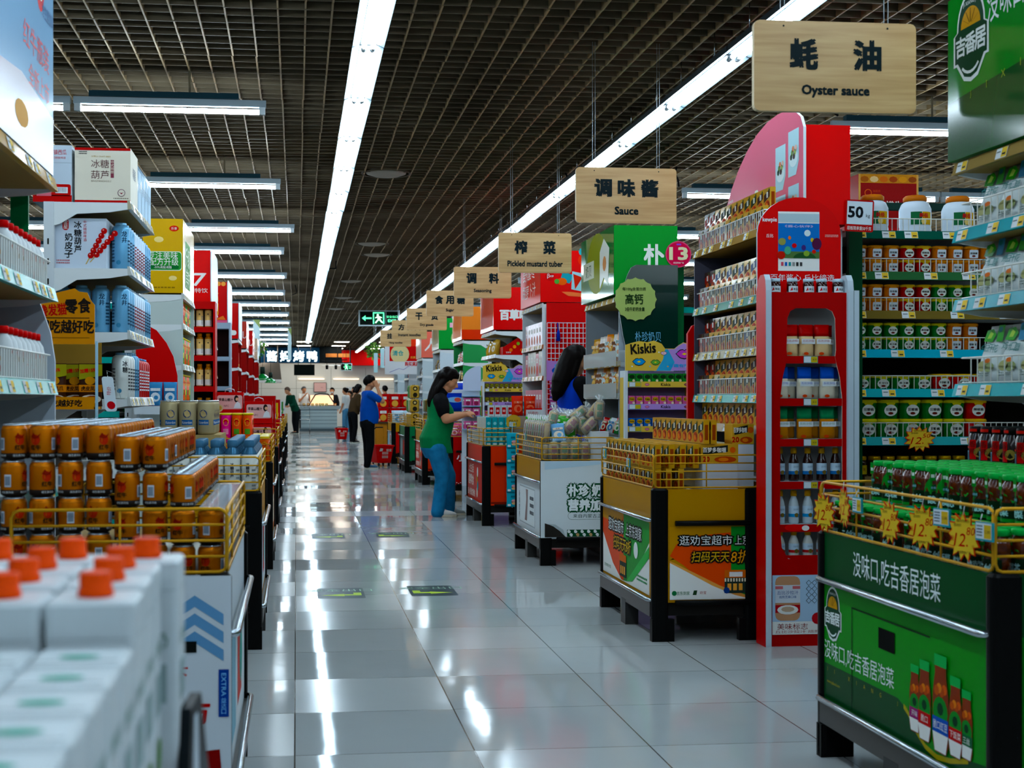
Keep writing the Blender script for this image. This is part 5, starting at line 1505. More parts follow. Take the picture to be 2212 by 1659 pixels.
def burst(price, s=1.0):
    h = MB(); F = Fr((0, 0, 0), *FRONT)
    def star(k):
        p = []
        rg = random.Random(5)
        for i in range(26):
            t = PI / 2 + 2 * PI * i / 26
            q = (1.0 if i % 2 == 0 else .72) * (1 + rg.uniform(-.06, .06))
            p.append((.062 * k * q * math.cos(t), .07 * k * q * math.sin(t)))
        return p
    h.prism(Fr((0, .001, 0), *FRONT), star(1), .0015, M('#c2361a', .4)); h.shape(F, star(.92), M('#d2b044', .4), 1)
    a, b = price
    red = M('#b3261a', .4)
    h.text(F, a, -.012, -.008, .036, red, 2, bold=.012, skew=.25); h.text(F, b, .027, .018, .022, red, 2, bold=.012, skew=.2); h.text(F, '.', .012, -.022, .006, red, 2)
    h.text(F, '活动价', -.02, .032, .009, M('#2a2010'), 2); h.text(F, '限时特价', 0, .044, .009, M('#2a2010'), 2, w=.045); h.text(F, '劝宝购物广场', 0, -.042, .008, M('#2a2010'), 2, w=.05); h.text(F, '现', -.042, -.006, .014, red, 2); h.text(F, '元', .034, -.024, .01, red, 2)
    h.tube([(0, 0, .06), (.004, .002, .085)], .0012, M('#c9ced0', .3), 4)
    return root(h, 'price_burst', 'price card', 'yellow starburst price cards')
K = Kind(burst(('12', '80')))
for k, (y, z, tw, tl) in enumerate([(4.44, .858, .25, .1), (4.27, .89, -.1, -.05), (3.93, .871, .1, 0), (3.71, .876, .35, .12), (3.47, .873, .3, .15)]):
    K.put((1.812, y, z), 'yellow starburst price card on the green bin guard, %s from the far end' % nth(k), rotz=W_ + tw, group='starburst cards on the green bin', tilt=(.04, 0))
o = burst(('12', '50')); o.location = (3.33, 6.853, 1.035); o.scale = (1.45, 1, 1.0); o['label'] = 'yellow starburst price card hung among the green tubs'
def price_tag(): 
    h = MB(); h.box((-.035, 0, -.025), (.035, .006, .025), M('#2f8a94', .3)); F = Fr((0, 0, 0), *FRONT); h.rect(F, -.032, -.02, .032, .022, '#c9d4dc', 1); h.rect(F, .002, -.018, .03, .018, '#c2a23c', 2); h.scribble(F, -.028, -.015, -.004, .018, 4, M('#4a5258'), 2); h.text(F, '12.80', .016, 0, .008, M('#2a2418'), 3)
    h.tube([(-.02, .004, .025), (-.02, .01, .045)], .0015, M('#c9ced0'), 4)
    return root(h, 'price_tag', 'price tag', 'price tag holders')
K = Kind(price_tag())
for (x, y, z, rz, lab) in ((1.813, 3.60, .915, W_ + .2, 'price tag holder between two starbursts on the green bin guard'), (1.806, 3.352, .9, W_ + .15, 'price tag holder at the near corner of the green bin guard'), (1.813, 4.17, .905, W_, 'small price tag holder beside the second starburst'),
                         (1.813, 7.75, .93, W_, 'price tag holder at the far end of the curry bin guard'), (1.813, 7.18, .9, W_, 'price tag holder half way along the curry bin guard'), (2.12, 12.985, 1.0, 0, 'price tag holder above the turquoise hanging bags'),
                         (1.813, 10.5, .95, W_, 'price tag holder on the guard of the white cake bin')):
    K.put((x, y, z), lab, rotz=rz, group='price tag holders')

# ---- white and green seasoning bags leaning on the shelves
def season_bag(c2, txt):
    h = MB(); w, H = .14, .235
    bag_shape(h, w, H, .03, M('#c3cccc', .28)); F = Fr((-w / 2, -.032, 0), *FRONT)
    F3 = Fr((-w / 2, -.026, 0), *FRONT); h.shape(F3, [(.015, .165), (.07, .16), (.088, .19), (.065, .215), (.025, .21)], M('#2a8a1c', .25), 2); h.shape(F3, [(.035, .175), (.06, .175), (.07, .195), (.05, .205)], '#9ac04a', 3)
    F2 = Fr((-w / 2, -.0235, 0), *FRONT); h.rect(F2, .095, .16, .135, .228, c2, 6); h.disc(F2, .112, .21, .012, '#1d6a6a', 7, 10)
    for k, ch in enumerate(txt): h.text(F, ch, .03 + .026 * k, .14 - .003 * k, .032, M('#0f6a66'), 2, bold=.02, skew=.2)
    h.disc(F, .045, .06, .03, '#9a9a6a', 2, 12, ry=.022); h.disc(F, .09, .055, .03, '#7f8a5a', 2, 12, ry=.02); h.disc(F, .075, .082, .02, '#c0622a', 3, 8, ry=.01); h.scribble(F, .02, .015, .1, .035, 2, M('#5a6a62'), 3)
    return root(h, 'seasoning_bag', 'seasoning bag', 'seasoning bags')
KB2 = [Kind(season_bag('#2f8a2a', '点豆干花')), Kind(season_bag('#3a7a9a', '鸡汁口蘑'))]
for s_, z in enumerate((1.862, 1.607, 1.297)):
    for r in range(8):
        for c in range(2):
            KB2[(r + s_) % 2].put((2.495 + .085 * c, 4.58 - .147 * r, z + .012), 'white and green seasoning bag leaning back, %s shelf, %s from the far end, %s row' % (('top', 'middle', 'lower')[s_], nth(r), ('front', 'rear')[c]), rotz=W_ + .05, group='seasoning bags on the end shelves', scale=(1, 1, .9), tilt=(-.22, 0))

# ---- curry boxes
def curry_box(c1, c2):
    h = MB(); w, d, H = .098, .03, .125
    h.box((-w / 2, -d / 2, 0), (w / 2, d / 2, H), M(c1, .35, coat=.3)); F = Fr((-w / 2, -d / 2, 0), *FRONT)
    h.shape(F, [(.006, .05), (.092, .075), (.092, .115), (.006, .09)], c2, 1); h.rect(F, .045, .072, .07, .102, '#c9cdc6', 2)
    h.disc(F, .056, .033, .036, '#b0421a', 1, 12, ry=.027); h.disc(F, .05, .03, .02, '#d8782a', 2, 9, ry=.015); h.disc(F, .07, .04, .012, '#7a2410', 2, 8); h.disc(F, .085, .11, .008, '#3a5a2a', 3, 8)
    S = Fr((w / 2, -d / 2, 0), (0, 1, 0), (0, 0, 1)); h.rect(S, .006, .02, .024, .1, '#8a3a1a', 1)
    S = Fr((-w / 2, d / 2, 0), (0, -1, 0), (0, 0, 1)); h.rect(S, .006, .02, .024, .1, c2, 1); h.disc(S, .015, .035, .008, '#c8622a', 2, 8)
    return root(h, 'curry_box', 'curry box', 'curry boxes')
KCur = [Kind(curry_box('#c09238', '#3a1a14')), Kind(curry_box('#b98a30', '#22301f')), Kind(curry_box('#cdbf9a', '#4a5a7a')), Kind(curry_box('#2a1c16', '#8a2018'))]
flav = ('amber', 'green-label', 'pale', 'dark brown')
for s_, z in enumerate((2.142, 1.792, 1.517, 1.267)):
    for r in range(11):
        q = 3 if r > 8 else (2 if (r * 5 + s_ * 3) % 7 == 2 else (r // 3 + s_) % 2)
        y = 6.83 + .103 * r
        KCur[q].put((2.452, y, z), '%s curry box in front on the %s curry shelf, %s from the near end' % (flav[q], nth(s_), nth(r)), rotz=W_, group='curry boxes on the end shelves')
        q = 3 if r > 8 else (2 if (r * 3 + s_) % 6 == 1 else (r + s_) // 2 % 2)
        KCur[q].put((2.492, y + .005, z + (.1 if s_ < 2 else .088 if s_ == 2 else .086)), '%s curry box raised behind the guard, %s shelf, %s from the near end' % (flav[q], nth(s_), nth(r)), rotz=W_, group='curry boxes on the end shelves')
for s_, (x, z, n, tier) in enumerate(((1.868, .764, 11, 'bottom of the front stack'), (1.868, .89, 11, 'top of the front stack'), (1.94, .89, 11, 'second stack'), (2.0, .89, 11, 'third stack'), (2.07, .89, 10, 'inner stack'), (2.125, 1.016, 10, 'raised tier'), (2.165, 1.016, 10, 'tier behind the raised one'), (2.475, 1.102, 11, 'open shelf above the bin'))):
    for r in range(n):
        q = (1 if r % 5 < 2 else 0)
        KCur[q].put((x, 6.81 + .1 * r if s_ < 7 else 6.83 + .103 * r, z), '%s curry box, %s, %s from the near end of the bin' % (flav[q], tier, nth(r)), rotz=W_, group='curry boxes stacked on the amber bin')
for r in range(10):
    for L in (0,):
        h = None
        for x in (1.925, 1.99): KCur[r % 2].put((x, 6.81 + .1 * r, .764), '%s curry box low in the amber bin, %s from the near end, %s' % (flav[r % 2], nth(r), 'outer' if x < 1.95 else 'inner'), rotz=W_, group='curry boxes low in the amber bin')
def case(w, d, H, c, printed):
    h = MB(); h.box((-w / 2, -d / 2, 0), (w / 2, d / 2, H), M(c, .45)); F = Fr((-w / 2, -d / 2, 0), *FRONT)
    if printed:
        h.rect(F, 0, 0, w, H, '#c09238', 1); h.shape(F, [(.01, H * .45), (w * .72, H * .6), (w * .72, H * .95), (.01, H * .8)], '#1c2018', 2); h.text(F, '百梦多咖喱', w * .36, H * .7, H * .26, PAPER, 3, w=w * .62, bold=.04)
        h.disc(F, w * .65, H * .2, w * .3, '#b0421a', 2, 12, ry=H * .17); h.disc(F, w * .6, H * .2, w * .14, '#d8782a', 3, 10, ry=H * .1); h.text(F, '20', w * .14, H * .22, H * .26, M('#a81a1a'), 3, bold=.05); h.disc(F, w * .85, H * .7, H * .16, '#c85a2a', 3, 10)
    return root(h, 'goods_case', 'carton', None)
for (x, y, z, w, d, H, c, p, lab) in ((2.2, 6.83, .762, .19, .13, .15, '#c3c8d0', 0, 'plain white carton low in the near side of the amber bin'), (2.2, 6.84, .914, .2, .13, .1, '#c09238', 1, 'printed amber case with black label over the white carton'),
                                      (2.341, 6.84, .788, .085, .13, .224, '#c9cdd6', 0, 'tall white carton against the red stand'), (2.33, 6.85, 1.014, .115, .13, .105, '#c09238', 1, 'printed amber case on the tall white carton'), (2.27, 7.4, .762, .15, .6, .25, '#c9c4b0', 0, 'pale carton hidden under the raised curry tier')):
    o = case(w, d, H, c, p); o.location = (x, y, z); o['label'] = lab

# ---- the red sauce stand
t = thing('sauce_stand', 'tall red sauce stand with arched top and bottle shaped opening', 'display stand', (2.595, 6.5, 0))
RD = M('#a3070a', .35); RD2 = M('#c81810', .35); EDGE = M('#b9c8d2', .35)
for sx, nm in ((-.245, 'a'), (.215, 'b')):
    h = MB()
    q = [(0, 0), (.14, 0), (.14, 1.8), (.11, 1.86), (.08, 1.88), (.03, 1.88), (.008, 1.85), (0, 1.8)]
    h.prism(Fr((sx, .0, 0), (0, 1, 0), (0, 0, 1)), q, .03, RD2, EDGE) if sx > 0 else h.prism(Fr((sx, .14, 0), (0, -1, 0), (0, 0, 1)), [(.14 - a, b) for a, b in q][::-1], .03, M('#c4181a', .35), EDGE)
    h.box((sx + .002, -.002, .01), (sx + .028, .0, 1.8), EDGE)
    sub(h, 'side_wing', t)
h = MB(); F = Fr((0, .02, 0), *FRONT)
nl = [(-.215, .44), (-.12, .44), (-.155, .5), (-.163, .6), (-.163, 1.25), (-.15, 1.36), (-.125, 1.46), (-.13, 1.5), (-.125, 1.66), (-.11, 1.695), (-.08, 1.71), (-.08, 1.79), (-.215, 1.79)]
h.prism(F, nl, .008, RD, M('#c8a890', .5)); h.prism(F, [(-a, b) for a, b in nl][::-1], .008, RD, M('#d8c0b0', .5))
h.prism(F, [(-.081, 1.71), (.081, 1.71), (.081, 1.79), (-.081, 1.79)], .008, RD)
h.prism(F, [(-.215, .0), (.215, .0), (.215, .44), (-.215, .44)], .008, RD)
h.disc(Fr((0, .019, 0), *FRONT), 0, .46, .14, RD, 0, 14, ry=.03, a0=180, a1=360)
F = Fr((0, .018, 0), *FRONT)
h.rect(F, -.205, .06, .2, .36, '#a9c4dc', 1); h.rect(F, -.205, .06, .2, .125, PAPER, 2); h.text(F, '美味标志', -.1, .1, .032, M('#7a1a1a'), 3, w=.16); h.text(F, '丘比沙拉汁 焙煎芝麻', -.04, .074, .015, M('#9a3a3a'), 3, w=.3)
h.rrect(F, -.19, .13, -.06, .355, .03, M('#b98a6a', .3), 2); h.rect(F, -.19, .22, -.06, .31, '#c9cfd8', 3); h.text(F, '丘比沙拉汁', -.125, .272, .02, M('#1d4a8a'), 4, w=.11); h.text(F, '焙煎芝麻口味', -.125, .25, .014, M('#1d4a8a'), 4, w=.09); h.rect(F, -.19, .29, -.15, .305, '#c86a70', 4); h.rect(F, -.1, .29, -.06, .305, '#c86a70', 4)
h.rect(F, -.19, .17, -.06, .21, '#a8242a', 3); h.disc(F, -.125, .185, .055, PAPER, 4, 14, ry=.024); h.disc(F, -.125, .188, .035, '#b9a08a', 5, 10, ry=.014)
for k in range(4):
    for j in range(2): h.shape(F, [(-.03 + .03 * j, .23 + .03 * k), (-.015 + .03 * j, .215 + .03 * k), (.0 + .03 * j, .23 + .03 * k), (-.015 + .03 * j, .245 + .03 * k)], '#2a2a3a', 3); h.shape(F, [(-.027 + .03 * j, .23 + .03 * k), (-.015 + .03 * j, .218 + .03 * k), (-.003 + .03 * j, .23 + .03 * k), (-.015 + .03 * j, .242 + .03 * k)], '#a9c4dc', 4)
h.disc(F, .03, .14, .03, '#a8242a', 4, 12)
sub(h, 'front_panel', t)
h = MB(); h.box((-.215, .19, 0), (.215, .198, 1.8), M('#9fa0a0', .6)); sub(h, 'back_panel', t)
for z in (1.788, 1.468, 1.253, 1.048, .832, .615, .44):
    h = MB(); h.box((-.2, .03, z - .012), (.2, .19, z), M('#b8bcc0', .5)); h.box((-.17 if z < 1.4 else -.13, .022, z - .038), (.17 if z < 1.4 else .13, .03, z), RD if z > .5 else RD2)
    if .8 < z < 1.7:
        F = Fr((-.01, .0215, z - .036), *FRONT); h.rect(F, -.03, 0, .045, .035, '#2f8a94', 1); h.rect(F, -.028, .003, .008, .033, '#c9d4dc', 2); h.rect(F, .009, .003, .042, .033, '#b8a438', 2); h.text(F, '8.30', .028, .018, .008, M('#20221a'), 3)
    if z < .62 and z > .5:
        F = Fr((0, .0215, z - .036), *FRONT); h.disc(F, -.09, .02, .05, '#d0202a', 1, 12, ry=.018); h.disc(F, -.03, .018, .02, PAPER, 2, 10, ry=.014)
    sub(h, 'shelf', t)
h = MB(); F = Fr((-.01, .138, 0), *FRONT)
pts = [(-.23, 1.79), (.215, 1.79), (.215, 2.1)] + [(-.0075 + .2225 * math.cos(math.radians(a)), 2.1 + .19 * math.sin(math.radians(a))) for a in range(0, 181, 12)][1:]
h.prism(F, pts, .014, RD2, EDGE)
wt = M('#dfe2e4', .4)
h.text(F, '百年酱心 丘比缔造', .01, 1.875, .036, wt, 2, w=.34, bold=.02); h.text(F, 'kewpie', -.165, 2.17, .028, wt, 2, w=.075, bold=.03); h.text(F, '丘比', -.165, 2.09, .018, wt, 2); h.scribble(F, .13, 2.085, .2, 2.1, 2, M('#d8a8a0'), 2)
h.rect(F, -.12, 1.91, .1, 2.215, PAPER, 1); h.rect(F, -.12, 1.975, .1, 2.155, '#2a6ab0', 2); h.rect(F, -.12, 2.16, .1, 2.205, '#a9bcc4', 2)
h.rect(F, -.12, 1.975, .1, 2.01, '#4a6a3a', 3); h.disc(F, .02, 1.975, .06, '#1f4a24', 4, 14, ry=.03, a0=0, a1=180)
for k, (a, b, r_, c) in enumerate([(-.105, 1.99, .022, '#b02a20'), (-.07, 2.015, .018, '#4a9a7a'), (-.035, 2.04, .013, '#b8242a'), (.015, 2.03, .012, '#3a2a6a'), (.03, 2.0, .016, '#7a9a3a'), (.085, 2.05, .026, '#4a1a3a'), (.07, 2.01, .011, '#c8301c'), (-.06, 2.08, .008, '#d86a2a'), (-.1, 2.06, .02, '#8a8a4a'), (.06, 2.07, .009, '#c0a83a')]): h.disc(F, a, b, r_, c, 5, 12, ry=r_ * (1.2 if k % 2 else .95))
h.disc(F, .035, 2.105, .017, '#c9d8dc', 4, 12); h.text(F, '《酱心伙伴》', -.01, 2.14, .013, M('#d8c0d8'), 4, w=.15)
for k in range(6): h.rect(F, -.105 + .02 * k, 1.935, -.092 + .02 * k, 1.955, ('#b84a5a', '#2a5aa8', '#2a8a8a', '#8a8a8a', '#2a2a2a', '#3a3a3a')[k], 3)
sub(h, 'arched_board', t)

def jam_jar():
    h = MB(); r = .028; h.lathe([(r * .9, 0), (r, .005), (r, .048), (r * .85, .058)], M('#2a0c0a', .12, coat=.5), 14)
    f = Fr((0, -r, 0), *FRONT, bend=r); h.rect(f, -.03, .004, .03, .034, '#cfd8de', 1); h.text(f, '果酱', .006, .018, .012, M('#2a2a2a'), 2); h.shape(f, [(-.022, .01), (-.012, .03), (-.008, .012)], '#b02a2a', 2)
    o = root(h, 'jam_jar', 'jam jar', 'jam jars on the red stand'); c = MB(); c.lathe([(r * .92, .056), (r * .96, .06), (r * .96, .07), (r * .9, .073)], M('#b9cdd8', .3), 14); sub(c, 'lid', o); return o
K = Kind(jam_jar())
for k, x in enumerate((-.175, -.085, 0, .07, .155)): K.put((2.595 + x, 6.56, 1.789), 'white capped jam jar on top of the red stand, %s from the aisle' % nth(k), rotz=rnd.uniform(-.15, .15), group='jam jars on the red stand')
def mesh_bag(c1, c2, H=.16, w=.078):
    h = MB(); h_ = .027
    bag_shape(h, w, H, h_, M(c2, .25), M(c1, .25)); F = Fr((-w / 2, -h_ * 1.09, 0), *FRONT)
    h.rect(F, .002, H * .38, w - .002, H * .54, '#d2d8dc', 1); h.text(F, '丘比沙拉', w / 2, H * .48, .012, M(c1), 2, w=w * .8)
    F2 = Fr((-w / 2, -h_ * .9, 0), (1, 0, 0), (0, .22, 1))
    for k in range(4):
        for j in range(3): h.add([F2.at(.013 + .016 * k + a, H * .62 + .016 * j + b, .004) for a, b in ((0, -.008), (.008, 0), (0, .008), (-.008, 0), (0, -.006), (.006, 0), (0, .006), (-.006, 0))], [(0, 1, 5, 4), (1, 2, 6, 5), (2, 3, 7, 6), (3, 0, 4, 7)], M('#d8dcdf', .3))
    h.disc(F, w * .35, .012, .014, '#c0441c', 1, 8, ry=.008)
    return root(h, 'salad_bag', 'sauce bag', 'sauce bags on the red stand')
for z, c1, c2, nm, xs in ((1.469, '#a8141a', '#cbb084', 'red', (-.095, -.055, -.012, .03, .072, .112)), (1.254, '#1450b0', '#cfc8b4', 'blue', (-.145, -.085, -.02, .045, .1, .145)), (1.049, '#0f7a4a', '#b0702a', 'green', (-.145, -.09, -.02, .04, .1, .145))):
    K = Kind(mesh_bag(c1, c2))
    for k, x in enumerate(xs): K.put((2.595 + x, 6.565 + .06 * (k % 2), z), '%s netted sauce bag on the red stand, %s from the aisle' % (nm, nth(k)), rotz=rnd.uniform(-.12, .12), group='sauce bags on the red stand')
def dress(b, band, capc, H=.165):
    h = MB(); r = .026; h.lathe([(r * .9, 0), (r, .006), (r, H * .55), (r * .8, H * .68), (r * .5, H * .8), (r * .5, H * .84)], M(b, .15, coat=.4), 14)
    f = Fr((0, -r, 0), *FRONT, bend=r); h.rect(f, -.04, H * .2, .04, H * .53, '#b9d0e0', 1); h.rect(f, -.04, H * .2, .04, H * .3, band, 2); h.text(f, '丘比沙拉汁', .005, H * .43, .01, M('#1d4a7a'), 2, w=.03); h.disc(f, .005, H * .26, .011, '#6a5a2a', 3, 10)
    o = root(h, 'dressing_bottle', 'sauce bottle', 'sauce bottles on the red stand'); c = MB(); c.lathe([(r * .56, H * .82), (r * .62, H * .84), (r * .6, H * .97), (r * .45, H)], M(capc, .35), 14); sub(c, 'cap', o); return o
for z, b, bd, cp, nm, n, H in ((.833, '#220c08', '#2a6aa8', '#a87a2a', 'dark', 5, .17), (.616, '#b9c8d0', '#2a8ac0', '#b8842a', 'pale blue', 5, .17), (.441, '#c9ccc8', '#a82a2a', '#b8842a', 'white', 5, .14)):
    K = Kind(dress(b, bd, cp, H))
    for k in range(n): K.put((2.595 - .145 + .0735 * k, 6.575, z), '%s dressing bottle on the red stand, %s from the aisle' % (nm, nth(k)), group='sauce bottles on the red stand')

# ---- shelving with paste tubs, facing down the store
u = row_unit('R', 1, 'dark green shelving of paste tubs behind the red sauce stand', 2.93, 6.9, [2.145, 1.925, 1.715, 1.507, 1.295, 1.037, .7, .35], 6.87, 7.85, ['#0a4a3a', '#2a5a34', '#6a5a2a', '#2a9ab0', '#1c9aa0', '#1c8f90', '#1c8f90', '#1c8f90'], zt=2.36, post='#083c22')
h = MB(); h.box((2.93 - u.location.x, .42, 2.33), (6.9 - u.location.x, .47, 2.37), M('#16302a', .5)); sub(h, 'top_rail', u)
h = MB(); h.box((2.93 - u.location.x, -.03, 0), (3.005 - u.location.x, .0, 2.2), M('#083c22', .4)); sub(h, 'end_post', u)
for sh, gh in zip([c for c in kids(u) if c.name.startswith('shelf')], (.075, .08, .08, .075, .08, .085, .08, .08)):
    z = max(v.co.z for v in sh.data.vertices); h = MB(); m = M('#c9ccc4', .35, .2); xa, xb = 3.0 - u.location.x, 4.4 - u.location.x
    for zz in (z + gh, z + .006): h.tube([(xa, .005, zz), (xb, .005, zz)], .003, m, 5)
    for k in range(int((xb - xa) / .031)): h.bar((xa + .031 * k, .005, z), (xa + .031 * k, .005, z + gh), .0034, m)
    part(h, 'guard_grille', sh)
def tub(c, lidc, lab, w=.084, H=.076):
    h = MB(); k = w / 2; q = k * .86
    h.lathe([(q * .98, 0), (q, .004), (k * .97, H * .84)], M(c, .3), 16, sq=5); F = Fr((-k, -k * .985, 0), (1, 0, 0), (0, -.06, 1))
    h.disc(F, k, H * .45, k * .62, '#cfd4cc', 2, 14, ry=H * .3) if lab else h.rrect(F, k * .42, H * .16, k * 1.6, H * .74, .006, M('#c3cdd4', .4), 2)
    h.text(F, lab or '甜面酱', k, H * .5, H * .14, M('#1a1a16'), 3, w=k * .95, bold=.03); h.disc(F, k, H * .3, k * .26, '#5a1a14', 3, 8, ry=H * .07)
    o = root(h, 'paste_tub', 'paste tub', 'paste tubs')
    l = MB(); l.lathe([(k * .99, H * .82), (k * 1.02, H * .84), (k * 1.02, H * .93), (k * .94, H)], M(lidc, .35), 16, sq=5); F = Fr((-k, -k * 1.06, 0), *FRONT); l.disc(F, k, H * .86, k * .45, lidc, 1, 10, ry=H * .2, a0=180, a1=360); sub(l, 'lid', o)
    return o
KT = {'orange': Kind(tub('#a85a1a', '#b8742a', None)), 'red': Kind(tub('#8e0f12', '#b8902c', '辣椒酱')), 'green': Kind(tub('#0b5a1c', '#a8a42a', '黄豆酱')), 'large green': Kind(tub('#0b5f1c', '#b0a830', '豆瓣酱', .118, .105)), 'large red': Kind(tub('#a01414', '#c0962c', '辣椒酱', .118, .105)), 'wide green': Kind(tub('#0b5a1c', '#a8a42a', '黄豆酱', .108, .082)), 'wide red': Kind(tub('#a01010', '#c09a2c', '辣椒酱', .108, .09))}
def tubs(z, seq, pitch, H, layers, x0, shelf):
    for k, q in enumerate(seq):
        for L in range(layers):
            KT[q].put((x0 + pitch * k, 6.938 + (.01 if pitch > .1 else 0), z + H * L), '%s paste tub on the %s shelf, %s layer, %s from the green post' % (q, shelf, ('base', 'upper')[L], nth(k)), group='paste tubs on the shelving')
tubs(1.926, ['orange'] * 3 + ['red'] * 2 + ['orange'] * 4, .091, .077, 2, 3.02, 'second'); tubs(1.716, ['orange'] * 3 + ['red'] * 2 + ['green'] * 3, .091, .077, 2, 3.02, 'third')
tubs(1.508, ['green'] * 6 + ['orange'] * 2, .09, .077, 2, 3.02, 'fourth'); tubs(1.296, ['wide green'] * 4 + ['wide red'] * 3, .115, .08, 1, 3.03, 'fifth'); tubs(1.038, ['large green'] * 5 + ['large red'], .124, .104, 2, 3.06, 'sixth')
h = MB(); r = .085
h.lathe([(r * .95, 0), (r, .012), (r, .03), (r * .97, .04), (r, .05), (r, .14), (r * .85, .17), (r * .62, .185)], M('#c3d0da', .3), 18); f = Fr((0, -r, 0), *FRONT, bend=r); h.rect(f, -.06, .05, .06, .12, '#1a5a34', 1); h.rect(f, 0, .05, .06, .12, '#c0982a', 2); h.text(f, '美极', .01, .1, .025, M('#b0202a'), 3, bold=.04); h.disc(f, .01, .068, .016, '#d8c07a', 3, 10)
o = root(h, 'seasoning_tub', 'seasoning tub', 'large white seasoning tubs'); c = MB(); c.lathe([(r * .7, .182), (r * .74, .186), (r * .74, .205), (r * .6, .215)], M('#b0642a', .4), 18); sub(c, 'lid', o)
K = Kind(o)
for k in range(4): K.put((3.13 + .245 * k, 7.0, 2.147), 'large white seasoning tub with amber lid, %s from the red header' % nth(k), group='large white seasoning tubs')
def glass_jar():
    h = MB(); r = .035; h.lathe([(r, 0), (r, .075), (r * .85, .09)], M('#241208', .12, coat=.5), 14); f = Fr((0, -r, 0), *FRONT, bend=r); h.rect(f, -.035, .012, .035, .06, '#a8922c', 1); h.text(f, '腐乳', 0, .038, .02, M('#5a1a10'), 2)
    o = root(h, 'bean_curd_jar', 'jar', 'gold lidded jars'); c = MB(); c.lathe([(r * .9, .088), (r * .95, .092), (r * .95, .106), (r * .85, .109)], M('#b08a2a', .3, .5), 14); sub(c, 'lid', o); return o
K = Kind(glass_jar())
for k in range(8): K.put((3.04 + .08 * k, 6.95, .832), 'gold lidded dark jar below the green tubs, %s from the green post' % nth(k), group='gold lidded jars')
h = MB(); h.box((-.3, -.06, 0), (.3, .06, .13), M('#6a5a3a', .7)); tag(h.build('carton', loc=(3.35, 6.97, .702)), 'low carton lifting the gold lidded jars', 'box')

def board_sign(name, label, cat, w, H, draw, loc, rim, shape='rect', hang=0, th=.006):
    h = MB(); F = Fr((0, 0, 0), *FRONT)
    pts = rr_pts(-w / 2, -H / 2, w / 2, H / 2, min(w, H) * .06, 3) if shape == 'rect' else [(w / 2 * math.cos(2 * PI * i / 28), H / 2 * math.sin(2 * PI * i / 28)) for i in range(28)]
    h.prism(F, pts, th, M(rim, .35)); draw(h, F)
    if hang: h.tube([(0, .004, H / 2), (0, .004, H / 2 + hang)], .002, CHROME, 4)
    return tag(h.build(name, loc=loc), label, cat)
def d50(h, F): h.rect(F, -.068, -.045, .068, .074, '#c6d2da', 1); h.text(F, '50', -.022, .018, .056, M('#12161a'), 2, bold=.05, w=.078); h.text(F, 'kg', .045, -.0, .024, M('#12161a'), 2, bold=.02); h.text(F, '层板限承重50千克', 0, -.065, .02, PAPER, 2, w=.13)
o = board_sign('load_sign', 'white load limit sign reading 50 kg with red border', 'sign', .152, .165, d50, (2.904, 6.646, 2.2), '#a3141c'); o.rotation_euler = (0, .04, 0)
def d13(h, F): h.disc(F, 0, 0, .092, '#c01a48', 1, 24); h.text(F, '13', 0, .005, .092, M('#d8cfa8'), 2, w=.135, bold=.05); h.text(F, '劝宝购物广场', 0, -.065, .014, PAPER, 2, w=.08); h.rect(F, -.015, .068, .02, .08, '#8a4ac0', 2)
board_sign('aisle_number_sign', 'round crimson sign with the number 13', 'sign', .2, .2, d13, (2.875, 9.838, 2.345), '#c84a6a', 'disc')
h = MB(); h.box((-.25, -.5, 0), (.25, .5, .45), M('#8e1414', .4)); F = Fr((-.25, -.5, 0), *FRONT)
h.rect(F, .02, .02, .48, .38, '#7a0c0e', 1); h.rect(F, 0, .38, .5, .45, '#a8702a', 1)
for k in range(6): h.disc(F, .05 + .08 * k, .41, .036, ('#8a4a1a', '#c8a878', '#b05a1a', '#8a3a14', '#c0802a', '#7a3a14')[k], 2, 8, ry=.025)
h.disc(F, .08, .3, .03, '#c05a20', 2, 16); h.disc(F, .08, .3, .024, '#7a0c0e', 3, 16); h.text(F, '海底捞', .15, .315, .02, M('#a83a20'), 2); h.text(F, '调味料', .15, .285, .02, M('#a83a20'), 2); h.text(F, '海底捞牛油', .26, .2, .07, M('#c9c0b8'), 2, w=.34, bold=.04); h.rect(F, 0, 0, .016, .45, '#b98a4a', 3); h.rect(F, .484, 0, .5, .45, '#b98a4a', 3)
tag(h.build('header_box', loc=(4.72, 10.75, 2.6)), 'dark red header box with a food picture strip, seen above the white tubs', 'header box')
h = MB(); h.box((-.6, -.45, 2.155), (.6, .45, 2.6), M('#4a1a16', .5)); tag(h.build('stock_box', loc=(4.72, 10.75, 0)), 'dark stock box under the dark red header', 'box')
# ================================================================ food side, third bay onwards
# ---- bagged cakes in the white bin
def cake(c):
    h = MB(); h.rbox((-.032, -.02, 0), (.032, .02, .135), M('#c8a868', .35), .012); F = Fr((-.032, -.0205, 0), *FRONT)
    h.rrect(F, .012, .018, .052, .06, .006, M(c, .3), 1); h.rrect(F, .012, .07, .052, .118, .006, M(c, .3), 1); h.disc(F, .032, .066, .007, '#8a6a2a', 2, 8)
    o = root(h, 'cake_pack', 'cake pack', 'bagged cakes')
    f = MB(); m = glass_film('#e6eef0', .16, .08)
    f.loft([[(x * k, y * k, z) for x, y in ((-.036, -.024), (0, -.028), (.036, -.024), (.036, .024), (0, .028), (-.036, .024))] for z, k in ((-.002, .95), (.07, 1.04), (.137, .95), (.155, .5))], m)
    tuft = []
    for i in range(9):
        a = -1.2 + .3 * i
        tuft.append((.05 * math.sin(a), .004 * (-1) ** i, .15 + .05 * math.cos(a)))
    for p, q in zip(tuft, tuft[1:]): f.add([(0, 0, .15), p, q], [(0, 1, 2)], m)
    sub(f, 'clear_wrap', o)
    return o
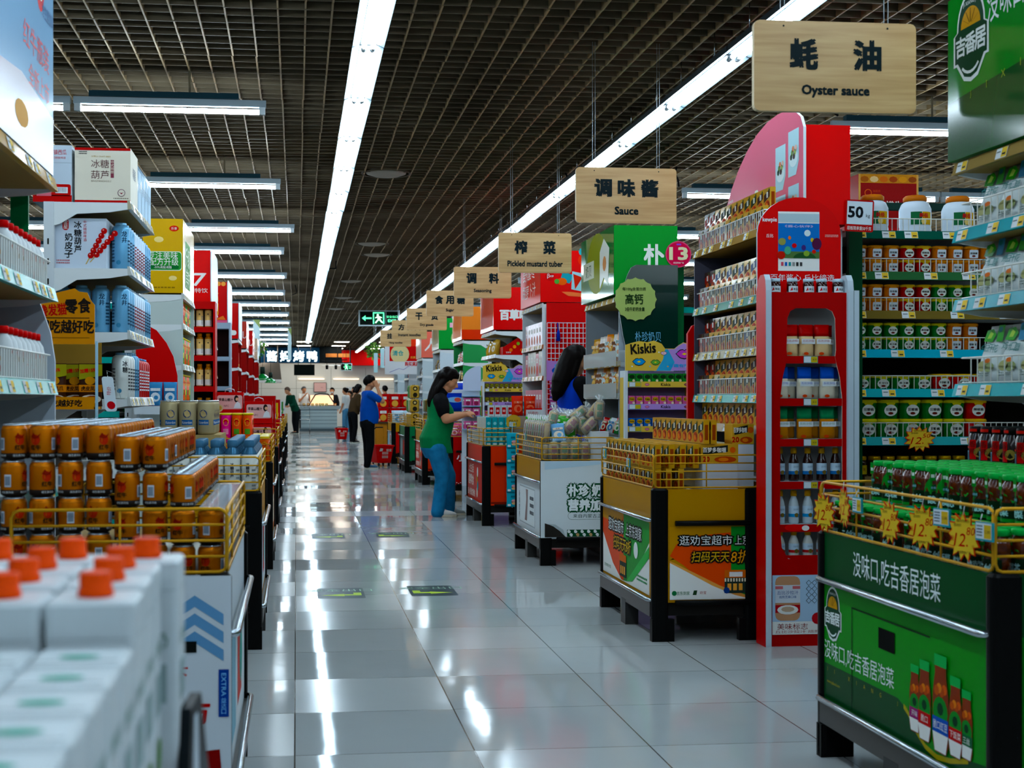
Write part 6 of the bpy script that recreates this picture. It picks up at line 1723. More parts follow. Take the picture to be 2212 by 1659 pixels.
KG_, KR_ = Kind(cake('#1f7a1c')), Kind(cake('#8e1a14'))
KGB = Kind(pouch('#2f8a26', '#d8dcd2', .12, .16, .03, grp='green cake bags', txt='绿豆糕', ink='#1a4a1a'))
KBB = Kind(pouch('#6a9cc0', '#d8d0c0', .11, .15, .02, grp='blue snack sachets', txt='奶枣', ink='#7a2a1a'))
def heap(K, nx, ny, x0, x1, y0, y1, z, lab, grp, lean=-.35, seed=1):
    rg = random.Random(seed); n = 0
    for j in range(ny):
        for i in range(nx):
            K.put((x0 + (x1 - x0) * i / max(1, nx - 1), y0 + (y1 - y0) * j / max(1, ny - 1), z + rg.uniform(0, .02)), lab % nth(n), rotz=rg.uniform(-.12, .12), group=grp, tilt=(lean + rg.uniform(-.06, .06), rg.uniform(-.12, .12)))
            n += 1
for k in range(4): (KG_ if k in (1, 2) else KR_).put((1.935 + .08 * k, 9.925, .775), '%s labelled cake pack upright at the near guard, %s from the aisle' % ('green' if k in (1, 2) else 'red', nth(k)), group='cakes upright in the white bin')
for r in range(10):
    for L in range(2): (KR_ if (r + L) % 3 else KG_).put((1.888, 10.02 + .093 * r, .765 + .165 * L), 'cake pack along the aisle guard of the white bin, %s from the near end, %s' % (nth(r), ('base', 'upper')[L]), rotz=W_, group='cakes along the white bin guard', tilt=(-.1 * L, 0))
for k, (x, z, tl) in enumerate(((2.05, 1.0, .75), (2.19, 1.0, .8), (2.31, 1.09, .1), (1.93, 1.02, .3), (2.12, 1.09, .9), (2.25, 1.1, .7))):
    (KR_ if k < 2 or k == 5 else KG_).put((x, 10.06 + (.1 if k > 3 else 0), z), '%s labelled cake pack tipped over on the heap in the white bin, %s' % ('red' if k < 2 or k == 5 else 'green', nth(k)), group='cakes tipped on the heap', tilt=(-.2, tl))
heap(KG_, 3, 5, 2.16, 2.34, 10.34, 10.95, .97, 'green labelled cake pack on the heap behind the tipped cakes, %s of the heap', 'cakes heaped in the white bin', seed=4)
heap(KGB, 2, 4, 1.97, 2.1, 10.2, 10.95, .95, 'green and clear cake bag leaning in the white bin, %s of its rows', 'green cake bags', seed=6)
heap(KBB, 1, 5, 1.99, 1.99, 9.99, 10.99, .915, 'blue snack sachet tucked along the white bin, %s of the sachets', 'blue snack sachets', seed=7)
for (x, y, z, w, d, H, lab) in ((2.265, 10.02, .76, .19, .15, .14, 'white carton behind the near guard of the white bin'), (2.3, 10.02, .903, .13, .13, .1, 'small white carton stacked in the white bin')):
    o = case(w, d, H, '#c9cfd2', 0); o.location = (x, y, z); o['label'] = lab
h = MB(); h.box((-.18, -.45, 0), (.15, .45, .15), M('#b8a888', .6)); tag(h.build('carton', loc=(2.16, 10.5, .76)), 'brown carton under the heap of cakes', 'box')
# ---- snack bags on the third bay end shelf
KSn = [Kind(pouch('#b8862e', '#d9b060', .11, .21, .03, grp='end shelf snack bags', txt='坚果')), Kind(pouch('#c9c4bc', '#8a5a3a', .11, .22, .03, grp='end shelf snack bags', txt='肉松', ink='#3a2a1a')), Kind(pouch('#c8742a', '#cfe0dc', .11, .23, .03, grp='end shelf snack bags', txt='果干', ink='#2a4a3a'))]
nmS = ('gold', 'silver', 'orange')
for s_, z in enumerate((1.532, 1.287)):
    for r in range(9):
        q = (0, 0, 1, 1, 2, 0, 1, 2, 0)[(8 - r + s_) % 9]
        KSn[q].put((2.49, 9.94 + .118 * r, z + .003), '%s snack bag on the %s shelf below the green header, %s from the near end' % (nmS[q], ('upper', 'lower')[s_], nth(r)), rotz=W_ + .25, group='snack bags of the third bay')
        if r == 0 and s_ == 1:
            for c in range(3): KSn[(1, 2, 0)[c]].put((2.58 + .1 * c, 9.93, z + .003), '%s snack bag facing down the store beside the gum rack, %s in' % (nmS[(1, 2, 0)[c]], nth(c)), group='snack bags of the third bay')
for z, nm in ((1.532, 'upper'), (1.287, 'lower')):
    h = MB(); m = glass_film('#dfe8e8', .2, .05)
    h.box((XR - .022, 9.86, z - .03), (XR - .018, 11.0, z + .085), m); h.box((XR - .018, 9.83, z - .03), (2.5, 9.834, z + .085), m)
    tag(h.build('shelf_tray_front', loc=(0, 0, 0)), 'clear plastic front of the %s snack shelf below the green header' % nm, 'shelf guard')
KSa = [Kind(pouch(a, b, .09, .13, .02, grp='hanging sachets', txt='零食')) for a, b in (('#a81a1a', '#d8c8a8'), ('#c9d0d4', '#3a7ab0'), ('#2a7a3a', '#d8d8c8'))]
for r in range(8): KSa[r % 3].put((2.49 + .02 * (r % 2), 9.95 + .12 * r, .975), '%s sachet on the low shelf behind the cakes, %s from the near end' % (('red', 'white', 'green')[r % 3], nth(r)), rotz=W_ + .4, group='sachets on the low shelf', tilt=(-.3, .1))
# ---- the tall dark milk poster and the two gum racks
h = MB(); F = Fr((0, 0, 0), *FRONT)
h.prism(F, [(.06, 0), (.45, 0), (.45, .66), (.13, .66), (.09, .64), (.06, .58), (.02, .45), (.0, .3), (.03, .12)], .01, M('#02241c', .12), M('#c9d0d0', .4))
fr = [(.095, .4)]; pts = []
for i in range(48):
    t = 2 * PI * i / 48; r = .158 + .006 * math.cos(16 * t)
    pts.append((.12 + r * math.cos(t), .4 + r * math.sin(t)))
h.prism(Fr((0, -.012, 0), *FRONT), pts, .01, M('#96a862', .35), M('#22301c', .4)); F2 = Fr((0, -.012, 0), *FRONT)
ik = M('#1d3316', .4)
h.text(F2, '高钙', .11, .4, .075, ik, 2, w=.135, bold=.05); h.text(F2, '3倍牛奶钙含量', .115, .325, .03, ik, 2, w=.15, bold=.04); h.text(F2, '每100g含蛋白质', .11, .475, .028, ik, 2, w=.18, bold=.03)
h.text(F, '朴珍奶贝', .22, .12, .075, M('#6fa8c8', .3), 2, w=.2); h.text(F, '高钙', .24, .04, .06, M('#6fa8c8', .3), 2, w=.12)
tag(h.build('milk_poster', loc=(2.415, 9.82, 1.6)), 'tall dark green poster board with a scalloped pale green medallion', 'poster')
h = MB(); h.box((0, 0, 0), (.075, .02, 2.3), M('#0a5a2e', .4)); tag(h.build('end_post', loc=(2.875, 9.95, 0)), 'dark green post carrying the round number sign', 'post')
def lips(h, F, x, y, s, c, l):
    h.shape(F, [(x - s, y), (x - s * .5, y + s * .45), (x - s * .15, y + s * .5), (x, y + s * .38), (x + s * .15, y + s * .5), (x + s * .5, y + s * .45), (x + s, y), (x + s * .5, y - s * .5), (x, y - s * .62), (x - s * .5, y - s * .5)], '#12161c', l)
    k = s * .9
    h.shape(F, [(x - k, y), (x - k * .5, y + k * .4), (x - k * .15, y + k * .45), (x, y + k * .32), (x + k * .15, y + k * .45), (x + k * .5, y + k * .4), (x + k, y), (x + k * .5, y - k * .45), (x, y - k * .56), (x - k * .5, y - k * .45)], c, l + .4)
    h.shape(F, [(x - s * .3, y - s * .05), (x, y + s * .12), (x + s * .3, y - s * .02), (x, y - s * .16)], '#d8b83a', l + .8)
def gum_rack(label, loc, w=.52, zt=1.46, sc=1.0):
    t = thing('gum_rack', label, 'display rack', loc)
    Y1, PU, BL = M('#cfae4e', .4), M('#a888c8', .4), M('#3f9ac0', .4)
    h = MB(); F = Fr((-w / 2, 0, zt), *FRONT); c = .21
    pts = [(0, 0), (w, 0), (w, c * .72), (w * .93, c * .95), (w * .85, c), (w * .78, c * .9), (w * .72, c * .78), (w * .58, c * .78), (w * .53, c * .95), (w * .42, c * 1.06), (w * .32, c * 1.0), (w * .2, c * 1.04), (w * .1, c * .98), (0, c * .9)]
    h.prism(F, pts, .006, Y1, PAPER)
    h.shape(F, [(w * .55, 0), (w, 0), (w, c * .7), (w * .93, c * .93), (w * .85, c * .97), (w * .78, c * .88), (w * .72, c * .76), (w * .62, c * .76)], PU, 1); h.shape(F, [(w * .45, 0), (w * .66, 0), (w * .72, c * .3), (w * .62, c * .76), (w * .58, c * .76), (w * .55, c * .4)], BL, 2)
    h.text(F, 'Kiskis', w * .26, c * .78, c * .34, M('#16140f'), 3, w=w * .36, bold=.05, rot=.08)
    lips(h, F, w * .2, c * .32, w * .1, '#2f8ac8', 3); lips(h, F, w * .44, c * .3, w * .075, '#5a9a3a', 3); lips(h, F, w * .56, c * .62, w * .05, '#d8b0c8', 3); lips(h, F, w * .86, c * .6, w * .13, '#b84ab0', 3)
    for k in range(7): h.disc(F, w * (.1 + .13 * k), c * (.15 + .5 * (k % 2)), .006, ('#c9d8e0', '#d88a3a', '#7ab0d8')[k % 3], 3, 6)
    h.text(F, '有趣有味', w * .78, c * .18, c * .12, M('#3a9ad0'), 3, w=w * .3, bold=.04)
    sub(h, 'header_card', t)
    for sx in (-w / 2, w / 2 - .02):
        h = MB(); h.box((sx, 0, 0), (sx + .02, .16, zt), M('#c9d2d6', .4)); h.rect(Fr((sx, .16, 0), (0, -1, 0), (0, 0, 1)), .0, .05, .11, zt - .05, '#c8a84a', 1); sub(h, 'side_panel', t)
    h = MB(); h.box((-w / 2, .16, 0), (w / 2, .166, zt), M('#8a7aa0', .5)); sub(h, 'back_panel', t)
    zs = [zt - .085, zt - .25, zt - .415, zt - .58, zt - .745]
    for k, z in enumerate(zs):
        h = MB(); h.box((-w / 2 + .02, .004, z - .01), (w / 2 - .02, .16, z), M('#c3c8cc', .4)); h.box((-w / 2 + .02, 0, z - .038), (w / 2 - .02, .004, z + .004), (Y1, PU)[k % 2])
        F = Fr((-w / 2 + .02, 0, z - .038), *FRONT); h.rect(F, .01, .003, .1, .039, '#2f8a94', 1); h.rect(F, .013, .006, .055, .036, '#c9d4dc', 2); h.rect(F, .056, .006, .097, .036, '#b8a438', 2); h.text(F, 'Kiskis', w * .55, .021, .022, M('#16140f'), 1, bold=.03); lips(h, F, w * .28, .021, .018, '#c86aa0', 1); lips(h, F, w * .85, .021, .018, '#8a2a5a', 1)
        sub(h, 'shelf', t)
    return zs
def gum(c, lab='#c8a83a'):
    h = MB(); h.rbox((-.027, -.015, 0), (.027, .015, .062), M(c, .3), .006); F = Fr((-.027, -.0153, 0), *FRONT); h.disc(F, .027, .038, .022, lab, 1, 12, ry=.016); h.text(F, 'Kiskis', .027, .038, .013, M('#16140f'), 2, w=.034, bold=.04); h.disc(F, .04, .01, .01, '#cfc0a0', 1, 8)
    return root(h, 'gum_box', 'gum box', 'gum boxes')
KGu = [Kind(gum('#1d7a26', '#0d3a14')), Kind(gum('#c2588a', '#b8922e')), Kind(gum('#1c5aa8', '#b8922e')), Kind(gum('#c3c4d4', '#b9b9d0')), Kind(gum('#5a4a1a', '#8a8a2a'))]
gn = ('green', 'pink', 'blue', 'white', 'olive')
for lab, loc, where in (('tall gum rack with a lips patterned header, below the green poster', (2.675, 9.645, 0), 'gum rack below the green poster'), ('smaller looking gum rack with lips header, two bays further on', (2.5, 15.95, 0), 'further gum rack')):
    zs = gum_rack(lab, loc)
    for k, z in enumerate(zs[:4]):
        for c in range(8):
            q = k if loc[1] < 12 else (4, 4, 1, 2)[k]
            KGu[q].put((loc[0] - .205 + .059 * c, loc[1] + .03, z + .002), '%s gum box on the %s, %s shelf, %s along' % (gn[q], where, nth(k), nth(c)), group='gum boxes in the racks')
# ---- orange bin: turquoise cartons and bags
h = MB(); h.box((-.028, -.03, 0), (.028, .03, .15), M('#1d8a92', .35)); F = Fr((-.028, -.03, 0), *FRONT); h.rect(F, 0, .0, .056, .004, '#0e5a60', 1); h.disc(F, .028, .09, .016, '#7ac0c0', 1, 10); h.rect(F, .01, .03, .046, .05, '#c9d8d4', 1)
h.rect(Fr((-.028, .03, 0), (0, -1, 0), (0, 0, 1)), 0, 0, .06, .15, '#c3c0b4', 1)
KT_ = Kind(root(h, 'biscuit_carton', 'biscuit carton', 'turquoise cartons'))
for r in range(14):
    for c in range(4):
        for L in range(2):
            if r > 4 and c > 0: continue
            if L == 1 and (c > 3 or (r > 0 and c < 1)) and r > 8: continue
            if L == 0 and r > 0 and c > 0: continue
            KT_.put((1.892 + .062 * c, 13.085 + .072 * r, .764 + .155 * L), 'turquoise biscuit carton in the orange bin, %s row back, %s from the aisle, %s' % (nth(r), nth(c), ('base', 'upper')[L]), group='turquoise cartons')
h = MB(); h.box((-.03, -.03, 0), (.03, .03, .11), M('#c0c6c6', .4)); F = Fr((-.03, -.03, 0), *FRONT); h.rect(F, .01, .02, .05, .09, '#b01c1c', 1); h.disc(F, .03, .055, .014, '#d8a0a0', 2, 8)
KRd = Kind(root(h, 'milk_tea_box', 'drink box', 'small red and white boxes'))
for c in range(7): (KRd if c < 4 else KT_).put((1.98 + .065 * c, 13.5, 1.075), '%s box on the back tier of the orange bin, %s from the aisle' % ('red and white' if c < 4 else 'turquoise', nth(c)), group='boxes on the back tier')
h = MB(); h.box((-.19, -.1, 0), (.19, .1, .31), M('#8fb0b4', .5)); tag(h.build('carton', loc=(2.18, 13.52, .764)), 'pale carton under the back tier of turquoise boxes', 'box')
K = Kind(pouch('#c8341c', '#d8684a', .16, .2, .04, grp='red gift bags', txt='礼'))
for c in range(2): K.put((2.215 + .125 * c, 13.28, 1.082), 'bright red bag standing over the turquoise cartons, %s from the aisle' % nth(c), group='bright red bags', scale=(.75, 1, 1))
h = MB(); h.box((-.115, -.08, 0), (.115, .08, .29), M('#9a8a7a', .6)); tag(h.build('carton', loc=(2.28, 13.3, .787)), 'dull carton under the bright red bags', 'box')
h = MB(); F = Fr((0, 0, 0), *FRONT); h.prism(F, rr_pts(-.07, 0, .07, .1, .02, 3), .004, M('#b8923a', .4)); h.disc(F, 0, .09, .05, '#b8923a', 0.5, 14, ry=.03, a0=0, a1=180); h.text(F, '鲜乳大饼', 0, .06, .022, M('#2a1a10'), 1, w=.09); h.rect(F, -.03, .02, .03, .04, '#5a4020', 1)
tag(h.build('price_card', loc=(2.13, 12.99, .975)), 'mustard arched price card clipped to the orange bin guard', 'price card')
h = MB(); F = Fr((0, 0, 0), *FRONT); h.prism(F, rr_pts(-.08, -.08, .08, .1, .01), .005, M('#c8cccc', .4), M('#b01c1c')); h.rect(F, -.08, .085, .08, .1, '#b8241c', 1); h.text(F, '好喝的', -.01, .05, .035, M('#a81c1c'), 1, w=.1); h.disc(F, 0, -.08, .075, '#b01c1c', 1, 12, ry=.07, a0=0, a1=180); h.shape(F, [(.0, -.01), (.05, .03), (.075, -.02)], '#2a6a2a', 2)
tag(h.build('sign_card', loc=(2.34, 13.02, 1.06)), 'white card with red lettering standing between the orange and white bins', 'sign')
h = MB(); h.box((-.01, 0, 0), (.01, .01, .25), CHROME); tag(h.build('card_stem', loc=(2.34, 13.03, .764)), 'thin metal stem holding the white card up', 'card holder')
def cookie_bag():
    h = MB(); w, H, d = .125, .15, .02
    bag_shape(h, w, H, d, M('#1f93a6', .25)); F = Fr((-w / 2, -d * 1.08 - .001, 0), *FRONT)
    h.text(F, '蛋糕', w * .5, H * .68, .02, M('#0f4a58', .4), 1, bold=.04); h.disc(F, w * .58, H * .34, .026, '#8a4a3a', 1, 12, ry=.014); h.disc(F, w * .58, H * .42, .024, '#c89aa0', 2, 12, ry=.012); h.disc(F, w * .58, H * .24, .024, '#c9a878', 2, 12, ry=.012); h.rect(F, .01, .01, .04, .03, '#c9d4d4', 1)
    return root(h, 'snack_bag', 'snack bag', 'turquoise hanging bags')
K = Kind(cookie_bag())
for k in range(5): K.put((2.115, 12.955, .77 - .145 * k), 'turquoise biscuit bag in the strip hung at the orange bin corner, %s from the top' % nth(k), group='turquoise hanging bags')
h = MB(); h.box((-.004, 0, 0), (.004, .003, .8), M('#8fb8c0', .3)); tag(h.build('hang_strip', loc=(2.115, 12.98, .18)), 'clear hang strip carrying the turquoise bags', 'hang strip')
# ---- fourth bay end shelf and its red panel with the wire grid
def glossy_box(c, c2, w=.15, d=.12, H=.24, grp='pink boxes', name='snack_box'):
    h = MB(); h.box((-w / 2, -d / 2, 0), (w / 2, d / 2, H), M(c, .25))
    for F, ww in ((Fr((-w / 2, -d / 2, 0), *FRONT), w), (Fr((-w / 2, d / 2, 0), (0, -1, 0), (0, 0, 1)), d)): h.disc(F, ww * .5, H * .3, ww * .3, c2, 1, 12); h.rect(F, ww * .2, H * .6, ww * .8, H * .8, PAPER, 1); h.text(F, '礼盒', ww * .5, H * .7, H * .1, M(c2), 2, maxw=ww * .5)
    return root(h, name, 'snack box', grp)
KPk = [Kind(glossy_box('#c9b4bc', '#b0604a')), Kind(glossy_box('#d08a92', '#c04a3a')), Kind(glossy_box('#c9c4bc', '#a8542a', H=.26))]
for s_, (z, seq) in enumerate(((1.782, (0, 0, 0, 0)), (1.472, (2, 2, 1, 2)), (1.102, (1, 1, 1, 1)))):
    for r in range(7):
        q = seq[r % 4]
        KPk[q].put((2.505, 13.11 + .155 * r, z), '%s snack box, %s shelf below the red juice header, %s from the near end' % (('pale', 'pink', 'cream')[q], ('upper', 'middle', 'lower')[s_], nth(r)), rotz=W_, group='snack boxes of the fourth bay')
t = thing('grid_rack', 'white wire grid on a red panel with a blue tassel', 'wire rack', (2.655, 12.93, 0))
h = MB(); h.box((-.2, .03, .9), (.2, .045, 2.2), M('#c4200c', .4)); h.box((-.2, .03, 0), (.2, .045, .9), M('#b9c0c4', .5)); sub(h, 'back_panel', t)
h = MB(); m = M('#d3d8da', .3, .2)
for k in range(11): h.bar((-.2 + .04 * k, .0, 1.0), (-.2 + .04 * k, .0, 2.0), .005, m)
for k in range(21): h.bar((-.2, .0, 1.0 + .05 * k), (.2, .0, 1.0 + .05 * k), .005, m)
sub(h, 'wire_grille', t)
h = MB(); h.tube([(-.1, -.012, 2.0), (-.095, -.014, 1.93)], .006, M('#1a2a8a'), 6); h.lathe([(.008, 1.93), (.016, 1.9), (.022, 1.82)], M('#1a2a8a', .6), 10, (-.092, -.014, 0)); sub(h, 'tassel', t)
h = MB(); F = Fr((0, 0, 0), *FRONT); h.prism(F, [(0, 0), (.3, 0), (.3, .15), (.26, .2), (.2, .19), (.16, .23), (.1, .19), (0, .2)], .005, M('#a87ab8', .4)); h.disc(F, .13, .1, .08, '#1c4a9a', 1, 14, ry=.04); h.shape(F, [(.08, .1), (.12, .1), (.12, .16), (.08, .16)], '#4a9ad0', 2); h.shape(F, [(.14, .1), (.18, .1), (.18, .17), (.14, .17)], '#2f7ac0', 2); h.disc(F, .25, .12, .04, '#c86aa0', 1, 10); h.rect(F, .12, .05, .2, .075, '#b8b04a', 3)
tag(h.build('drink_card', loc=(2.44, 12.88, 1.43)), 'lilac display card with blue cups, below the wire grid', 'display card')
h = MB(); r = .035; h.lathe([(r * .75, 0), (r, .075), (r * 1.04, .078)], M('#b04a8a', .35), 14); f = Fr((0, -r * .9, 0), *FRONT, bend=r * .95); h.rect(f, -.03, .03, .03, .055, '#c9c0d4', 1); h.rect(f, -.05, .005, .05, .02, '#3a3a8a', 1)
o = root(h, 'dessert_cup', 'cup', 'pink cups'); c = MB(); c.lathe([(r * 1.05, .077), (r * 1.08, .083), (r * .9, .085)], M('#c9a0c0', .3), 14); sub(c, 'lid', o)
K = Kind(o)
for L in range(5):
    for c in range(3): K.put((2.5 + .078 * c, 12.86, 1.08 + .0865 * (L - 1)), 'pink dessert cup in the tower by the wire grid, %s layer, %s from the aisle' % (nth(L), nth(c)), group='pink dessert cups')
h = MB(); h.box((-.12, -.05, 0), (.12, .05, .99), M('#b01c14', .4)); tag(h.build('cup_stand', loc=(2.578, 12.86, 0)), 'red plinth under the tower of pink cups', 'display stand')

# ---- fifth bay: white end unit with a red tray box and gold bags; pink cups board
KGo = Kind(pouch('#b8903a', '#d8d0b8', .13, .2, .04, grp='gold foil bags', txt='糖'))
for s_, z in enumerate((1.79, 1.5)):
    for r in range(2 if s_ == 0 else 0, 7): KGo.put((2.48 + .03 * (r % 2), 16.25 + .14 * r, z + .012), 'gold foil bag, %s shelf of the white end unit, %s from the near end' % (('upper', 'lower')[s_], nth(r)), rotz=W_ + .3 * ((r % 3) - 1), group='gold foil bags', tilt=(-.15, .1 * ((r % 3) - 1)))
h = MB(); h.box((0, 0, 0), (.26, .25, .1), M('#a8161a', .4)); h.prism(Fr((0, -.002, 0), *FRONT), [(0, 0), (.26, 0), (.26, .26), (.0, .09)], .008, M('#b0161c', .35), M('#c8a878')); F = Fr((0, -.002, 0), *FRONT)
for k in range(5): h.disc(F, .1 + .045 * k, .06 + .04 * (k % 3), .022, ('#c8641e', '#d8842a', '#6a9a2a', '#c8541e', '#d8a02a')[k], 1, 8)
h.disc(F, .24, .19, .022, '#c9d4d8', 1); h.text(F, '百草味', .07, .03, .02, PAPER, 1)
tag(h.build('tray_box', loc=(2.52, 16.18, 1.792)), 'red slanted tray box of snacks on the white end unit', 'tray box')
KMx = [Kind(pouch(a, b, .12, .18, .03, grp='mixed snack bags', txt='零食')) for a, b in (('#2a2420', '#c8a04a'), ('#3a7aa0', '#d8e0e0'), ('#8a1a1a', '#d8b090'), ('#b89a5a', '#5a3a1a'), ('#d0d4d4', '#b84a3a'))]
mx = ('black', 'blue', 'dark red', 'tan', 'white')
rg = random.Random(11)
for i in (4, 5, 6, 7, 8):
    zs = {4: (1.2, .85), 5: (1.78, 1.5, 1.2), 6: (1.75, 1.45, 1.15), 7: (1.7, 1.4, 1.1), 8: (1.7, 1.4)}[i]
    for s_, z in enumerate(zs):
        for r in range(8 if i < 7 else 5):
            q = rg.randrange(5)
            KMx[q].put((2.49, YM(i) + .12 + (.13 if i < 7 else .2) * r, z + .009), '%s snack bag, end shelf of food bay %s, %s shelf down, %s along' % (mx[q], ('five', 'six', 'seven', 'eight', 'nine')[i - 4], nth(s_), nth(r)), rotz=W_ + rg.uniform(-.3, .3), group='snack bags on the further end shelves', tilt=(-.12, 0))
h = MB(); F = Fr((0, 0, 0), *FRONT); h.prism(F, [(0, 0), (.22, 0), (.22, .3)] + [(.22 * (1 - math.cos(math.radians(a))) if 0 else .22 - .22 * math.sin(math.radians(a)), .12 + .18 * math.cos(math.radians(a))) for a in range(10, 91, 10)], .006, M('#b9c4d8', .35)); tag(h.build('quarter_board', loc=(2.0, 15.97, 1.35)), 'pale quarter round board beside the gold foil bags', 'display board')
t = thing('cup_rack', 'pale rack of pink cup packs below the quarter round board', 'display rack', (2.1, 15.97, 0))
h = MB(); h.box((-.1, .1, .2), (.12, .11, 1.35), M('#c3ccd4', .4)); sub(h, 'back_panel', t)
for z in (1.3, 1.18, 1.06, .9):
    h = MB(); h.box((-.1, -.04, z - .02), (.12, .1, z - .01), M('#8fb0d0', .4)); sub(h, 'shelf', t)
h = MB(); h.box((-.1, .0, 0), (.12, .1, .2), M('#a8b4bc', .4)); sub(h, 'base', t)
KPc = Kind(glossy_box('#c05a8a', '#8a2a4a', .09, .09, .09, 'pink cup packs', 'cup_pack'))
for s_, z in enumerate((1.18, 1.06, .9)):
    for c in range(2): KPc.put((2.06 + .1 * c, 15.995, z - .008), 'pink cup pack in the pale rack, %s row down, %s one' % (nth(s_), ('aisle side', 'inner')[c]), group='pink cup packs')
# ---- goods on the remaining bins
KPi = Kind(pouch('#a83a5a', '#d8b0b8', .13, .16, .03, grp='maroon candy bags', txt='糖果'))
heap(KPi, 3, 4, 1.93, 2.23, 16.3, 17.1, .77, 'maroon candy bag in the bin where the woman reaches, %s of the rows', 'maroon candy bags', seed=21)
for r in range(6):
    for c in range(3): KMx[(r + c) % 5].put((1.95 + .15 * c, 19.42 + .16 * r, .762), '%s bag in the orange sided bin beyond the woman, %s row, %s column' % (mx[(r + c) % 5], nth(r), nth(c)), rotz=.2, group='bags in the sixth food bin')
def noodle(c, c2):
    h = MB(); h.rbox((-.15, -.075, 0), (.15, .075, .225), M(c, .3), .04, 4)
    for a in (-.075, .075):
        for b in (.06, .165):
            F = Fr((a, -.0755, b), *FRONT); h.rrect(F, -.06, -.045, .06, .045, .02, M(c2, .35), 1); h.disc(F, 0, 0, .034, '#c8b078', 2, 12, ry=.028); h.disc(F, .01, 0, .018, '#8a2a14', 3, 8)
    for F in (Fr((-.15, .075, 0), (0, -1, 0), (0, 0, 1)), Fr((.15, -.075, 0), (0, 1, 0), (0, 0, 1))): h.disc(F, .075, .06, .04, c2, 1, 10); h.disc(F, .075, .165, .04, c2, 1, 10); h.disc(F, .075, .165, .02, '#c8b078', 2, 8)
    h.tube([(-.05, 0, .222), (-.04, 0, .232), (.04, 0, .232), (.05, 0, .222)], .006, M('#1a1a14', .4), 5)
    return root(h, 'noodle_bundle', 'noodle pack', 'noodle bowl bundles')
KN = [Kind(noodle('#a8843a', '#1f1a10')), Kind(noodle('#1f7a2a', '#b8c8a0')), Kind(noodle('#9aa888', '#1d4a2a'))]
pos = [(r, c, L) for L in range(3) for r in range(3) for c in range(2) if not (L == 2 and (r == 2 or c == 1))]
for k, (r, c, L) in enumerate(pos):
    q = 0 if L < 1 else (k % 3)
    KN[q].put((2.0 + .325 * c * .72 + .06 * c, 22.62 + .33 * r, .788 + .236 * L), '%s noodle bowl bundle on the dark green bin, %s row, %s, %s layer' % (('gold', 'green', 'pale green')[q], nth(r), ('aisle side', 'inner side')[c], nth(L)), rotz=1.57 + rnd.uniform(-.04, .04), group='noodle bowl bundles')
KWb = Kind(pouch('#b9cdd8', '#5a8aa8', .22, .26, .07, grp='clear white bags', txt='米'))
for k in range(4): KWb.put((1.97 + .25 * (k % 2), 25.8 + .35 * (k // 2), .765), 'clear white bag on the bin past the noodle bowls, %s of four' % nth(k), rotz=.05 * k, group='clear white bags')
h = MB(); bag_shape(h, .42, .5, .09, M('#1a3aa8', .25)); F = Fr((-.21, -.1, 0), *FRONT); h.disc(F, .21, .2, .13, '#7ab0d8', 1, 14, ry=.05); h.disc(F, .24, .2, .05, '#c8584a', 2, 10, ry=.04); h.rect(F, .08, .32, .34, .38, '#c9d4e4', 1)
K = Kind(root(h, 'blue_sack', 'food sack', 'blue food sacks'))
for L in range(2): K.put((2.25, 18.9, .675 + .405 * L), 'big blue sack printed with a fish shape, %s of the stack behind the woman' % ('lower', 'upper')[L], group='blue food sacks', tilt=(0, 0), scale=(1, 1, .8))
h = MB(); h.box((-.25, -.15, 0), (.25, .15, .67), M('#8a6a3a', .6)); tag(h.build('pallet_box', loc=(2.25, 18.9, 0)), 'low box under the blue sacks', 'box')
K = Kind(glossy_box('#b8181a', '#d8a04a', .22, .16, .28, 'red snack gift bags', 'gift_pack'))
for k in range(12): K.put((1.78 + .24 * (k % 3), 27.45 + .3 * (k // 6), .785 + .29 * ((k // 3) % 2)), 'big red gift pack past the second shopper, %s, %s stack, %s' % (('front', 'behind')[k // 6], nth(k % 3), ('base', 'top')[(k // 3) % 2]), group='big red gift packs')
h = MB(); h.box((-.4, -.4, 0), (.4, .4, .75), M('#a8702e', .5, noise=.2)); F = Fr((-.4, -.4, 0), *FRONT)
for k in range(5): h.rect(F, .02 + .16 * k, .02, .16 + .16 * k, .7, '#b87a34', 1)
h.box((-.42, -.42, .75), (.42, .42, .78), M('#4a3a2a', .5)); tag(h.build('grain_table', loc=(2.0, 27.6, 0)), 'orange wooden fronted table carrying the gift packs', 'table')
K = Kind(pouch('#c9c8c0', '#8a8a6a', .3, .16, .1, grp='grain sacks', txt='米'))
for k in range(6): K.put((1.75 + .16 * (k % 3), 28.95 + .3 * (k // 3), .765 + .0), 'pale grain sack on the wooden sided bin, %s of the sacks' % nth(k), rotz=.4 * k, group='pale grain sacks', tilt=(-1.0, .2))
h = MB(); F = Fr((0, 0, 0), *FRONT); h.prism(F, [(-.4, 0), (.38, 0), (.38, .6), (-.4, .6)], .02, M('#c9cdcf', .4)); h.rect(F, -.3, .28, .38, .6, '#b81c14', 1); h.disc(F, -.08, .43, .2, '#c8b888', 2, 18); h.rect(F, -.4, .0, .38, .27, '#c9cdcf', 2.5); h.text(F, '清仓', -.12, .45, .11, M('#1a8a8a'), 3, bold=.04); h.text(F, '购买满减', .18, .22, .09, M('#b01c14'), 4, w=.3, bold=.05); h.text(F, '优惠', .2, .36, .05, M('#c8a84a'), 3); h.tube([(-.3, -.004, .04), (-.1, -.004, .12), (.0, -.004, .1), (.15, -.004, .2)], .004, M('#6a6ab0'), 4)
h.tube([(-.09, .01, .6), (-.09, .01, 1.634)], .003, CHROME, 4); h.tube([(.05, .01, .6), (.05, .01, 1.634)], .003, CHROME, 4)
tag(h.build('promo_board', loc=(2.28, 28.4, 1.78)), 'hanging white and red promotion board with a cream disc', 'board')
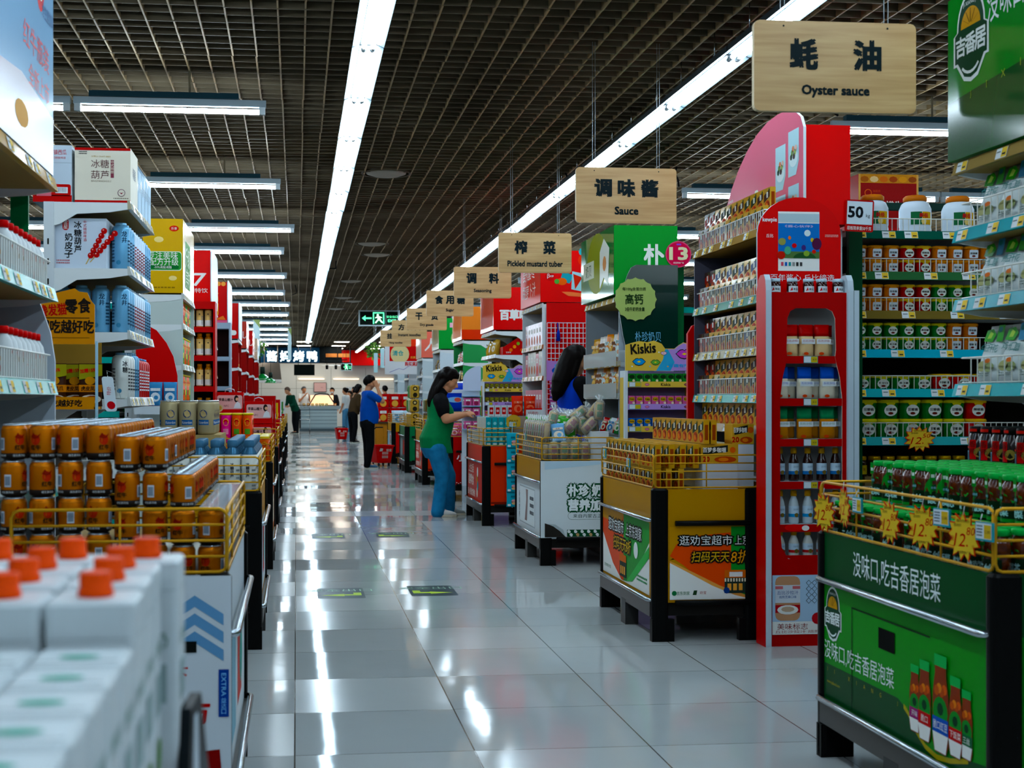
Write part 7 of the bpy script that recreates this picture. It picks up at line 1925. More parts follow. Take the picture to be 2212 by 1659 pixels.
# ================================================================ people
def cap(h, p0, p1, r0, r1, n=12):
    A, B = Vector(p0), Vector(p1)
    d = (B - A).normalized() if (B - A).length > 1e-6 else Vector((0, 0, 1))
    a = Vector((0, 0, 1)) if abs(d.z) < .9 else Vector((1, 0, 0))
    u = d.cross(a).normalized(); w = d.cross(u)
    P = []
    for k in range(1, 4): t = -PI / 2 + k * PI / 8; P.append((A + d * (r0 * math.sin(t)), r0 * math.cos(t)))
    P += [(A, r0), (A.lerp(B, .5), (r0 + r1) / 2), (B, r1)]
    for k in range(1, 4): t = k * PI / 8; P.append((B + d * (r1 * math.sin(t)), r1 * math.cos(t)))
    h.loft([[c + (u * math.cos(2 * PI * i / n) + w * math.sin(2 * PI * i / n)) * r for i in range(n)] for c, r in P], WHITE)
def chain(h, pts):
    for (p, r), (q, s) in zip(pts, pts[1:]): cap(h, p, q, r, s)
def ell(h, c, r, n=14):
    h.loft([[(c[0] + r[0] * math.cos(2 * PI * i / n) * math.cos(t), c[1] + r[1] * math.sin(2 * PI * i / n) * math.cos(t), c[2] + r[2] * math.sin(t)) for i in range(n)] for t in [(-.47 + .94 * k / 9) * PI for k in range(10)]], WHITE)
def rings(h, rs, n=20):
    """torso-like stack: (cx, cy, z, half depth along x, half width along y)"""
    h.loft([[(cx + rx * math.copysign(abs(math.cos(2 * PI * i / n)) ** .85, math.cos(2 * PI * i / n)), cy_ + ry * math.copysign(abs(math.sin(2 * PI * i / n)) ** .85, math.sin(2 * PI * i / n)), z) for i in range(n)] for cx, cy_, z, rx, ry in rs], WHITE)
def fuse(h, m, voxel, smooth=5):
    """melts the pieces of h into one continuous skin"""
    me = h.mesh('melt'); ob = bpy.data.objects.new('melt', me); COL.objects.link(ob)
    r = ob.modifiers.new('r', 'REMESH'); r.mode = 'VOXEL'; r.voxel_size = voxel; r.use_smooth_shade = True
    s = ob.modifiers.new('s', 'SMOOTH'); s.iterations = smooth; s.factor = .5
    dg = bpy.context.evaluated_depsgraph_get()
    ev = ob.evaluated_get(dg); em = ev.to_mesh()
    o = MB(); o.add([tuple(v.co) for v in em.vertices], [tuple(p.vertices) for p in em.polygons], m, True)
    ev.to_mesh_clear(); bpy.data.objects.remove(ob); bpy.data.meshes.remove(me)
    return o
def hand(h, wrist, d, palm_n, s=1.0, curl=.5, thumb=1):
    """palm, four unequal curling fingers and a thumb from the side of the palm"""
    W0, D, N = Vector(wrist), Vector(d).normalized(), Vector(palm_n).normalized()
    S = D.cross(N).normalized()
    K0 = W0 + D * .085 * s
    for k in (-1, -.33, .33, 1): cap(h, W0 + S * .016 * k * s, K0 + S * .029 * k * s, .013 * s, .0125 * s, 8)
    for k, L in zip((-1, -.33, .33, 1), (.062, .076, .082, .072)):
        p = K0 + S * .029 * k * s
        q = p + (D * math.cos(curl * .6) + N * math.sin(curl * .6)) * L * .45 * s
        e = q + (D * math.cos(curl * 1.5) + N * math.sin(curl * 1.5)) * L * .32 * s
        f = e + (D * math.cos(curl * 2.2) + N * math.sin(curl * 2.2)) * L * .26 * s
        for a, b, r0, r1 in ((p, q, .0092, .0088), (q, e, .0088, .0082), (e, f, .0082, .007)): cap(h, a, b, r0 * s, r1 * s, 8)
    t0 = W0 + D * .028 * s + S * .027 * s * thumb; t1 = t0 + (D * .6 + S * .65 * thumb + N * .35).normalized() * .038 * s; t2 = t1 + (D * .9 + S * .1 * thumb + N * .45).normalized() * .032 * s
    cap(h, t0, t1, .0125 * s, .0105 * s, 8); cap(h, t1, t2, .0105 * s, .0085 * s, 8)
def head(h, c, tilt, s=1.0):
    """skull, jaw, nose, ears; looks along +x, nodding by tilt"""
    C = Vector(c); ct, st = math.cos(tilt), math.sin(tilt)
    def P(x, y, z): return C + Vector((x * ct + z * st, y, -x * st + z * ct)) * s
    for (x, y, z, r) in ((-.018, 0, .035, .086), (.012, 0, .03, .08), (.02, 0, -.02, .066), (.035, 0, -.06, .046), (.05, 0, -.085, .03), (-.02, .01, .0, .075), (-.02, -.01, .0, .075), (.03, .03, -.025, .045), (.03, -.03, -.025, .045)): ell(h, P(x, y, z), (r * s,) * 3)
    cap(h, P(.088, 0, .012), P(.108, 0, -.022), .011 * s, .0165 * s, 8)
    for sy in (-1, 1): cap(h, P(-.01, sy * .079, .012), P(-.004, sy * .074, -.028), .016 * s, .011 * s, 8); cap(h, P(.06, sy * .028, .026), P(.066, sy * .012, .03), .02 * s, .02 * s, 8)
    cap(h, P(.083, -.014, -.05), P(.083, .014, -.05), .0125 * s, .0125 * s, 8)
    return P
def face(o, P, s=1.0, brow='#1a1210'):
    for sy in (-1, 1):
        h = MB(); ell(h, P(.077, sy * .031, .012), (.011 * s, .013 * s, .007 * s), 10); o.add(h.v, h.f, M('#16100d', .3), True)
        h = MB(); cap(h, P(.083, sy * .016, .034), P(.074, sy * .045, .036), .0045 * s, .003 * s, 6); o.add(h.v, h.f, M(brow, .6), True)
    h = MB(); cap(h, P(.0945, -.017, -.05), P(.0945, .017, -.05), .0045 * s, .0045 * s, 6); o.add(h.v, h.f, M('#8a4038', .4), True)
SKIN = M('#b98466', .5)
def shoe(h, heel, toe, r=.04):
    A, B = Vector(heel), Vector(toe); d = (B - A); L = d.length; d.normalize(); S = Vector((-d.y, d.x, 0))
    R_ = []
    for t, w, hh in ((-.03, .022, .04), (0, .034, .075), (.3, .036, .085), (.55, .042, .062), (.8, .044, .048), (.97, .034, .034), (1.04, .014, .02)):
        c = A + d * L * t
        R_.append([c + S * (w * math.cos(a)) + Vector((0, 0, max(.004, hh * .5 + hh * .5 * math.sin(a)))) for a in [2 * PI * i / 12 for i in range(12)]])
    h.loft(R_, WHITE)
def sole(heel, toe, m):
    h = MB(); A, B = Vector(heel), Vector(toe); d = B - A; L = d.length; d.normalize(); S = Vector((-d.y, d.x, 0)); pts = []
    for t, w in ((-.04, .022), (.1, .037), (.5, .04), (.8, .046), (1, .034), (1.06, .012)): pts.append(A + d * L * t + S * w)
    for t, w in ((1.06, .012), (1, .034), (.8, .046), (.5, .04), (.1, .037), (-.04, .022)): pts.append(A + d * L * t - S * w)
    n = len(pts); h.add([(p.x, p.y, .001) for p in pts] + [(p.x, p.y, .022) for p in pts], [tuple(range(n))[::-1], tuple(range(n, 2 * n))] + [(i, (i + 1) % n, n + (i + 1) % n, n + i) for i in range(n)], m)
    return h

# ---- the woman in the green vest, in profile, sorting goods with both hands
t = thing('person', 'woman in a green sleeveless vest and blue jeans sorting goods at the bins', 'person', (1.565, 14.16, 0), rotz=.08)
h = MB()
P = head(h, (.055, 0, 1.445), .42)
chain(h, [((.02, 0, 1.37), .055), ((-.05, 0, 1.28), .06), ((-.055, 0, 1.18), .1)])
rings(h, [(-.07, 0, .72, .12, .15), (-.09, 0, .82, .145, .165), (-.05, 0, .93, .125, .145), (-.03, 0, 1.03, .115, .14), (-.04, 0, 1.15, .115, .15), (-.055, 0, 1.24, .08, .14), (-.05, 0, 1.29, .05, .08)])
for sy, el, wr in ((-1, (-.02, -.245, 1.035), (.215, -.1, 1.085)), (1, (.02, .235, 1.05), (.2, .075, 1.09))):
    chain(h, [((-.06, sy * .155, 1.235), .062), ((-.045, sy * .215, 1.13), .056), (el, .046)]); chain(h, [(el, .047), (tuple(Vector(el).lerp(Vector(wr), .35)), .046), (wr, .027)])
    D = Vector(wr) - Vector(el)
    hand(h, wr, (D.x, D.y * .4, D.z), (.1, -sy * .55, -.8), .92, .75, thumb=sy * 1)
for sy, kn, an in ((-1, (-.03, -.1, .42), (-.085, -.09, .09)), (1, (.09, .1, .43), (.06, .11, .09))):
    chain(h, [((-.08, sy * .085, .78), .1), (kn, .055), (an, .036), ((an[0] + .1, an[1], .04), .03)])
o = fuse(h, SKIN, .0065); face(o, P); part(o, 'body', t)
h = MB()
rings(h, [(-.055, 0, .675, .155, .168), (-.085, 0, .74, .165, .185), (-.095, 0, .84, .165, .19), (-.055, 0, .95, .155, .175), (-.03, 0, 1.05, .142, .17), (-.035, 0, 1.14, .138, .172), (-.055, 0, 1.22, .108, .168), (-.06, 0, 1.265, .08, .13), (-.055, 0, 1.29, .062, .09)])
o = fuse(h, M('#06703f', .6, noise=.12, nscale=9), .009, 6); part(o, 'vest', t)
h = MB()
for sy in (-1, 1): chain(h, [((-.06, sy * .13, 1.235), .084), ((-.055, sy * .175, 1.21), .082), ((-.048, sy * .205, 1.15), .076), ((-.043, sy * .215, 1.11), .068)])
chain(h, [((-.01, 0, 1.335), .062), ((-.045, 0, 1.285), .078), ((-.055, 0, 1.25), .09)])
o = fuse(h, M('#0b0b0d', .7), .009); part(o, 'black_shirt', t)
h = MB()
rings(h, [(-.075, 0, .62, .12, .165), (-.095, 0, .72, .15, .178), (-.09, 0, .82, .15, .172), (-.07, 0, .88, .13, .16)])
for sy, kn, hem in ((-1, (-.035, -.1, .42), (-.08, -.09, .05)), (1, (.08, .105, .43), (.075, .11, .055))):
    chain(h, [((-.085, sy * .088, .72), .118), (tuple(Vector((-.085, sy * .088, .72)).lerp(Vector(kn), .55)), .094), (kn, .076), (tuple(Vector(kn).lerp(Vector(hem), .5)), .07), (hem, .074)])
o = fuse(h, M('#2b6f96', .7, noise=.22, nscale=11), .009, 5); part(o, 'jeans', t)
h = MB()
for (x, y, z, r) in ((-.03, 0, .05, .098), (-.0, .0, .062, .088), (-.055, 0, .01, .088), (-.045, .03, .03, .08), (-.045, -.03, .03, .08), (.03, .0, .075, .062)): ell(h, P(x, y, z), (r,) * 3)
chain(h, [(P(-.1, 0, .03), .048), ((-.09, -.01, 1.375), .05), ((-.125, -.03, 1.3), .048), ((-.155, -.05, 1.23), .036), ((-.165, -.06, 1.18), .02)])
chain(h, [(P(-.05, -.065, .0), .035), ((-.075, -.075, 1.36), .034), ((-.11, -.08, 1.28), .02)])
o = fuse(h, M('#0c0807', .35), .008, 4); part(o, 'hair', t)
for sy, a, b, c in ((-1, (-.12, -.09, 0), (.115, -.1, 0), '#d5d6d2'), (1, (.03, .11, 0), (.25, .1, 0), '#8f9492')):
    h = MB(); shoe(h, (a[0], a[1], .012), (b[0], b[1], .012)); o = fuse(h, M(c, .5), .007, 3); o.merge(sole(a, b, M('#c9c2ae', .6)))
    part(o, 'shoe', t)

def figure(name, label, loc, rotz, ht, top, legs, hairc='#0d0908', hair='short', arms=None, lean=0.0, nod=.1, sleeve=.5, shoes='#2a2c2e', vox=.013, apron=None, mask=False, sleevec=None, belly=1.0, skirt=0, split=.06):
    """a standing shopper, 1.65 m tall before scaling, facing +x"""
    k = ht / 1.65
    t = thing(name, label, 'person', loc, rotz)
    L = lambda p: (p[0] + lean * max(0, p[2] - .9), p[1], p[2])
    arms = arms or (((-.02, -.24, 1.06), (.06, -.25, .84)), ((-.02, .24, 1.06), (.06, .25, .84)))
    h = MB()
    hc = L((.03, 0, 1.53)); P = head(h, hc, nod)
    chain(h, [(L((.005, 0, 1.45)), .055), (L((-.02, 0, 1.36)), .06), (L((-.02, 0, 1.28)), .09)])
    R_ = lambda q: [(L((cx, 0, z))[0], 0, z, rx, ry) for cx, z, rx, ry in q]
    rings(h, R_([(-.01, .8, .1, .145), (-.01, .95, .1, .14), (0, 1.1, .1, .14), (0, 1.25, .1, .16), (-.01, 1.33, .07, .14), (-.01, 1.38, .05, .07)]))
    for (el, wr), sy in zip(arms, (-1, 1)):
        chain(h, [(L((-.01, sy * .165, 1.33)), .055), (L(el), .042), (L(wr), .027)])
        D = Vector(wr) - Vector(el); hand(h, L(wr), D, (.35, -sy * .8, .2), 1.0, .45, thumb=sy)
    for sy in (-1, 1): chain(h, [((-.01, sy * .085, .82), .085), ((.01, sy * (.085 + split * .3), .45), .052), ((-.02 + sy * split * .6, sy * .1, .09), .034), ((.09 + sy * split * .6, sy * .105, .04), .03)])
    o = fuse(h, SKIN, max(.0065, vox * .65), 4); face(o, P)
    if mask:
        m_ = MB(); ell(m_, P(.058, 0, -.045), (.052, .055, .042)); o.add(m_.v, m_.f, M('#c9d4da', .6), True)
    part(o, 'body', t)
    h = MB(); b = belly
    rings(h, R_([(.01 * b, .8, .13 * b, .168), (.02 * b, .92, .14 * b, .17), (.015 * b, 1.05, .135 * b, .165), (0, 1.2, .125, .17), (-.005, 1.3, .1, .168), (-.01, 1.355, .075, .13), (-.01, 1.395, .06, .075)]))
    for (el, wr), sy in zip(arms, (-1, 1)):
        S = Vector(L((-.01, sy * .16, 1.325))); E_, Wr = Vector(L(el)), Vector(L(wr))
        if sleevec:
            q = MB(); chain(q, [(S, .078), (S.lerp(E_, sleeve), .066)]); part(fuse(q, M(sleevec, .7), vox, 4), 'sleeve', t)
        elif sleeve <= 1: chain(h, [(S, .073), (S.lerp(E_, sleeve), .062)])
        else: chain(h, [(S, .073), (E_, .056), (E_.lerp(Wr, .9), .042)])
    part(fuse(h, M(top, .7, noise=.08, nscale=7), vox, 5), 'top', t)
    h = MB()
    if skirt: rings(h, [(0, 0, .35, .2, .24), (0, 0, .6, .17, .21), (0, 0, .85, .13, .165)])
    else:
        rings(h, [(-.015, 0, .74, .125, .165), (-.02, 0, .82, .13, .168), (-.01, 0, .9, .12, .16)])
        for sy in (-1, 1): chain(h, [((-.015, sy * .085, .78), .102), ((.01, sy * (.088 + split * .3), .45), .074), ((-.02 + sy * split * .6, sy * .1, .06), .062)])
    part(fuse(h, M(legs, .7, noise=.1, nscale=8), vox, 5), 'trousers' if not skirt else 'skirt', t)
    h = MB(); hr = [(-.03, 0, .05, .094), (-.05, .0, .015, .086), (-.0, 0, .066, .082), (-.04, .03, .03, .075), (-.04, -.03, .03, .075)]
    for x, y, z, r in hr: ell(h, P(x, y, z), (r,) * 3)
    if hair == 'long': chain(h, [(P(-.06, 0, .03), .09), (P(-.085, 0, -.08), .095), (P(-.115, -.01, -.2), .09), (P(-.14, -.02, -.3), .06), (P(-.15, -.02, -.36), .03)]); chain(h, [(P(-.03, -.065, .0), .04), (P(-.045, -.075, -.12), .035), (P(-.08, -.07, -.2), .02)])
    if hair == 'bob': chain(h, [(P(-.05, -.05, .02), .07), (P(-.05, -.055, -.1), .06)]); chain(h, [(P(-.05, .05, .02), .07), (P(-.05, .055, -.1), .06)])
    if hair == 'bun': ell(h, P(-.12, 0, .06), (.05, .05, .05))
    part(fuse(h, M(hairc, .45), max(.008, vox * .8), 3), 'hair', t)
    for sy in (-1, 1):
        x = -.06 + sy * split * .6; h = MB(); shoe(h, (x, sy * .1, .012), (x + .23, sy * .11, .012)); o = fuse(h, M(shoes, .5), .008, 3); o.merge(sole((x, sy * .1, 0), (x + .23, sy * .11, 0), M('#b9b6a8', .6))); part(o, 'shoe', t)
    if apron:
        h = MB(); rings(h, R_([(.015, .55, .15, .16), (.015, .8, .15, .178), (.02, 1.0, .148, .172), (0, 1.2, .135, .12), (0, 1.28, .12, .1)])); part(fuse(h, M(apron, .7), vox, 3), 'vest', t)
    t.scale = (k, k, k)
    return t
figure('person', 'man in a blue short sleeved shirt and black trousers, hand raised to his forehead', (1.29, 24.0, 0), .25, 1.66, '#0d4a9a', '#0b0c0e', arms=(((.2, -.2, 1.2), (.135, -.13, 1.43)), ((.05, .25, 1.08), (.16, .2, .95))), nod=.3, shoes='#3f5f78', vox=.01, belly=1.2, sleeve=.72)
figure('person', 'woman in a bright blue vest over black, half hidden by the snack shelf', (2.5, 11.9, 0), .3, 1.72, '#0d3fae', '#15171b', sleevec='#0a0a0c', hair='long', arms=(((.1, -.24, 1.06), (.3, -.12, 1.1)), ((.1, .24, 1.06), (.3, .12, 1.1))), nod=.2, vox=.009, sleeve=.8)
figure('person', 'woman in a brown top and black trousers bending her head, beyond the blue shirted man', (1.62, 38.2, 0), .5, 1.66, '#3b2c1c', '#0c0c0e', hair='bob', lean=.22, nod=.5, sleeve=1.2, belly=1.15, arms=(((.0, -.24, 1.06), (.15, -.22, .86)), ((.1, .24, 1.1), (.25, .18, 1.0))))
figure('person', 'man in a dark green jacket leaning over beside a trolley', (-.02, 48.4, 0), -2.5, 1.66, '#0e3d2c', '#101214', lean=.55, nod=.4, sleeve=1.2, hairc='#5a4a40', arms=(((.15, -.22, 1.05), (.35, -.18, 1.0)), ((.15, .22, 1.05), (.35, .18, 1.0))))
for lab, x, y, rz, ht, top, legs, kw in (
    ('woman in a white shirt and blue jeans at the deli counter', 1.82, 49.5, 2.6, 1.66, '#c9cdcc', '#4a7a9a', dict(hair='bun', sleeve=.8)),
    ('girl in a dark red top by the deli counter', 2.05, 51.0, 3.6, 1.55, '#7a1c20', '#22242a', dict(hair='long')),
    ('man in black with a pale face mask behind the deli counter', 1.45, 54.3, -1.8, 1.7, '#14161a', '#14161a', dict(mask=True, sleeve=1.2)),
    ('deli worker in white with a dark cap, hands raised', .30, 54.0, -1.2, 1.74, '#cdd2d2', '#2a2c30', dict(hairc='#4a4e52', arms=(((.12, -.22, 1.1), (.3, -.1, 1.3)), ((.12, .22, 1.1), (.3, .1, 1.3))))),
    ('dark haired shopper in black, further behind the white shirted woman', 2.3, 52.5, 3.3, 1.72, '#17181c', '#1a1c20', dict(sleeve=1.2)),
    ('dark haired shopper beyond the blue shirted man, mostly hidden', 3.05, 46.0, 2.0, 1.7, '#1c2030', '#1a1c20', dict(sleeve=1.2))):
    figure('person', lab, (x, y, 0), rz, ht, top, legs, vox=.016, **kw)
# ================================================================ baskets, and the deli end of the aisle
def basket(label, loc, rz, wire=True):
    t = thing('wheeled_basket', label, 'shopping basket', loc, rz)
    m = M('#c81a10', .35); h = MB()
    def ring(z, a, b): return [(a * sx, b * sy, z) for sx, sy in ((-1, -.8), (-.85, -1), (.85, -1), (1, -.8), (1, .8), (.85, 1), (-.85, 1), (-1, .8))]
    h.loft([ring(.06, .13, .2), ring(.1, .14, .21), ring(.36, .175, .25), ring(.365, .19, .265), ring(.39, .19, .265), ring(.385, .175, .25), ring(.1, .125, .195)], m, smooth=False)
    F = Fr((0, -.213, .1), (1, 0, 0), (0, -.14, 1))
    for r in range(2):
        for k in range(5): h.rect(F, -.06 + .025 * k, .05 + .07 * r, -.045 + .025 * k, .1 + .07 * r, '#c9b0a8', 1)
    h.text(F, '劝宝', .07, .2, .05, M('#d8c8c0'), 1, bold=.04); h.shape(F, [(-.12, .18), (-.06, .18), (-.05, .23), (-.1, .24)], '#d8c8c0', 1)
    sub(h, 'body', t)
    h = MB(); h.tube([(-.17, .1, .38), (-.165, .06, .5), (-.15, -.02, .68), (-.12, -.05, .72), (-.02, -.05, .72), (.02, -.05, .72)] if wire else [(-.17, 0, .39), (-.1, .02, .42), (.1, .02, .42), (.17, 0, .39)], .012, M('#15171a', .4), 8); sub(h, 'handle', t)
    for sx in (-.1, .1):
        for sy in (-.15, .15):
            h = MB(); h.lathe([(.03, -.012), (.03, .012)], M('#2a2c30', .5), 12, (sx, sy, .03), 'x'); sub(h, 'wheel', t)
basket('red wheeled basket with a raised black handle beside the blue shirted man', (1.58, 25.0, 0), .3)
basket('red wheeled basket standing alone further down the aisle', (1.33, 39.6, 0), .1, False)
def trolley():
    t = thing('shopping_trolley', 'chrome shopping trolley beside the leaning man', 'trolley', (.28, 49.4, 0))
    h = MB()
    for z in (.5, .65, .8, .95): h.tube([(-.2, -.35, z), (.2, -.35, z), (.22, .4, z), (-.22, .4, z)], .006, CHROME, 5, closed=True)
    for k in range(6):
        for sx in (-.21, .21): h.bar((sx, -.33 + .14 * k, .5), (sx, -.33 + .14 * k, .95), .006, CHROME)
    sub(h, 'wire_basket', t)
    h = MB(); h.tube([(-.2, -.35, .5), (-.22, -.3, .15), (-.22, .4, .12)], .012, CHROME, 6); h.tube([(.2, -.35, .5), (.22, -.3, .15), (.22, .4, .12)], .012, CHROME, 6); h.tube([(-.22, .45, 1.02), (.22, .45, 1.02)], .014, BLACK, 6); sub(h, 'frame', t)
    for sx in (-.21, .21):
        for y in (-.28, .36):
            h = MB(); h.lathe([(.06, -.015), (.06, .015)], M('#3a3c40', .5), 12, (sx, y, .06), 'x'); sub(h, 'wheel', t)
trolley()
# ---- deli counter
t = thing('deli_counter', 'low grey fronted deli counter with a warm lit glass case', 'counter', (.9, 52.0, 0))
h = MB(); h.box((-.72, 0, .1), (.68, .8, .85), M('#7f959f', .4)); F = Fr((-.72, 0, 0), *FRONT)
for k in range(5): h.rect(F, .0, .16 + .14 * k, 1.4, .28 + .14 * k, '#93a9b2', 1); h.rect(F, 0, .28 + .14 * k, 1.4, .3 + .14 * k, '#5a6c74', 1)
h.box((-.78, -.06, .0), (.7, .8, .1), M('#4a5a62', .5)); sub(h, 'base', t)
h = MB(); h.loft([[(-.76, -.04, .85), (.75, -.04, .85), (.75, .85, .85), (-.76, .85, .85)], [(-.76, -.1, .98), (.92, -.1, .98), (.92, .9, .98), (-.76, .9, .98)]], M('#9fb2ba', .35), smooth=False); sub(h, 'counter_top', t)
h = MB(); gm_ = glass_film('#ffd8b8', .12, .05)
h.loft([[(x, .1 + .0, 1.0 + 0 * x) for x in (-.35, .62)], [(x, .12, 1.2) for x in (-.28, .5)], [(x, .25, 1.42) for x in (-.15, .34)], [(x, .6, 1.45) for x in (-.15, .34)]], gm_, caps=False, closed=False); sub(h, 'glass_front', t)
h = MB(); h.tube([(-.4, .1, .99), (-.3, .11, 1.2), (-.16, .24, 1.42), (0, .24, 1.46), (.34, .24, 1.44), (.5, .12, 1.2), (.64, .1, .99)], .025, M('#16181a', .4), 6); sub(h, 'glass_rim', t)
h = MB(); h.box((-.35, .62, 1.02), (.55, .66, 1.4), M('#ffc8a0', .5, emit=.9)); sub(h, 'lit_back', t)
for k, (x, y, z, c) in enumerate([(-.55, .1, 1.0, '#c89a3a'), (-.4, .2, 1.02, '#b8742a'), (-.1, .05, 1.0, '#c9a04a'), (.02, .1, 1.05, '#8a8a2a'), (.12, .05, 1.0, '#c8b04a'), (-.25, .05, 1.0, '#d8a83a'), (.55, .2, 1.02, '#c8703a'), (.25, .12, 1.0, '#a8a04a')]):
    h = MB(); h.lathe([(.035, 0), (.05, .03), (.055, .09), (.05, .1)], M(c, .4), 12); h.disc(Fr((0, -.056, .05), *FRONT), 0, 0, .03, '#d8c8a0', 1, 8)
    tag(h.build('food_tub', loc=(.9 + x * 1.1, 51.99, .982)), 'yellow toned food tub on the deli counter, %s of the row' % nth(k), 'food tub', 'tubs on the deli counter')
# ---- over the deli: boxy gantry with lit sign, screen, hood, red fascia
h = MB(); h.box((-2.6, 54.5, 2.72), (1.85, 55.3, 3.38), M('#10181c', .4)); tag(h.build('deli_gantry'), 'dark glazed gantry box hanging over the deli', 'gantry').location.z = 0
h = MB(); F = Fr((0, 0, 0), *FRONT); h.box((-1.75, 0, 0), (.62, .05, .62), M('#0c2a44', .4)); lt = M('#d8f4ff', .4, emit=1.7)
for k, ch in enumerate('酱妈烤鸭'): btext(h, F, ch, -1.3 + .54 * k, .27, .42, lt, 2, d=.014)
tag(h.build('lit_sign', loc=(.32, 54.4, 2.72)), 'glowing white characters on a dark blue strip over the deli', 'lit sign')
t = thing('steel_gantry', 'black steel frame carrying glass panes beside the lit sign', 'gantry', (1.55, 54.3, 2.6))
for x in (-.4, .1, .62):
    h = MB(); h.box((x, 0, .1), (x + .04, .05, .85), BLACK); sub(h, 'post', t)
for z in (.1, .8):
    h = MB(); h.box((-.4, 0, z), (.66, .05, z + .05), BLACK); sub(h, 'rail', t)
h = MB(); h.box((-.38, .03, .35), (.62, .04, .5), M('#8a5a34', .5)); sub(h, 'copper_panel', t)
h = MB(); h.box((-.5, .0, .0), (.66, .06, .035), M('#c3ccd0', .3)); sub(h, 'lower_rail', t)
t = thing('menu_screen', 'black screen hanging over the deli counter', 'screen', (.33, 53.6, 2.2))
h = MB(); h.box((-.42, 0, 0), (.4, .08, .43), BLACK); h.rect(Fr((-.4, 0, 0), *FRONT), .0, .03, .78, .4, M('#06100f', .6), 1); sub(h, 'panel', t)
for x in (-.25, .25):
    h = MB(); h.tube([(x, .04, .43), (x, .04, 1.212)], .012, BLACK, 6); sub(h, 'hanger_rod', t)
h = MB(); h.loft([[(-.8, 0, 0), (.45, 0, 0), (.45, 1.0, 0), (-.8, 1.0, 0)], [(-.75, .0, .12), (.45, .0, .12), (.45, 1.0, .12), (-.75, 1.0, .12)], [(-.3, .3, .75), (.38, .3, .75), (.38, .9, .75), (-.3, .9, .75)]], M('#8f8a84', .28, .8), smooth=False)
for x in (-.2, .3): h.tube([(x, .6, .75), (x, .6, 1.552)], .02, M('#8f8a84', .4, .5), 6)
tag(h.build('steel_hood', loc=(-1.0, 50.0, 1.86)), 'brushed steel extractor hood beside the green lamps', 'extractor hood')
h = MB(); h.box((1.9, 57.3, 2.7), (9, 57.995, 3.35), M('#a30c10', .45)); tag(h.build('red_fascia'), 'long red fascia on the far wall', 'fascia')
for k, x in enumerate((.1, 1.6, 3.1)):
    h = MB(); h.box((0, 0, 0), (1.1, .06, .04), M('#ffe0c0', .4, emit=1.3)); tag(h.build('wall_light', loc=(x, 57.92, 2.1)), 'thin warm strip light on the far tiled wall, %s along' % nth(k), 'strip light', 'strip lights on the far wall')
h = MB(); h.box((0, 0, 0), (.55, .03, .42), M('#3a2a2a', .4)); F = Fr((0, 0, 0), *FRONT); h.rect(F, .02, .02, .53, .4, '#c9a8a8', 1); h.text(F, '安全', .36, .2, .05, M('#8a6a6a'), 2)
tag(h.build('wall_poster', loc=(.75, 57.95, 1.55)), 'small pink notice in a dark frame on the far wall', 'poster')
h = MB(); h.text(Fr((0, 0, 0), *FRONT), '今日新鲜熟食', 0, 0, .1, M('#3a7ab0'), 1, w=.7); h.box((-.36, .0, -.07), (.36, .005, .07), M('#c3c9c9', .4)); tag(h.build('wall_lettering', loc=(2.5, 57.94, 1.72)), 'line of blue lettering on the far wall', 'lettering')
def green_lamp(label, loc, s):
    t = thing('pendant_lamp', label, 'pendant lamp', loc); h = MB(); h.lathe([(.22 * s, 0), (.22 * s, .015), (.16 * s, .1 * s), (.07 * s, .16 * s), (.06 * s, .2 * s)], M('#0d6a2a', .2, coat=.6), 18, caps=False); sub(h, 'shade', t)
    h = MB(); h.lathe([(.07 * s, .18 * s), (.07 * s, .38 * s)], M('#14201a', .4), 12); sub(h, 'socket', t)
    h = MB(); h.tube([(0, 0, .38 * s), (0, 0, 3.41 - loc[2])], .006, BLACK, 5); sub(h, 'cord', t)
green_lamp('larger dark green pendant lamp shade past the drinks shelves', (-.95, 38.0, 1.78), 1.0)
green_lamp('smaller dark green pendant lamp shade next to the larger one', (-.78, 41.0, 1.74), .85)
h = MB(); h.box((-.3, -.3, 0), (.3, .3, .02), M('#c9ced0', .4)); h.rect(Fr((0, 0, 0), (1, 0, 0), (0, -1, 0)), -.27, -.27, .27, .27, M('#fff2e2', .4, emit=16), 1)  # glowing panel added only to brighten the far wall and deli
K = Kind(root(h, 'fill_panel', 'ceiling lamp', 'added fill panels over the deli'))
for k, (x, y) in enumerate([(x, y) for y in (50.2, 53.9, 56.6) for x in (-1.4, .3, 1.7, 3.4)]):
    K.put((x, y, ZC - .022), 'added warm fill panel brightening the deli end, %s of the grid' % nth(k), group='added fill panels over the deli')
# ---- hanging planters
def planter(label, loc, n, r, seed, strips=0):
    t = thing('hanging_plant', label, 'plant', loc); rg = random.Random(seed); h = MB(); g = [M('#3f7a2e', .5), M('#5f9a3e', .5), M('#8fae5a', .5)]
    for k in range(n):
        a, b = rg.uniform(0, 2 * PI), rg.uniform(-1, 1)
        q = Vector((math.cos(a) * math.sqrt(1 - b * b), math.sin(a) * math.sqrt(1 - b * b), b)) * r * rg.uniform(.5, 1)
        d = Vector((rg.uniform(-1, 1), rg.uniform(-1, 1), rg.uniform(-1, .5))).normalized() * r * .45; s = d.cross(Vector((.3, .5, 1))).normalized() * r * .16
        h.add([q, q + d * .5 + s, q + d, q + d * .5 - s], [(0, 1, 2, 3)], g[k % 3])
    sub(h, 'foliage', t)
    h = MB(); h.lathe([(r * .4, -r * .5), (r * .5, 0)], M('#6a5a40', .7), 12); sub(h, 'pot', t)
    h = MB(); h.tube([(0, 0, 0), (0, 0, 3.41 - loc[2])], .006, M('#8a8a80'), 4); sub(h, 'hanging_wire', t)
    return t
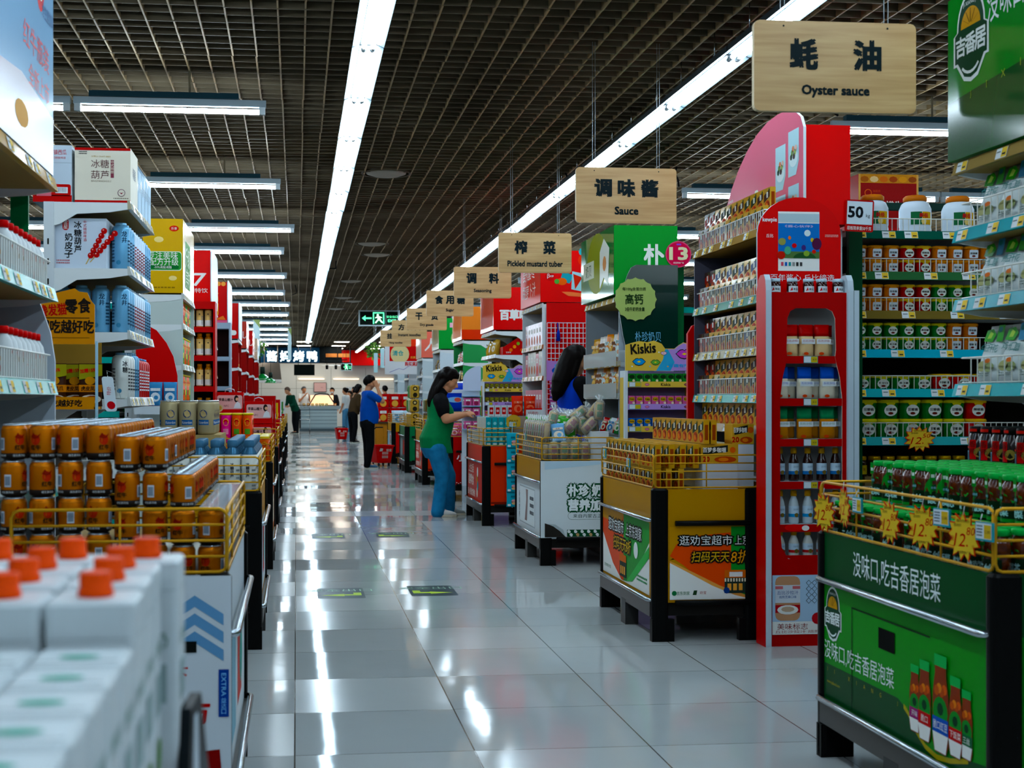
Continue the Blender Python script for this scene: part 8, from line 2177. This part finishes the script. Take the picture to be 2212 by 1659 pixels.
planter('leafy hanging plant beside the pale banners, past the wooden signs', (2.0, 34.5, 2.52), 150, .24, 3)
planter('yellowish trailing plant hung before the lit deli sign', (-.95, 34.0, 2.55), 150, .2, 5)
K = None
for k, (x, y, z, H) in enumerate([(2.03, 34.2, 1.93, .5), (2.2, 34.2, 2.05, .5)]):
    h = MB(); h.box((-.05, 0, 0), (.05, .01, H), M('#a9c9cc', .4)); h.tube([(0, .005, H), (0, .005, 3.41 - z)], .003, CHROME, 4); tag(h.build('hanging_banner', loc=(x, y, z)), 'narrow pale aqua banner strip under the leafy plant, %s from the aisle' % nth(k), 'banner')
for k, (x, y, z, H, w) in enumerate([(-.92, 31.3, 2.25, .85, .16), (.0 - .18, 36.0, 2.3, .85, .1)]):
    h = MB(); h.box((-w / 2, 0, 0), (w / 2, .01, H), M('#b9cdd0', .4)); h.shape(Fr((0, 0, 0), *FRONT), [(-w / 2, H), (w / 2, H - .2), (w / 2, H)], '#8a9a60', 1); h.tube([(0, .005, H), (0, .005, 3.41 - z)], .003, CHROME, 4)
    tag(h.build('hanging_banner', loc=(x, y, z)), ('broad pale banner hanging past the drinks headers' if k == 0 else 'slim pale banner hanging under the far cross lamps'), 'banner')
# ---- exit signs
def exit_sign(name, label, loc, w, H, hang):
    t = thing(name, label, 'exit sign', loc); h = MB(); h.box((-w / 2, 0, -H / 2), (w / 2, .06, H / 2), M('#b9c9cc', .35)); F = Fr((0, 0, 0), *FRONT); g = M('#5fd89a', .4, emit=1.3)
    h.rect(F, -w / 2 + .03, -H / 2 + .03, w / 2 - .03, H / 2 - .03, M('#05110c', .3), 1)
    u = H
    h.shape(F, [(-w * .42, 0), (-w * .33, u * .18), (-w * .33, u * .05), (-w * .18, u * .05), (-w * .18, -u * .05), (-w * .33, -u * .05), (-w * .33, -u * .18)], g, 2)
    h.rect(F, -w * .15, -u * .36, w * .13, u * .38, g, 2); h.rect(F, -w * .12, -u * .36, w * .1, u * .3, M('#0a5a34', .4), 3)
    m = M('#c9f4dc', .4, emit=1.5)
    h.disc(F, -w * .03, u * .2, u * .07, m, 4, 10)
    for p in ([(-.05, .12), (.02, .12), (.04, -.08), (-.03, -.1)], [(-.05, .12), (-.1, .02), (-.08, .0), (-.02, .08)], [(.02, .12), (.08, .04), (.07, .01), (.0, .08)], [(-.03, -.08), (-.08, -.2), (-.1, -.3), (-.07, -.31), (-.04, -.2), (.01, -.09)], [(.04, -.08), (.07, -.18), (.1, -.28), (.07, -.29), (.03, -.19), (-.01, -.09)]): h.shape(F, [(a * w, b * u) for a, b in p], m, 4.5)
    h.text(F, '安全出口', w * .32, u * .1, u * .15, g, 2, w=w * .27, bold=.02); h.text(F, 'EXIT', w * .32, -u * .15, u * .16, g, 2, w=w * .2, bold=.04); sub(h, 'panel', t)
    for x in (-w * .3, w * .3):
        h = MB(); h.tube([(x, .03, H / 2), (x, .03, hang)], .006, M('#7a8488'), 5); sub(h, 'hanger_rod', t)
exit_sign('exit_sign', 'lit green EXIT sign with arrow and running figure over the aisle', (1.915, 31.0, 3.13), .95, .37, .29)
exit_sign('exit_sign', 'small lit exit sign by the far red fascia', (1.98, 53.0, 2.52), .45, .3, .9)
def track():
    t = thing('track_light', 'black track lights hanging before the red fascia', 'track light', (1.5, 52.6, 2.42))
    for k, x in enumerate((-.3, .05, .3)):
        h = MB(); h.lathe([(.05, 0), (.06, .16)], BLACK, 10, (x, 0, .0)); h.tube([(x, 0, .16), (x, 0, .35)], .01, BLACK, 5); sub(h, 'spot_head', t)
    h = MB(); h.box((-.5, -.03, .35), (.5, .03, .39), BLACK); sub(h, 'rail', t)
    for x in (-.45, .45):
        h = MB(); h.tube([(x, 0, .39), (x, 0, .99)], .008, BLACK, 5); sub(h, 'hanger_rod', t)
track()
